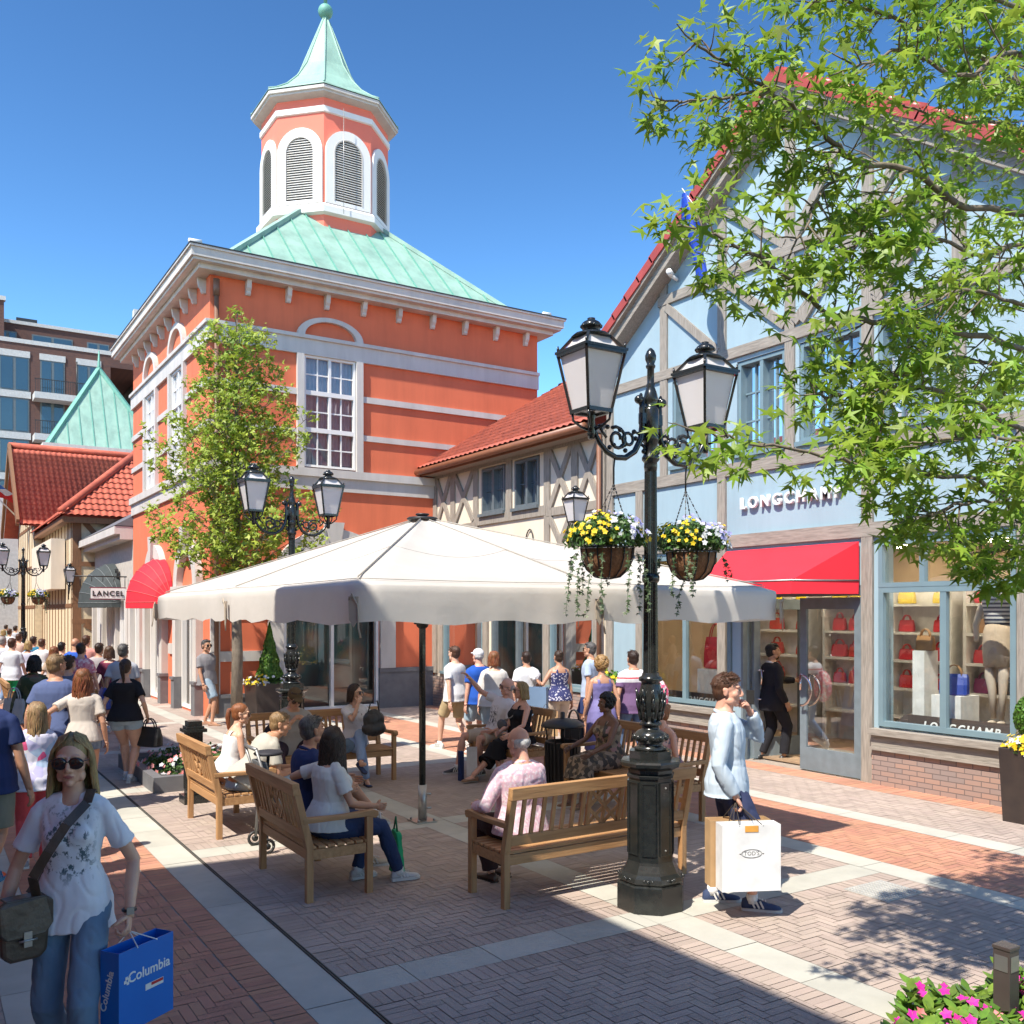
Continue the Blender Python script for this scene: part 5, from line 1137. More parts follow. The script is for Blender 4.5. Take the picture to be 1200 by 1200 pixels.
# planters
def planter(x,y,w,h,lab,shape,seed,rot=0,wx=None):
    wx=wx or w; t=thing('planter',lab,'planter',(x,y,0),None); m=MB(); b=.9
    lo=[(x-wx/2*b,y-w/2*b,0),(x+wx/2*b,y-w/2*b,0),(x+wx/2*b,y+w/2*b,0),(x-wx/2*b,y+w/2*b,0)]; hi=[(x-wx/2,y-w/2,h),(x+wx/2,y-w/2,h),(x+wx/2,y+w/2,h),(x-wx/2,y+w/2,h)]; k=.93
    inn=[(x+(p[0]-x)*k,y+(p[1]-y)*k,h) for p in hi]; low=[(p[0],p[1],h-.06) for p in inn]
    m.add(lo+hi+inn+low,[(3,2,1,0),(0,1,5,4),(1,2,6,5),(2,3,7,6),(3,0,4,7),(4,5,9,8),(5,6,10,9),(6,7,11,10),(7,4,8,11),(8,9,13,12),(9,10,14,13),(10,11,15,14),(11,8,12,15),(12,13,14,15)]); obj('pot',m,mat('dark_bronze_pot',(.045,.032,.026),.45,(.03,.022,.02),6) if 'dark_bronze_pot' not in bpy.data.materials else bpy.data.materials['dark_bronze_pot'],t,bevel=.01)
    r=random.Random(seed)
    if shape=='cone':
        m=MB(); H=1.15
        for i in range(6000):
            z=r.random()**1.5*H; rr=.27*(1-z/H)*(1+.08*math.sin(z*20))*r.uniform(.8,1.03)+.01; a=r.uniform(0,6.28); addleaf(m,(x+rr*math.cos(a),y+rr*math.sin(a),h+.1+z),.045,Vector((math.cos(a),math.sin(a),.4))+rvec(r)*.7,(0,0,1),'oval')
        obj('topiary',m,M['leafbox'],t,fix=False); m=MB(); m.lathe([(.22,h),(.19,h+.3),(.02,h+1.15)],(x,y,0),12); obj('inner_growth',m,M['leafdark'],t)
    elif shape=='leafy': bedmass(t,(x,y,h+.1),.3,.3,.45,1400,[('fyel',60,None)],.08,seed+1,leafm='leafbox',fs=.035)
    else:
        m=MB()
        for i in range(7000):
            d=rvec(r); addleaf(m,Vector((x,y,h+.33))+d*.27*r.uniform(.9,1.04),.032,d+rvec(r)*.7,rvec(r),'oval')
        obj('topiary',m,M['leafbox'],t,fix=False); m=MB(); m.sph((x,y,h+.33),.245,16,12); obj('inner_growth',m,M['leafdark'],t)
    bedmass(t,(x,y,h-.02),w*.58,w*.58,.18,900,[('fyel',110,lambda d,r:d.x*.5-d.y*.5<.2),('fwhi',80,None)],.035,seed,fs=.033)
    return t
planter(6.38,20.0-.35,.85,.78,'bronze pot with clipped cone shrub and yellow pansies before the orange building','cone',4)
planter(10.17,5.42,.62,.80,'bronze planter with round clipped box ball and pansies at the right edge','ball',6,wx=.62)
planter(10.2,12.9,.62,.70,'bronze planter with leafy plant and yellow flowers against the pale blue panel','leafy',8)
# bed at the lower right with light bollard
t=thing('flower_bed','bed of magenta flowers and bright green leaves at the lower right corner','flower bed',(4.9,2.6,0))
c=cw(2.38,4.55,0); r=random.Random(3); m=MB(); st_=MB()
bed=[cw(1.88,4.72,0),cw(2.22,5.3,0),cw(3.5,5.4,0),cw(3.5,4.0,0),cw(1.8,4.0,0)]
def inbed(p):
    w_=False
    for i in range(len(bed)):
        a=bed[i];b=bed[(i+1)%len(bed)]
        if (a.y>p.y)!=(b.y>p.y) and p.x<(b.x-a.x)*(p.y-a.y)/(b.y-a.y)+a.x: w_=not w_
    return w_
pts=[]
while len(pts)<620:
    p=cw(r.uniform(1.6,3.5),r.uniform(4.0,5.35),0)
    if inbed(p): pts.append(p)
fl=MB();fl2=MB()
for p in pts:
    H=r.uniform(.1,.27)*(.75+.5*mnoise.noise(p*1.5)); top=p+Vector((r.uniform(-.04,.04),r.uniform(-.04,.04),H)); st_.tube([p,top],.004,4)
    for k in range(11):
        a=k*2.4+r.random(); d=Vector((math.cos(a),math.sin(a),r.uniform(.2,1.0))).normalized(); c_=top+Vector((0,0,-r.uniform(0,.12)))+d*.05
        addleaf(m,c_,r.uniform(.07,.115),Vector((-d.x*.6,-d.y*.6,.9))+rvec(r)*.3,d,'oval',.25)
    if r.random()<.15:
        for _ in range(r.choice((1,1,2))): flower(fl if r.random()<.85 else fl2,top+Vector((r.uniform(-.04,.04),r.uniform(-.04,.04),r.uniform(.03,.06))),.035,Vector((-.3,-.5,.8))+rvec(r)*.4,r)
obj('foliage',m,mat('impatiens_leaf',(.20,.34,.045),.4,(.10,.2,.03),12,island=.3,trans=.35),t,fix=False); obj('stem',st_,M['leafdark'],t); obj('flowers',fl,M['fpink'],t,fix=False)['kind']='stuff'; obj('flowers',fl2,M['fred'],t,fix=False)['kind']='stuff'
m=MB(); m.prism([p+Vector((0,0,.006)) for p in bed],(0,0,.03)); obj('soil',m,mat('soil',(.05,.035,.025),.95),t)
lb=cw((1179-600)*4.95/1100,4.95,0); t=thing('light_bollard','short square dark metal light bollard standing in the magenta flowers','bollard',lb)
m=MB(); hw=.045; m.box(lb.x-hw,lb.x+hw,lb.y-hw,lb.y+hw,0,.48); m.box(lb.x-hw-.004,lb.x+hw+.004,lb.y-hw-.004,lb.y+hw+.004,.48,.50); bb_=obj('post',m,mat('bronze_post',(.07,.055,.05),.4),t,bevel=.003)
m=MB(); m.box(lb.x-hw-.003,lb.x-hw-.001,lb.y-hw*.8,lb.y+hw*.8,.37,.45); m.box(lb.x-hw*.8,lb.x+hw*.8,lb.y-hw-.003,lb.y-hw-.001,.37,.45); obj('lamp_window',m,M['galv'],bb_)
# manhole grate
g0=gp(1035,1045); t=thing('drain_cover','square pale steel drain cover set in the brick paving','drain cover',g0); m=MB(); m.box(g0.x-.24,g0.x+.24,g0.y-.2,g0.y+.2,.004,.012); obj('frame',m,mat('cast_cover',(.40,.39,.36),.6),t)
m=MB()
for i in range(14):
    for j in range(12): m.box(g0.x-.215+.031*i,g0.x-.200+.031*i,g0.y-.18+.031*j,g0.y-.168+.031*j,.0125,.017)
obj('tread_plate',m,mat('worn_steel',(.55,.54,.50),.5),t)
# folded pushchair between the two left benches
t=thing('pushchair','grey pushchair with black canopy standing between the two left benches','pushchair',(2.9,8.75,0))
m=MB(); x,y=2.82,8.78
for s_ in (-.17,.17):
    m.tube([(x-.05,y+s_,.1),(x-.02,y+s_,.55),(x-.15,y+s_,.98)],.014,8); m.tube([(x+.45,y+s_,.1),(x+.1,y+s_,.6)],.014,8)
m.tube([(x-.15,y-.17,.98),(x-.15,y+.17,.98)],.018,8); obj('frame',m,mat('grey_tube',(.25,.25,.25),.4,metal=.5),t)
m=MB(); m.prism([(x,y-.15,.42),(x+.38,y-.15,.42),(x+.38,y-.15,.47),(x+.06,y-.15,.5),(x-.04,y-.15,.85),(x-.1,y-.15,.85)],(0,.3,0)); obj('seat',m,mat('pushchair_cloth',(.10,.11,.12),.85),t,bevel=.01)
m=MB(); m.lathe([(.13,.90),(.14,.915),(.12,.935),(.05,.945)],(x+.02,y,0),20); m.tube([(x,y,.6),(x+.02,y,.9)],.016,6); obj('canopy',m,mat('dark_canopy',(.02,.02,.03),.7),t)
for px_,py_ in ((-.05,-.19),(-.05,.19),(.45,-.19),(.45,.19)):
    m=MB(); c=Vector((x+px_,y+py_,.075)); m.tube([c+Vector((.06*math.cos(a),0,.06*math.sin(a))) for a in [q*math.pi/8 for q in range(17)]],.015,8); m.tube([c+Vector((0,-.012,0)),c+Vector((0,.012,0))],.03,10); obj('wheel',m,M['ironm'],t)
# ================= people
def remesh(mb,vox,sm=3,wr=0,seed=0,wfreq=9,smf=.5):
    me=mb.mesh('t'); o=bpy.data.objects.new('t',me); COL.objects.link(o)
    r=o.modifiers.new('r','REMESH'); r.mode='VOXEL'; r.voxel_size=vox; r.use_smooth_shade=True
    if sm: s=o.modifiers.new('s','SMOOTH'); s.iterations=sm; s.factor=smf
    dg=bpy.context.evaluated_depsgraph_get(); dg.update(); m2=bpy.data.meshes.new_from_object(o.evaluated_get(dg))
    bpy.data.objects.remove(o); bpy.data.meshes.remove(me)
    out=MB(); out.smooth=True
    ns=[v.normal.copy() for v in m2.vertices]; vs=[]
    for v,n in zip(m2.vertices,ns):
        p=v.co.copy()
        if wr:
            q=Vector((p.x*1.3,p.y*1.3,p.z*.75))*wfreq+Vector((seed,seed*2,0)); k=mnoise.noise(q)+.5*mnoise.noise(q*2.3); k2=abs(mnoise.noise(q*1.1+Vector((5,3,1)))); p=p+n*wr*(k*.8-1.3*max(0,.18-k2)*3)
        vs.append(p)
    out.v=vs; out.f=[list(p.vertices) for p in m2.polygons]; out.mi=[0]*len(out.f); out.sm=[True]*len(out.f); bpy.data.meshes.remove(m2); return out
def capsule(mb,pts,rs,n=14,flat0=False,flat1=False):
    pts=[Vector(p) for p in pts]; mb.tube(pts,rs,n)
    if not flat0: mb.sph(pts[0],rs[0],n,8)
    if not flat1: mb.sph(pts[-1],rs[-1],n,8)
def ik(a,b,l1,l2,hint):
    a=Vector(a);b=Vector(b);d=b-a;L=d.length
    if L>(l1+l2)*.995: b=a+d*((l1+l2)*.995/L); d=b-a; L=d.length
    x=(l1*l1-l2*l2+L*L)/(2*L); h=math.sqrt(max(l1*l1-x*x,1e-6)); u=d/L; hv=Vector(hint); hv=hv-u*hv.dot(u)
    if hv.length<1e-4: hv=u.orthogonal()
    return a+u*x+hv.normalized()*h, b
def loft(mb,secs,P,U,Rv,F,n=24,e=2.4,inf=0):
    vs=[]
    for t,hw,hd,yo in secs:
        for j in range(n):
            a=2*math.pi*j/n; c,s_=math.cos(a),math.sin(a); cx_=math.copysign(abs(c)**(2/e),c)*(hw+inf); sy_=math.copysign(abs(s_)**(2/e),s_)*(hd+inf); vs.append(P+U*t+Rv*cx_+F*(sy_+yo))
    k=len(secs); sm=mb.smooth; mb.smooth=True
    mb.add(vs,[(i*n+j,i*n+(j+1)%n,(i+1)*n+(j+1)%n,(i+1)*n+j) for i in range(k-1) for j in range(n)]+[tuple(range(n-1,-1,-1)),tuple((k-1)*n+j for j in range(n))]); mb.smooth=sm
TOR={'m':[(-.12,.12,.09,0),(-.08,.155,.108,-.01),(0,.168,.118,-.012),(.08,.155,.112,-.004),(.17,.148,.105,.006),(.28,.165,.118,.008),(.37,.178,.118,.0),(.43,.172,.102,-.008),(.465,.14,.085,-.012),(.495,.085,.066,-.014),(.53,.058,.058,-.01)],
     'f':[(-.12,.13,.095,0),(-.08,.165,.115,-.014),(0,.172,.122,-.016),(.08,.148,.108,-.004),(.17,.125,.092,.006),(.28,.14,.10,.008),(.36,.15,.104,.0),(.42,.145,.09,-.008),(.455,.118,.075,-.012),(.485,.07,.058,-.014),(.52,.05,.05,-.01)]}
def headtemplate(sex):
    m=MB(); j=1 if sex=='m' else .9
    m.sph((0,-.012,.03),(.073,.092,.088),28,18); m.sph((0,.022,-.02),(.062,.068,.085),24,16); m.sph((0,.03,-.07),(.05*j,.05,.042),20,12); m.sph((0,.062,-.096),(.024*j,.024,.02),12,8)
    for s_ in (-1,1):
        m.sph((s_*.04,.052,-.022),(.024,.028,.028),12,8); m.sph((s_*.03,.074,.033),(.027,.014,.009),12,8); m.sph((s_*.045,.02,-.07),(.022*j,.035,.03),12,8)
        m.sph((s_*.076,-.008,-.008),(.009,.018,.03),12,8); m.sph((s_*.079,-.016,.008),(.009,.014,.018),10,6)
        m.sph((s_*.012,.09,-.034),(.009,.011,.008),8,6); m.sph((s_*.031,.069,.008),(.016,.014,.012),10,8)
    m.tube([(0,.082,.03),(0,.093,.006),(0,.106,-.022),(0,.098,-.036)],[.008,.0095,.012,.011],10); m.sph((0,.104,-.025),(.012,.012,.011),10,8)
    m.sph((0,.083,-.058),(.023,.012,.0065),12,6); m.sph((0,.080,-.069),(.019,.011,.0065),12,6); m.sph((0,.075,-.063),(.028,.014,.016),12,8)
    m.tube([(0,-.015,-.05),(0,-.03,-.12),(0,-.04,-.19)],[.056*j,.053*j,.062*j],16)
    h=remesh(m,.0048,2)
    for i,f in enumerate(h.f):
        c=sum((h.v[k] for k in f),Vector())/len(f)
        if c.y>.07 and abs(c.x)<.024 and -.073<c.z<-.052 and abs(c.z+.063)<.0105*(1-abs(c.x)/.03): h.mi[i]=4
    for s_ in (-1,1):
        h.m=1; h.sph((s_*.031,.0745,.007),(.0125,.0095,.0062),12,8); h.m=2; h.sph((s_*.031,.0815,.007),(.0052,.004,.0052),10,6); h.m=0
        h.m=3; h.tube([(s_*.014,.0885,.026),(s_*.03,.0875,.031),(s_*.047,.075,.027)],[.003,.0038,.002],6); h.tube([(s_*.019,.084,.0125),(s_*.031,.0865,.0145),(s_*.043,.0795,.0115)],[.0012,.0016,.0012],5); h.m=0
    return h
HT={s:headtemplate(s) for s in 'mf'}
def handmesh(mb,W,D,side,curl=25,palm=None,spread=3,s=1.0):
    """wrist W, pointing D; side +1 right hand, -1 left; palm = direction the palm faces"""
    W=Vector(W);D=Vector(D).normalized(); p=Vector(palm) if palm is not None else Vector((-side,0,0)); p=(p-D*p.dot(D))
    if p.length<1e-3: p=D.orthogonal()
    p.normalize(); X=D.cross(p)*side*1.0   # thumb side
    sm=mb.smooth; mb.smooth=True
    rot=Matrix((X,D,p)).transposed()
    mb.sph(W+D*.045*s,(.038*s,.052*s,.016*s),14,10,rot); mb.sph(W+D*.02*s+X*.016*s+p*.006*s,(.018*s,.032*s,.015*s),10,8,rot); mb.tube([W-D*.03*s,W+D*.02*s],[.026*s,.025*s],10,flat=1)
    cu=R(curl)
    for i,(x,L) in enumerate(((.028,.068),(.010,.076),(-.009,.071),(-.027,.056))):
        b=W+D*.082*s+X*x*s; d=(D+X*x*spread*.6).normalized(); pts=[b-d*.02*s]; a=cu*.6; q=b; pts.append(q)
        for k,f in enumerate((.45,.3,.25)):
            dd=d*math.cos(a)+p*math.sin(a); q=q+dd*L*f*s*1.15; pts.append(q); a+=cu*(1.0 if k==0 else .7)
        mb.tube(pts,[.0095*s,.0098*s,.0088*s,.008*s,.0062*s],8); mb.sph(pts[-1],.0064*s,8,5)
    b=W+D*.022*s+X*.027*s+p*.006*s; d=(D*.65+X*.62+p*.35*(1+curl/60)).normalized(); d2=(D*.85+X*.15+p*.45*(1+curl/60)).normalized(); pts=[b,b+d*.034*s,b+d*.034*s+d2*.028*s,b+d*.034*s+d2*.028*s+(d2+p*.4).normalized()*.022*s]
    mb.tube(pts,[.0145*s,.0125*s,.0105*s,.007*s],8); mb.sph(pts[-1],.0072*s,8,5); mb.smooth=sm
def xf(mb,M4):
    o=MB(); o.v=[M4@p for p in mb.v]; o.f=mb.f; o.mi=list(mb.mi); o.sm=list(mb.sm); return o
SK={'fair':(.62,.36,.25),'pink':(.66,.35,.25),'tan':(.48,.25,.155),'olive':(.42,.23,.14),'brown':(.20,.095,.055)}
skm={k:mat('skin_'+k,c,.5,tuple(x*.88 for x in c),12,sub=.12,bump=.05,bscale=90) for k,c in SK.items()}
eyew=mat('eye_white',(.7,.68,.65),.25); iris=mat('eye_iris',(.05,.045,.04),.15); lipm=mat('lip',(.42,.15,.13),.4)
HC={'blonde':(.42,.28,.12),'dblonde':(.32,.20,.095),'brown':(.11,.05,.028),'dbrown':(.045,.024,.016),'black':(.012,.011,.012),'grey':(.38,.36,.34),'auburn':(.25,.085,.035),'white':(.55,.54,.52),'curlyblonde':(.45,.27,.10),'saltpepper':(.12,.11,.105)}
hairm={k:mat('hair_'+k,c,.42,tuple(x*.5 for x in c),26,bump=.5,bscale=80,stretch=(3,3,.5),island=.2,spec=.4) for k,c in HC.items()}
FAB={}
def fab(name,c,c2=None,rough=.9,sc=3,b=.35):
    if name not in FAB: FAB[name]=mat('cloth_'+name,c,rough,c2 or tuple(x*.86 for x in c),sc,bump=b,bscale=14,stretch=(1,1,.7),spec=.25)
    return FAB[name]
def blotch(name,base,cols,scale=20,thr=.45):
    """printed cloth: noise cells of colour on a base"""
    if name in FAB: return FAB[name]
    m,N,L,P=newmat('cloth_'+name); P.inputs['Roughness'].default_value=.9
    tc=N.new('ShaderNodeTexCoord'); v=N.new('ShaderNodeTexVoronoi'); v.inputs['Scale'].default_value=scale; L.new(tc.outputs['Object'],v.inputs['Vector'])
    cr=N.new('ShaderNodeValToRGB'); cr.color_ramp.interpolation='CONSTANT'; cr.color_ramp.elements[0].color=rgb(base); cr.color_ramp.elements[0].position=0
    n=len(cols); cr.color_ramp.elements[1].position=thr; cr.color_ramp.elements[1].color=rgb(cols[0])
    for i,c in enumerate(cols[1:]): e=cr.color_ramp.elements.new(thr+(1-thr)*(i+1)/n); e.color=rgb(c)
    sp=N.new('ShaderNodeSeparateColor'); L.new(v.outputs['Color'],sp.inputs[0]); L.new(sp.outputs[0],cr.inputs[0])
    L.new(cr.outputs[0],P.inputs['Base Color']); FAB[name]=m; return m
def printmat(name,base,ink,zc,zr,xr,scale,thr,yfront=True,streak=(1,1,1),xc=0):
    """shirt with an ink print confined to the chest"""
    m,N,L,P=newmat('cloth_'+name); P.inputs['Roughness'].default_value=.9
    tc=N.new('ShaderNodeTexCoord'); mp=N.new('ShaderNodeMapping'); mp.inputs['Scale'].default_value=streak; L.new(tc.outputs['Object'],mp.inputs[0]); nz=N.new('ShaderNodeTexNoise'); nz.inputs['Scale'].default_value=scale; nz.inputs['Detail'].default_value=6; nz.inputs['Roughness'].default_value=.7; L.new(mp.outputs[0],nz.inputs['Vector'])
    sp=N.new('ShaderNodeSeparateXYZ'); L.new(tc.outputs['Object'],sp.inputs[0])
    def mask(out,c,r_):
        a=N.new('ShaderNodeMath'); a.operation='SUBTRACT'; a.inputs[1].default_value=c; L.new(out,a.inputs[0]); b=N.new('ShaderNodeMath'); b.operation='ABSOLUTE'; L.new(a.outputs[0],b.inputs[0]); d=N.new('ShaderNodeMapRange'); d.inputs[1].default_value=r_*.6; d.inputs[2].default_value=r_; d.inputs[3].default_value=1; d.inputs[4].default_value=0; L.new(b.outputs[0],d.inputs[0]); return d.outputs[0]
    mm=N.new('ShaderNodeMath'); mm.operation='MULTIPLY'; L.new(mask(sp.outputs[2],zc,zr),mm.inputs[0]); L.new(mask(sp.outputs[0],xc,xr),mm.inputs[1])
    g=N.new('ShaderNodeMath'); g.operation='GREATER_THAN'; g.inputs[1].default_value=0; L.new(sp.outputs[1],g.inputs[0]); m2=N.new('ShaderNodeMath'); m2.operation='MULTIPLY'; L.new(mm.outputs[0],m2.inputs[0]); L.new(g.outputs[0],m2.inputs[1])
    q=N.new('ShaderNodeMapRange'); q.inputs[1].default_value=thr; q.inputs[2].default_value=thr+.05; L.new(nz.outputs[0],q.inputs[0]); m3=N.new('ShaderNodeMath'); m3.operation='MULTIPLY'; L.new(q.outputs[0],m3.inputs[0]); L.new(m2.outputs[0],m3.inputs[1])
    mx=N.new('ShaderNodeMix'); mx.data_type='RGBA'; mx.inputs[6].default_value=rgb(base); mx.inputs[7].default_value=rgb(ink); L.new(m3.outputs[0],mx.inputs[0]); L.new(mx.outputs[2],P.inputs['Base Color'])
    n2=N.new('ShaderNodeTexNoise'); n2.inputs['Scale'].default_value=12; L.new(tc.outputs['Object'],n2.inputs['Vector']); b=N.new('ShaderNodeBump'); b.inputs['Strength'].default_value=.35; b.inputs['Distance'].default_value=.01; L.new(n2.outputs[0],b.inputs['Height']); L.new(b.outputs[0],P.inputs['Normal'])
    FAB[name]=m; return m
def hair(style,q,r,near):
    """returns MB in head space"""
    m=MB(); S_=MB(); S_.smooth=True
    if style in('bald',): return None
    if style=='ring':
        m.sph((0,-.03,.0),(.079,.082,.062),20,14); b=remesh(m,.009,2,.004,r.random()*9,60)
        return b
    m.sph((0,-.026,.043),(.080,.098,.087),24,16); m.sph((0,-.042,-.005),(.074,.072,.085),20,12)
    if style in('short','shortf'):
        for i in range(9): a=-1.1+.275*i; m.sph((.062*math.sin(a),.046*math.cos(a)+.006,.098),(.02,.024,.014),10,6)
        b=remesh(m,.0085,2,.0035,r.random()*9,45)
        for i in range(420 if near else 60):
            a=r.uniform(0,6.28); e=r.uniform(.25,1.45); p=Vector((.081*math.sin(e)*math.sin(a),-.018+.098*math.sin(e)*math.cos(a),.042+.087*math.cos(e)))
            if p.y>.07 and p.z<.085: continue
            d=Vector((p.x*2,.35 if p.z>.06 else -.3,-.5 if p.z<.06 else .1))+rvec(r)*.18; b.tube([p*.985,p+d.normalized()*.012,p+d.normalized()*.026],[.0035,.0028,.0008],4,cap=False)
        return b
    def strand(az,z0,L,rr,flare=.0,wav=.006,k=9):
        s_,c_=math.sin(az),math.cos(az); pts=[Vector((.012*math.copysign(1,s_),-.01+.03*c_,.131)),Vector((.058*s_,-.015+.066*c_,.108))]
        if c_>.3: s_,c_=math.copysign(r.uniform(.93,1.02),s_),r.uniform(.1,.42)
        pts.append(Vector((.086*s_,-.018+.092*c_,.045)))
        ph=r.uniform(0,6); yb=min(0,c_)
        for i in range(1,k+1):
            t=i/k; z=.045-(L)*t; pts.append(Vector(((.088+flare*t)*s_+wav*math.sin(ph+t*9),-.018+(.090-.03*t*(1 if c_>0 else 0))*c_+wav*math.cos(ph+t*7)-.012*t,z)))
        S_.tube(pts,[rr*.6]+[rr]*(len(pts)-2)+[rr*.25],5,cap=False)
    if style in('long','longwavy','bob','kidlong'):
        L={'long':.30,'longwavy':.42,'bob':.17,'kidlong':.36}[style]; b=remesh(m,.008,3)
        n=620 if near else 170; rr=.0042 if near else .008
        for i in range(n):
            az=r.uniform(R(24),R(336)); LL=L*r.uniform(.86,1.05)
            front=abs(((az+math.pi)%(2*math.pi))-math.pi)<R(75)
            strand(az,0,LL,rr*r.uniform(.7,1.2),flare=.025 if style!='bob' else .012,wav=.013 if style=='longwavy' else .005)
        o=join(b,S_); return o
    if style in('pony','braid'):
        b=remesh(m,.010,2,.002,r.random()*9,40); pts=[(0,-.10,.05),(0,-.145,.03),(0,-.15,-.06),(0.01,-.13,-.16),(0.0,-.115,-.24)]
        for i in range(120 if near else 50):
            o_=rvec(r)*.02; b.tube([Vector(p)+o_*(.5+ .7*math.sin(k*.9)) for k,p in enumerate(pts)],[.006,.007,.007,.005,.001],5,cap=False)
        return b
    if style=='bun':
        m.sph((0,-.10,.085),(.036,.036,.034),14,10); b=remesh(m,.009,2,.005,r.random()*9,60); return b
    if style in('curly','afro'):
        R_=.02 if style=='curly' else .016; n=230
        ex=1.13 if style=='curly' else 1.12; L=.10
        for i in range(n):
            a=r.uniform(0,6.28); e=math.acos(r.uniform(-.75,1)); p=Vector((.084*ex*math.sin(e)*math.sin(a),-.02+.1*ex*math.sin(e)*math.cos(a),.035+.095*ex*math.cos(e)))
            if p.y>.045 and p.z<.075: continue
            m.sph(p,R_*r.uniform(.7,1.15),7,5)
        b=remesh(m,.0075,1,0)
        if style=='curly':
            for i in range(160):
                a=r.uniform(0,6.28); e=math.acos(r.uniform(-.8,1)); p=Vector((.084*1.2*math.sin(e)*math.sin(a),-.02+.1*1.2*math.sin(e)*math.cos(a),.035+.095*1.2*math.cos(e)))
                if p.y>.045 and p.z<.075: continue
                q_=rvec(r); w_=q_.orthogonal().normalized(); b.tube([p+(q_*math.cos(t)+w_*math.sin(t))*.014+rvec(r)*.002 for t in (0,1.2,2.4,3.6,4.8)],.0035,4)
        return b
    return remesh(m,.01,2)
def shoe(mb,A_,d,kind,s=1.0,pitch=0,sidez=0):
    A_=Vector(A_); d=Vector(d); d.z=0; d.normalize(); rt=Vector((d.y,-d.x,0)); up=Vector((0,0,1))
    if pitch: q=Quaternion(rt,-R(pitch)); d=q@d; up=q@up
    base=A_-up*.088*s
    secs={'sneaker':[(-.075,.02,.055),(-.068,.034,.085),(-.03,.038,.105),(.02,.038,.10),(.06,.041,.08),(.11,.047,.062),(.16,.045,.052),(.19,.034,.044),(.205,.012,.032)],
          'shoe':[(-.07,.02,.05),(-.06,.033,.075),(-.02,.035,.085),(.03,.034,.075),(.08,.040,.058),(.13,.044,.05),(.17,.038,.042),(.2,.018,.03)],
          'flat':[(-.07,.018,.05),(-.06,.031,.062),(-.02,.033,.05),(.03,.033,.04),(.08,.038,.036),(.13,.041,.034),(.17,.034,.028),(.19,.014,.022)]}[kind]
    n=12; vs=[]
    for y,hw,h in secs:
        for j in range(n):
            a=math.pi*2*j/n; z=h*.5+h*.5*math.sin(a); x=hw*math.cos(a)*(1 if math.sin(a)<0 else (1-.25*math.sin(a)))
            if math.sin(a)<0: z=h*.5*(1+math.sin(a)*.9)
            vs.append(base+d*y*s+rt*x*s+up*z*s)
    k=len(secs); sm=mb.smooth; mb.smooth=True; mb.m=0
    mb.add(vs,[(i*n+j,i*n+(j+1)%n,(i+1)*n+(j+1)%n,(i+1)*n+j) for i in range(k-1) for j in range(n)]+[tuple(range(n-1,-1,-1)),tuple((k-1)*n+j for j in range(n))])
    mb.m=1; t0=.024 if kind=='sneaker' else .012; vs=[]
    for y,hw,h in secs:
        for x,z in ((-1,-.002),(1,-.002),(1.05,t0),(-1.05,t0)): vs.append(base+d*y*1.03*s+rt*x*(hw+.003)*s+up*z*s)
    mb.smooth=False; mb.add(vs,[(i*4+j,i*4+(j+1)%4,(i+1)*4+(j+1)%4,(i+1)*4+j) for i in range(k-1) for j in range(4)]+[(3,2,1,0),tuple((k-1)*4+j for j in range(4))])
    if kind=='sneaker':
        mb.m=1
        for f in (.02,.05,.08):
            for s_ in (-1,1): mb.bar(base+d*(f+.0)*s+rt*s_*.043*s+up*.03*s,base+d*(f-.025)*s+rt*s_*.036*s+up*.08*s,.012*s,.010*s,up=rt)
        for f in (.035,.055,.075,.095): mb.bar(base+d*f*s-rt*.018*s+up*(.106-f*.3)*s,base+d*f*s+rt*.018*s+up*(.106-f*.3)*s,.006*s,.006*s)
    mb.m=0; mb.smooth=sm
def P_(**k): return k
NP=[0]
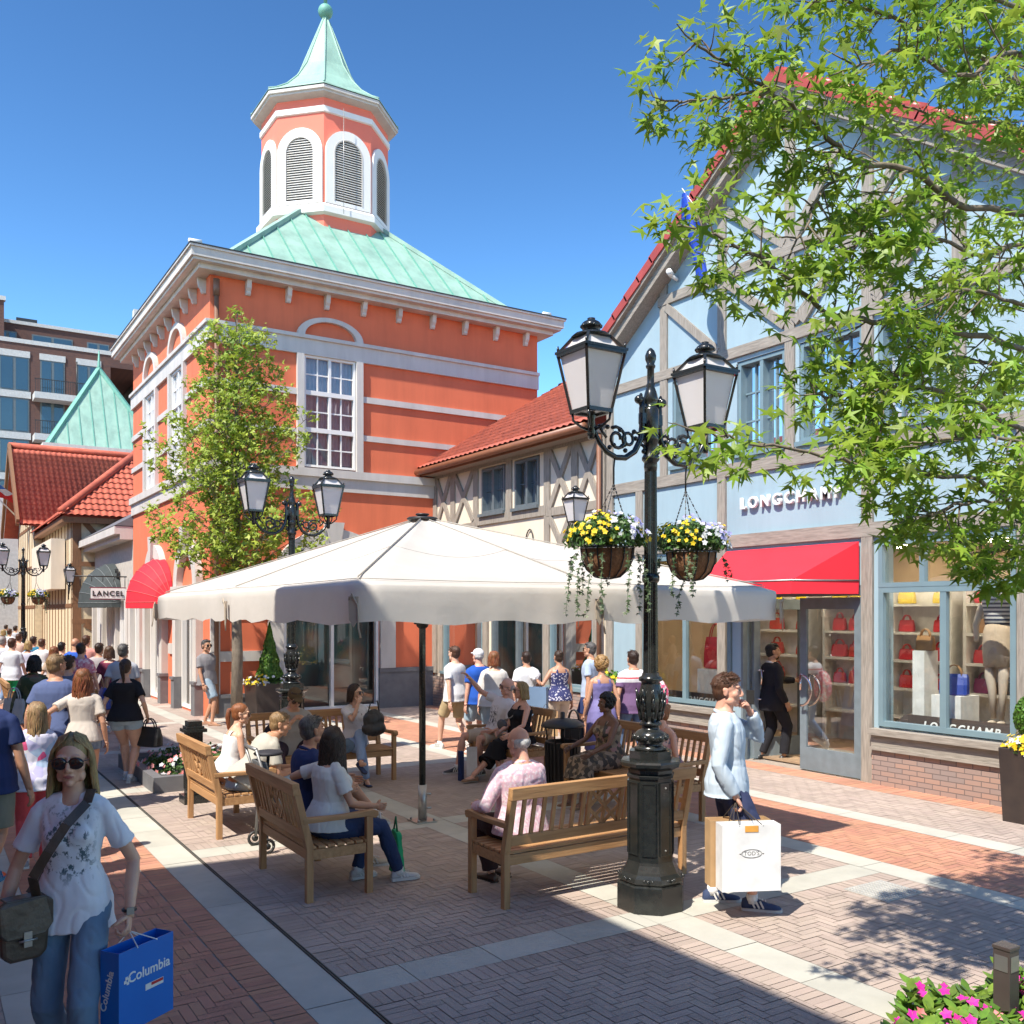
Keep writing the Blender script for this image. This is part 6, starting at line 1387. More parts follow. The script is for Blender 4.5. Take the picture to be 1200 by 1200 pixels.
def person(label,pos,a,H=1.72,sex='m',skin='fair',hairs=('short','brown'),pose='stand',top=None,bottom=None,shoes=None,near=0,group=None,hip=None,lean=0,side=0,twist=0,hy=0,hp=0,hr=0,wr=None,wl=None,fr=None,fl=None,er=None,el=None,kr=None,kl=None,cr=25,cl=25,pr=None,pl=None,glasses=None,cap=None,off=(0,0),fat=1.0,pitr=0,pitl=0,dr=None,dl=None,z0=0,thigh=1.0,extra=None,beard=None):
    """a: heading clockwise from straight away from the camera (90 = to the right of the picture)"""
    NP[0]+=1; r=random.Random(NP[0]*13+5); s=H/1.75; q=near
    vox={2:.0072,1:.011,0:.016}[near]
    sit=pose=='sit'; walk=pose=='walk'
    hz=hip if hip is not None else (.545 if sit else .915 if walk else .925)
    if sit: hz=hz/s if hip is None else hz/s
    P=Vector((off[0],off[1],hz))
    Lr,Sr,Tr=R(lean),R(side),R(twist)
    U=Vector((math.sin(Sr),math.sin(Lr),math.cos(Lr)*math.cos(Sr))).normalized(); Rv=Vector((math.cos(Tr),-math.sin(Tr),0)); Rv=(Rv-U*Rv.dot(U)).normalized(); F=U.cross(Rv)
    sw=.18 if sex=='m' else .158; sw*=fat**.5
    sh={1:P+U*.418+Rv*sw*.94,-1:P+U*.418-Rv*sw*.94}
    sw_=1 if walk!=0 else 0
    if wr is None: wr=(.25,.0 if not walk else .16,.80) if not sit else (.14,.34,.66)
    if wl is None: wl=(-.25,.0 if not walk else -.14,.80 if not walk else .82) if not sit else (-.14,.34,.66)
    if fr is None: fr=(.10,.02,.088) if not walk else (.08,-.26,.13); 
    if fl is None: fl=(-.10,.0,.088) if not walk else (-.08,.27,.095)
    if sit and kr is None and pose=='sit':
        if fr==(.10,.02,.088): fr=(.11,.50,.088/s)
        if fl==(-.10,.0,.088): fl=(-.11,.50,.088/s)
    if walk and pitr==0 and fr==(.08,-.26,.13): pitr=-28
    EL={}; WR={}
    for sd,wv,eh in ((1,wr,er),(-1,wl,el)):
        EL[sd],WR[sd]=ik(sh[sd],wv,.285,.255,eh if eh else (sd*.5,-1,-.3))
    HJ={1:P+Vector((.092*fat**.5,0,-.03)),-1:P+Vector((-.092*fat**.5,0,-.03))}; KN={};AN={}
    for sd,fv,kh in ((1,fr,kr),(-1,fl,kl)): KN[sd],AN[sd]=ik(HJ[sd],fv,.43,.42,kh if kh else (sd*.08,1,.25 if sit else .1))
    # head
    nb=P+U*.50; hq=Euler((R(hp),R(hr),-R(hy)),'XYZ').to_matrix(); hd_=(U*.6+Vector((0,0,.4))).normalized(); hc=nb+hd_*.155+F*.02
    HM=Matrix.Translation(hc)@(Matrix((Rv,Vector((Rv.cross(Vector((0,0,-1)))).normalized() if False else Vector((0,0,1)).cross(Rv).normalized()),Vector((0,0,1)))).transposed()@hq).to_4x4()
    tor=[(t,hw*(fat if t<.4 else fat**.4),hd*fat*(1 if t<.4 else 1),yo) for t,hw,hd,yo in TOR[sex]]
    b=MB(); loft(b,tor,P,U,Rv,F); 
    if sex=='f':
        for sd in (-1,1): b.sph(P+U*.315+Rv*sd*.062*fat+F*.075*fat,(.062*fat,.055*fat,.06*fat),14,10)
    b.tube([nb-U*.04,nb+U*.02,hc-Vector((0,0,.07))],[.07 if sex=='m' else .058,.056 if sex=='m' else .046,.05 if sex=='m' else .042],14)
    ta=1 if sex=='m' else .86
    for sd in (-1,1):
        b.sph(sh[sd]-U*.004,.048*ta*fat**.5,14,10); b.tube([nb-U*.035+Rv*sd*.03,sh[sd].lerp(nb,.45)+U*.006,sh[sd]+U*.006],[.05*ta,.046*ta,.044*ta],12); capsule(b,[sh[sd],sh[sd].lerp(EL[sd],.4),EL[sd],EL[sd].lerp(WR[sd],.3),WR[sd]],[.046*ta*fat**.5,.045*ta*fat**.5,.036*ta,.039*ta,.026*ta])
        g_=1.06 if sex=='f' else 1
        capsule(b,[HJ[sd],HJ[sd].lerp(KN[sd],.35),KN[sd],KN[sd].lerp(AN[sd],.28),KN[sd].lerp(AN[sd],.65),AN[sd]],[.088*g_*fat*thigh,.08*g_*fat*thigh,.054*thigh,.056*thigh,.042,.034])
    if not sit:
        for sd in (-1,1): b.sph(P+Vector((sd*.075,-.045,-.06)),(.08,.075,.085),12,8)
    # feet as part of the body
    dirs={}
    for sd,dv,pt in ((1,dr,pitr),(-1,dl,pitl)):
        d=Vector(dv) if dv else Vector((sd*.12,1,0)); dirs[sd]=d.normalized()
        if not shoes or shoes[0] in('flat','sandal'):
            d_=dirs[sd]; k=math.sin(R(pt)); b.tube([AN[sd]+Vector((0,0,-.035)),AN[sd]+d_*.06+Vector((0,0,-.05+k*.06)),AN[sd]+d_*.13+Vector((0,0,-.068+k*.13))],[.034,.031,.02],10)
    body=remesh(b,vox,3)
    body=join(body,xf(HT[sex],HM@Matrix.Scale(1.0 if sex=='m' else .955,4)))
    for sd,cu,pv in ((1,cr,pr),(-1,cl,pl)):
        handmesh(body,WR[sd],(WR[sd]-EL[sd]),sd,cu,pv,s=1.0 if sex=='m' else .88)
    SC=Matrix.Scale(s,4)
    def O(name,mb,mt,par=None,fx=True):
        return obj(name,xf(mb,SC),mt,par,fix=fx)
    hcol=hairs[1] if hairs else 'brown'
    bo=O('person',body,[skm[skin],eyew,iris,hairm[hcol],lipm],fx=False)
    tag(bo,label,'person',group)
    # ---- hair
    if hairs and hairs[0]!='bald':
        h=hair(hairs[0],q,r,near==2)
        if h: O('hair',xf(h,HM@Matrix.Scale(1.0 if sex=='m' else .965,4)),hairm[hcol],bo,False)
    if beard:
        m=MB(); m.sph((0,.035,-.078),(.053,.05,.042),16,10); m.sph((0,.078,-.05),(.03,.016,.006),10,6); O('beard',xf(remesh(m,.008,1,.004,3,60),HM),hairm[beard],bo)
    if glasses:
        m=MB()
        for sd in (-1,1): m.sph((sd*.034,.093,.004),(.031,.006,.025),18,8)
        ln=O('sunglasses',xf(m,HM),mat('lens_brown',(.045,.02,.012),.08,(.02,.01,.01),5,coat=.5) if 'lens_brown' not in bpy.data.materials else bpy.data.materials['lens_brown'],bo)
        if glasses=='clear': ln.data.materials[0]=M['galv']; 
        m=MB(); 
        for sd in (-1,1): m.tube([(sd*.062,.09,.012),(sd*.078,.06,.012),(sd*.082,-.01,.005)],.0025,5); m.tube([(sd*.034+.032*math.cos(t),.092,.004+.026*math.sin(t)) for t in [x*math.pi/8 for x in range(17)]],.0022,5)
        m.tube([(-.008,.098,.012),(.008,.098,.012)],.003,5); obj('glasses_frame',xf(xf(m,HM),SC),M['ironm'],ln)
    if cap:
        m=MB(); m.sph((0,-.012,.05),(.088,.105,.085),20,12); m.sph((0,.115,.05),(.062,.065,.012),16,8); O('cap',xf(remesh(m,.009,2),HM),cap,bo)
    # ---- clothes
    wrk={2:.006,1:.004,0:.0035}[near]
    if top:
        kind,mt=top[0],top[1]; inf=top[2] if len(top)>2 else .014
        hem={'tee':-.12,'polo':-.13,'shirt':-.10,'long':-.17,'tank':-.08,'blouse':-.10,'jacket':-.20,'dress':-.55,'crop':.03}[kind]
        if sit: hem=max(hem,-.06)
        if bottom and bottom[0]=='hotpants': hem=-.06
        m=MB(); sec=[x for x in tor if x[0]>=hem+.02 and x[0]<(.50 if sex=='m' else .47)]
        lo=sec[0]; fl_=1.0
        sec=[(hem,(.19 if hem<.0 else lo[1])*(fat if hem<0 else 1)+(.018 if kind in('blouse','long','jacket') else .012),(.155 if hem<0 else lo[2])*(fat if hem<0 else 1),-.018 if hem<0 else lo[3])]+[(t,max(hw,.172*fat) if t<.05 else hw,max(hd,.13*fat) if t<.05 else hd,yo) for t,hw,hd,yo in sec]
        if hem<-.15:
            a0=[x for x in tor if x[0]==0][0]; ex=.0 if kind!='dress' else .05
            sec=[(hem,a0[1]+.018+ex,a0[2]+.026+ex,a0[3]),(-.10,a0[1]+.014,a0[2]+.022,a0[3])]+[x for x in tor if -.05<x[0]<(.50 if sex=='m' else .47)]
        sec=[(t,hw+(.014 if t<.1 and t>hem else 0),hd+(.016 if t<.1 and t>hem else 0),yo) for t,hw,hd,yo in sec]
        loft(m,sec,P,U,Rv,F,inf=inf+(.012 if kind=='blouse' else 0))
        if sex=='f':
            for sd in (-1,1): m.sph(P+U*.315+Rv*sd*.06*fat+F*.078*fat,(.066*fat+inf*.5,.056*fat+inf*.6,.062*fat+inf*.5),14,10)
        if kind not in('tank','dress','crop'):
            for sd in (-1,1):
                S0=sh[sd]; e=EL[sd]; w_=WR[sd]
                ai=min(inf,.013); m.sph(S0-U*.004,.048*ta*fat**.5+ai*.8,14,10); m.tube([nb-U*.04+Rv*sd*.035,sh[sd].lerp(nb,.45)+U*.004,sh[sd]+U*.004],[.05*ta+.008,.046*ta+.010,.044*ta+ai*.8],12)
                if kind in('tee','polo'): m.tube([S0,S0.lerp(e,.35),S0.lerp(e,.66)],[.047*ta*fat**.5+ai,.050*ta*fat**.5+ai,.052*ta+ai+.004],16)
                elif kind=='blouse': m.tube([S0,S0.lerp(e,.5),e],[.05*ta+ai,.06+ai,.07+ai],16)
                else: capsule(m,[S0,S0.lerp(e,.5),e,e.lerp(w_,.5),e.lerp(w_,.93)],[.047*ta*fat**.5+ai,.050*ta*fat**.5+ai,.044*ta+ai,.044*ta+ai,.034*ta+ai],16,False,True)
        if kind in('tee','tank','dress','crop') and sex=='f' and False: pass
        g=remesh(m,max(vox*1.0,.0075),2,wrk,r.random()*20,8)
        # neckline: trim what is above the collar line
        if kind in('tank','dress','crop'):
            keep=[i for i,f in enumerate(g.f) if (sum((g.v[k] for k in f),Vector())/len(f)-P).dot(U)<.40 or (abs(abs((sum((g.v[k] for k in f),Vector())/len(f)-P).dot(Rv))-.085)<.018 )]
            g.f=[g.f[i] for i in keep]; g.mi=[0]*len(keep); g.sm=[True]*len(keep)
        nm={'tee':'t_shirt','polo':'polo_shirt','shirt':'shirt','long':'long_shirt','tank':'sleeveless_top','blouse':'blouse','jacket':'suit_jacket','dress':'dress','crop':'top'}[kind]
        O(nm,g,mt,bo,False)
        if kind in('polo','shirt','long','jacket'):
            m=MB(); n_=20; cc=nb-U*.012
            for (dz,rr_) in ((0,.0),): m.tube([cc+Rv*(.075*math.cos(t))+F*(.062*math.sin(t)-.012)-U*(.025*math.sin(t)) for t in [x*2*math.pi/n_ for x in range(n_+1)]],.014,8)
            O('collar',m,top[3] if len(top)>3 else mt,bo)
    if bottom:
        kind,mt=bottom[0],bottom[1]; m=MB(); inf=.016
        hips=[x for x in tor if -.13<x[0]<=.09]
        if kind!='skirt':
            loft(m,[(t,hw*.98,hd*.98,yo) for t,hw,hd,yo in hips],P,Vector((0,0,1)) if not sit else U,Rv if not sit else Vector((1,0,0)),F if not sit else Vector((0,1,0)),inf=.010)
            if not sit:
                for sd in (-1,1): m.sph(P+Vector((sd*.075,-.045,-.06)),(.088,.083,.092),12,8)
        g_=1.06 if sex=='f' else 1
        for sd in (-1,1):
            h_,k_,a_=HJ[sd],KN[sd],AN[sd]; t1=.088*g_*fat*thigh; t2=.08*g_*fat*thigh
            if kind in('jeans','trousers','chinos'):
                e_=.014 if kind=='jeans' else .024; capsule(m,[h_,h_.lerp(k_,.35),k_,k_.lerp(a_,.4),k_.lerp(a_,.97)],[t1+.012,t2+e_,.058*thigh+e_,.054*thigh+e_,(.040 if kind=='jeans' else .05)+e_*.8],16,False,True)
            elif kind=='shorts': m.sph(h_,t1+.014,14,8); m.tube([h_,h_.lerp(k_,.4),h_.lerp(k_,.86)],[t1+.014,t2+.024,.085*thigh+.012],18)
            elif kind=='hotpants': m.sph(h_,t1+.012,14,8); m.tube([h_,h_.lerp(k_,.14),h_.lerp(k_,.30)],[t1+.012,t1+.014,t2+.022],18)
            elif kind=='capri': capsule(m,[h_,h_.lerp(k_,.35),k_,k_.lerp(a_,.35)],[t1+.012,t2+.02,.075,.07],16,False,True)
            elif kind=='skirt': 
                m.tube([h_+Vector((0,0,.06)),h_,h_.lerp(k_,.5),k_,k_.lerp(a_,.45)],[t1+.03,t1+.03,t2+.035,.10,.12],16)
        if kind=='skirt': 
            mid=lambda t:(HJ[1].lerp(KN[1],t)+HJ[-1].lerp(KN[-1],t))/2
            m.tube([mid(0)+Vector((0,0,.06)),mid(0),mid(.5),mid(1),(KN[1].lerp(AN[1],.4)+KN[-1].lerp(AN[-1],.4))/2],[.14,.15,.14,.13,.13],16)
        O({'jeans':'jeans','trousers':'trousers','chinos':'trousers','shorts':'shorts','hotpants':'denim_shorts','capri':'trousers','skirt':'skirt'}[kind],remesh(m,max(vox,.0075),2,wrk*.9,r.random()*20,9),mt,bo,False)
    if shoes:
        kind,c1,c2=shoes
        for sd,pt in ((1,pitr),(-1,pitl)):
            m=MB(); shoe(m,AN[sd],dirs[sd],'flat' if kind=='sandal' else kind,1.0 if sex=='m' else .9,pt); O('shoe',m,[c1,c2],bo)
            if kind=='sneaker': m=MB(); m.tube([AN[sd]-Vector((0,0,.03)),AN[sd]+Vector((0,0,.035))],[.044,.040],12); O('sock',m,fab('sock',(.7,.7,.7)),bo)
    th=R(32.47+a); bo.location=(pos[0],pos[1],z0); bo.rotation_euler=(0,0,-th)
    rot=Matrix.Rotation(-th,4,'Z')
    bo_info=dict(WR={k:rot@(v*s)+Vector((pos[0],pos[1],z0)) for k,v in WR.items()},P=rot@(P*s)+Vector((pos[0],pos[1],z0)),sh={k:rot@(v*s)+Vector((pos[0],pos[1],z0)) for k,v in sh.items()},rot=rot,s=s,obj=bo,F=(rot@F),U=(rot@U),R=(rot@Rv),nb=rot@(nb*s)+Vector((pos[0],pos[1],z0)))
    return bo_info
def PX(px,Y): v=cw((px-600)*Y/1100,Y,0); return (v.x,v.y)
W_=fab('white',(.70,.70,.70)); DEN=fab('denim',(.09,.14,.24),(.16,.23,.35),sc=5); LDEN=fab('light_denim',(.26,.36,.45),(.38,.46,.52),sc=6); DDEN=fab('dark_denim',(.03,.05,.12)); KH=fab('khaki',(.42,.32,.18)); BEI=fab('beige',(.52,.43,.34)); NAV=fab('navy',(.025,.04,.12)); BLK=fab('black',(.016,.016,.02)); GRY=fab('grey',(.30,.29,.28)); ROY=fab('royal_blue',(.02,.09,.42)); LBL=fab('light_blue',(.38,.46,.60))
wsh=mat('white_leather',(.65,.65,.63),.5); bsh=mat('brown_leather',(.09,.045,.03),.4); blsh=mat('black_leather',(.02,.02,.02),.35); nsh=mat('navy_suede',(.03,.05,.12),.8); tansh=mat('tan_leather',(.3,.16,.09),.6); soleb=mat('dark_sole',(.04,.03,.025),.7)
def bagbox(par,name,c,w,h,d,mt,rot,taper=1.0,open_=True):
    """paper carrier: c = bottom centre, rot = Matrix 4x4 applied about the top centre"""
    m=MB(); W2,D2=w/2,d/2
    lo=[(-W2,-D2,0),(W2,-D2,0),(W2,D2,0),(-W2,D2,0)]; hi=[(x*taper,y*taper,h) for x,y,_ in lo]; k=.985; hi2=[(x*k,y*.93,h) for x,y,_ in hi]; lo2=[(x*k,y*.9,h-.06) for x,y,_ in hi]
    m.add(lo+hi+hi2+lo2,[(3,2,1,0),(0,1,5,4),(1,2,6,5),(2,3,7,6),(3,0,4,7),(4,5,9,8),(5,6,10,9),(6,7,11,10),(7,4,8,11),(8,9,13,12),(9,10,14,13),(10,11,15,14),(11,8,12,15),(12,13,14,15)])
    # creased sides
    T=Matrix.Translation(Vector(c)+Vector((0,0,h)))@rot@Matrix.Translation(Vector((0,0,-h)))
    return obj(name,xf(m,T),mt,par,fix=True),T
def rope(mb,p,q,sag=.05,r_=.004,up=1,n=8):
    p=Vector(p);q=Vector(q); mb.tube([p.lerp(q,i/n)+Vector((0,0,up*sag*math.sin(math.pi*i/n))) for i in range(n+1)],r_,6)
# ---- foreground woman
tee=printmat('printed_white',(.66,.67,.72),(.07,.11,.13),1.20,.20,.13,26,.535,streak=(1,1,.8))
fw=person('blonde woman in sunglasses and printed white t-shirt walking towards the viewer',PX(86,4.35),172,1.75,'f','fair',('long','blonde'),'walk',top=('tee',tee,.010),bottom=('jeans',fab('washed_denim',(.10,.17,.26),(.19,.27,.36),sc=4)),shoes=('shoe',blsh,soleb),near=2,hy=-6,hp=-4,wr=(.30,.06,.84),wl=(-.26,.05,.86),cl=70,cr=28,glasses=1,hip=.915,fr=(.09,-.16,.10),fl=(-.09,.13,.09),er=(.6,-1,0),el=(-.5,-1,-.2),fat=.86,thigh=.92)
# crossbody bag: strap from her left shoulder to her right hip
R_,F_=fw['R'],fw['F']; P0_=fw['P']
t=thing('crossbody_bag','brown leather crossbody bag on the hip of the woman in the printed t-shirt','handbag',(0,0,0))
bc_=P0_+R_*.165+F_*.15+Vector((0,0,-.07)); m=MB(); n=12
T=Matrix.Translation(bc_)@Matrix.Scale(.84,4)@Matrix((R_*.8+F_*.6,(F_*.8-R_*.6),Vector((0,0,1)))).transposed().to_4x4()
bl_=mat('dark_brown_leather',(.085,.060,.042),.42,(.05,.036,.025),12,bump=.4,bscale=25)
m.prism([(-.11,-.045,-.13),(-.13,-.045,.10),(-.10,-.045,.15),(.10,-.045,.15),(.13,-.045,.10),(.115,-.045,-.13),(.07,-.045,-.165),(-.07,-.045,-.165)],(0,.09,0)); body_=obj('bag_body',xf(m,T),bl_,t,bevel=.018)
m=MB(); m.prism([(-.132,.048,.02),(-.132,.048,.14),(-.1,.03,.165),(.1,.03,.165),(.132,.048,.14),(.132,.048,.0),(.10,.056,-.035),(-.09,.056,-.03)],(0,.016,0)); m.prism([(-.1,-.05,.155),(.1,-.05,.155),(.1,.05,.155),(-.1,.05,.155)],(0,0,.015)); obj('flap',xf(m,T),bl_,t,bevel=.006)
m=MB(); m.box(-.02,.02,.068,.078,-.08,.0); m.tube([(-.045,.08,-.045),(.045,.08,-.045)],.006,6); obj('clasp',xf(m,T),M['galv'],t)
m=MB(); s0=fw['nb']-R_*.085+Vector((0,0,-.0)); hp_=bc_+Vector((0,0,.13)); 
pts=[hp_-R_*.05-F_*.02,hp_.lerp(s0,.25)+F_*.115*.9,hp_.lerp(s0,.5)+F_*.135,hp_.lerp(s0,.75)+F_*.13,s0+F_*.085-Vector((0,0,.03)),s0+F_*.02+Vector((0,0,.018)),s0-F_*.09-Vector((0,0,.06)),hp_.lerp(s0,.5)-F_*.14,hp_-F_*.08]
for i in range(len(pts)-1): m.bar(pts[i],pts[i+1],.042,.005,up=F_)
obj('strap',m,bl_,t)
# watch
t=thing('wristwatch','small watch on the left wrist of the woman in the printed t-shirt','watch'); w0=fw['WR'][-1]; m=MB(); 
m.tube([w0+Vector((.027*math.cos(a),.027*math.sin(a),.02)) for a in [q*math.pi/8 for q in range(17)]],.008,6); obj('strap',m,blsh,t); m=MB(); m.box(w0.x-.016,w0.x+.016,w0.y-.034,w0.y-.028,w0.z+.004,w0.z+.036); obj('dial',m,M['galv'],t)
# blue carrier
t=thing('carrier_bag','bright blue paper carrier bag in the left hand of the blonde woman','shopping bag')
hx=fw['WR'][-1]+Vector((0,0,-.11)); bm_=mat('blue_paper',(.01,.14,.50),.35,(.01,.12,.45),3); cr0=cw(0,0,0)
camR=Vector((.8437,-.5369,0)); camF=Vector((.5369,.8437,0))
ax=(camR*.40+camF*.917).normalized(); az=Vector((0,0,1)); ay=az.cross(ax)
rot=Matrix((ax,ay,az)).transposed().to_4x4()
bb2,T=bagbox(t,'paper_bag',hx+Vector((0,0,-.385))+camR*.04,.33,.37,.11,bm_,rot)
tm=lambda x,z,sc=1: T@Matrix(((1,0,0,x),(0,0,-1,-.0560),(0,1,0,z),(0,0,0,1)))
text('bag_lettering','Columbia',.066,M['iwhite'],bb2,tm(.015,.22),.0008,1.0,.0008)
m=MB()
for i in range(4):
    a=i*math.pi/2+.3; m.box(-.118+.012*math.cos(a)-.007,-.118+.012*math.cos(a)+.007,-.0572,-.0558,.235+.012*math.sin(a)-.007,.235+.012*math.sin(a)+.007)
m2=MB(lambda p:(T@Matrix(((1,0,0,.045),(0,0,-1,-.0565),(0,1,0,.165),(0,0,0,1))))@p); m2.box(-.055,.055,-.014,.014,-.0004,.0006); m2.m=1; m2.box(-.02,.053,-.001,.012,.0006,.0012); m2.m=0
mm=xf(m,T); obj('bag_emblem',join(mm,m2),[M['iwhite'],bagm['red']],bb2)
text('bag_lettering','Columbia',.05,M['iwhite'],bb2,T@Matrix(((0,0,-1,-.1662),(-1,0,0,0.0),(0,1,0,.19),(0,0,0,1)))@Matrix.Rotation(R(75),4,'Z'),.0008,1.0,.0008)
m=MB()
for sy in (-.06,.06):
    rope(m,T@Vector((-.06,sy,.365)),hx+Vector((0,0,.03)),.0,.003); rope(m,T@Vector((.06,sy,.365)),hx+Vector((0,0,.03)),.0,.003)
obj('rope_handle',m,M['iwhite'],t)
# ---- man with carrier bags
bmn=person('man in pale blue linen shirt and navy shorts with phone at his ear',PX(853,7.2),96,1.83,'m','pink',('short','brown'),'stand',top=('shirt',fab('linen',(.48,.56,.64),(.40,.48,.56),sc=4,b=.6),.015),bottom=('shorts',fab('navy_cotton',(.04,.05,.11))),shoes=('sneaker',nsh,wsh),near=2,hy=4,hp=-2,lean=-2,fr=(.09,.16,.088),fl=(-.09,-.10,.088),wr=(.20,.03,.845),er=(.4,-1,0),cr=80,pr=(0,-1,0),wl=(-.06,.17,1.42),el=(-.7,.3,-1),cl=60,pl=(.3,-1,0),twist=8)
t=thing('mobile_phone','dark phone held to the ear of the man with the white bag','phone'); wp=bmn['WR'][-1]; m=MB(); m.bar(wp+Vector((0,0,.06))+bmn['R']*.03,wp+Vector((0,0,.17))+bmn['R']*.03,.06,.009,up=bmn['R']); obj('handset',m,M['ironm'],t)
hx=bmn['WR'][1]+Vector((0,0,-.09))
for nm,lab,mt,w_,h_,dd,off_,dz in (('carrier_bag','tall brown kraft paper bag carried behind the white one',mat('kraft_paper',(.50,.32,.16),.8),.46,.49,.13,.16,.0),('carrier_bag','large white paper shopping bag with small oval emblem held by the man in blue shirt',mat('white_paper',(.78,.78,.77),.55),.44,.48,.14,.0,.0)):
    t=thing(nm,lab,'shopping bag'); ax=(camR*.985+camF*.12).normalized(); ay=Vector((0,0,1)).cross(ax); rot=Matrix((ax,ay,Vector((0,0,1)))).transposed().to_4x4()
    bb3,T=bagbox(t,'paper_bag',hx+camR*(.06 if off_==0 else .02)-camF*(.13-off_)+Vector((0,0,-h_-.08+dz)),w_,h_,dd,mt,rot)
    m=MB()
    for sy in (-dd/2,dd/2): rope(m,T@Vector((-.09,sy,h_-.01)),hx+Vector((0,0,.05)),0,.004); rope(m,T@Vector((.09,sy,h_-.01)),hx+Vector((0,0,.05)),0,.004)
    obj('rope_handle',m,soleb,t)
    if off_==0:
        inkg=mat('grey_ink',(.16,.15,.14),.6); text('bag_lettering',"TOD'S",.040,inkg,bb3,T@Matrix(((1,0,0,0),(0,0,-1,-dd/2-.001),(0,1,0,.262),(0,0,0,1))),.0005,1.05)
        m=MB(lambda p:T@p); 
        for rx,rz in ((.078,.032),(.072,.028)): m.tube([(rx*math.cos(a),-dd/2-.001,.273+rz*math.sin(a)) for a in [q*math.pi/16 for q in range(33)]],.0011,4)
        m.tube([(-.092,-dd/2-.001,.273),(-.08,-dd/2-.001,.273)],.003,4); m.tube([(.092,-dd/2-.001,.273),(.08,-dd/2-.001,.273)],.003,4); obj('bag_emblem',m,inkg,bb3)
        m=MB(lambda p:T@p); m.box(-.05,.05,-dd/2-.004,-dd/2-.001,h_-.05,h_-.005); obj('ribbon',m,mat('orange_tab',(.75,.36,.06),.6),bb3)
# ---- doorman
person('man in black suit standing in the doorway of the blue shop holding the door',PX(905,14.35),75,1.83,'m','olive',('short','black'),'stand',top=('jacket',BLK,.022,W_),bottom=('trousers',BLK),shoes=('shoe',blsh,soleb),near=1,hy=20,fr=(.12,.12,.088),fl=(-.1,-.12,.088),wl=(-.1,.45,1.15),wr=(.22,.1,.85),beard='black',lean=0)
# ---- left edge group
person('man in navy polo shirt and grey cargo shorts at the left edge, seen from behind',PX(-16,7.5),-3,1.82,'m','tan',('short','dbrown'),'walk',top=('polo',NAV,.018),bottom=('shorts',fab('olive_grey',(.22,.22,.17))),shoes=('sneaker',mat('orange_mesh',(.75,.12,.03),.7),mat('blue_sole',(.03,.2,.4),.6)),near=1,fat=1.1,wr=(.30,.05,.80))
td_=blotch('tie_dye',(.52,.50,.62),[(.62,.6,.68),(.45,.42,.62),(.6,.08,.2),(.35,.45,.6),(.7,.68,.7)],13,.25)
person('girl in tie-dye t-shirt and coral trousers looking left, seen from behind',PX(42,8.3),-28,1.50,'f','fair',('kidlong','dblonde'),'stand',top=('tee',td_,.014),bottom=('chinos',fab('coral',(.72,.10,.11))),shoes=('sneaker',mat('grey_mesh',(.3,.3,.32),.7),wsh),near=1,hy=-45,wr=(.2,.12,.80),wl=(-.2,.12,.8))
person('man in faded navy t-shirt with his arm round a woman, seen from behind',PX(66,10.6),-6,1.84,'m','tan',('short','dblonde'),'walk',top=('tee',fab('faded_navy',(.09,.12,.24)),.018),bottom=('shorts',LDEN),shoes=('sneaker',wsh,wsh),near=1,fat=1.12,wr=(.40,.10,1.03),er=(.8,-.5,-.3),wl=(-.3,0,.82),hy=30)
person('woman with long wavy brown hair and ripped denim shorts beside the man in navy t-shirt',PX(97,10.5),-12,1.68,'f','tan',('longwavy','auburn'),'walk',top=('tee',fab('oatmeal',(.52,.46,.40)),.014),bottom=('hotpants',fab('ripped_denim',(.07,.11,.18),(.3,.36,.42),sc=9)),shoes=('flat',tansh,tansh),near=1,wl=(-.36,-.06,1.0),el=(-.6,-1,-.2),wr=(.26,.0,.82),fat=1.05)
gb=person('woman in black t-shirt and pale denim shorts walking away with a braid',PX(147,12.4),-4,1.70,'f','fair',('braid','dbrown'),'walk',top=('tee',BLK,.020),bottom=('hotpants',LDEN),shoes=('sneaker',mat('pale_canvas',(.5,.55,.55),.8),wsh),near=1,fat=1.12,thigh=1.1,wr=(.28,.04,.90),wl=(-.28,-.02,.84),fl=(-.05,.20,.095),fr=(.07,-.02,.09),pitr=0)
handbag(gb['WR'][1]+Vector((.03,0,-.40)),.38,.26,.16,'black','black leather handbag in the hand of the woman in black t-shirt',None,.6)
cm_=blotch('camouflage',(.05,.07,.03),[(.09,.10,.04),(.03,.035,.02),(.14,.13,.08)],9,.3)
cp=person('person in camouflage jacket carrying a grey shoulder bag, seen from behind',PX(40,13.4),0,1.70,'f','brown',('bob','black'),'walk',top=('long',cm_,.03),bottom=('trousers',BLK),shoes=('sneaker',blsh,soleb),near=0,fat=1.1)
handbag(cp['sh'][-1]+Vector((-.12,-.05,-.62)),.42,.36,.14,'white','pale grey shoulder bag on the arm of the person in camouflage',None,.6)
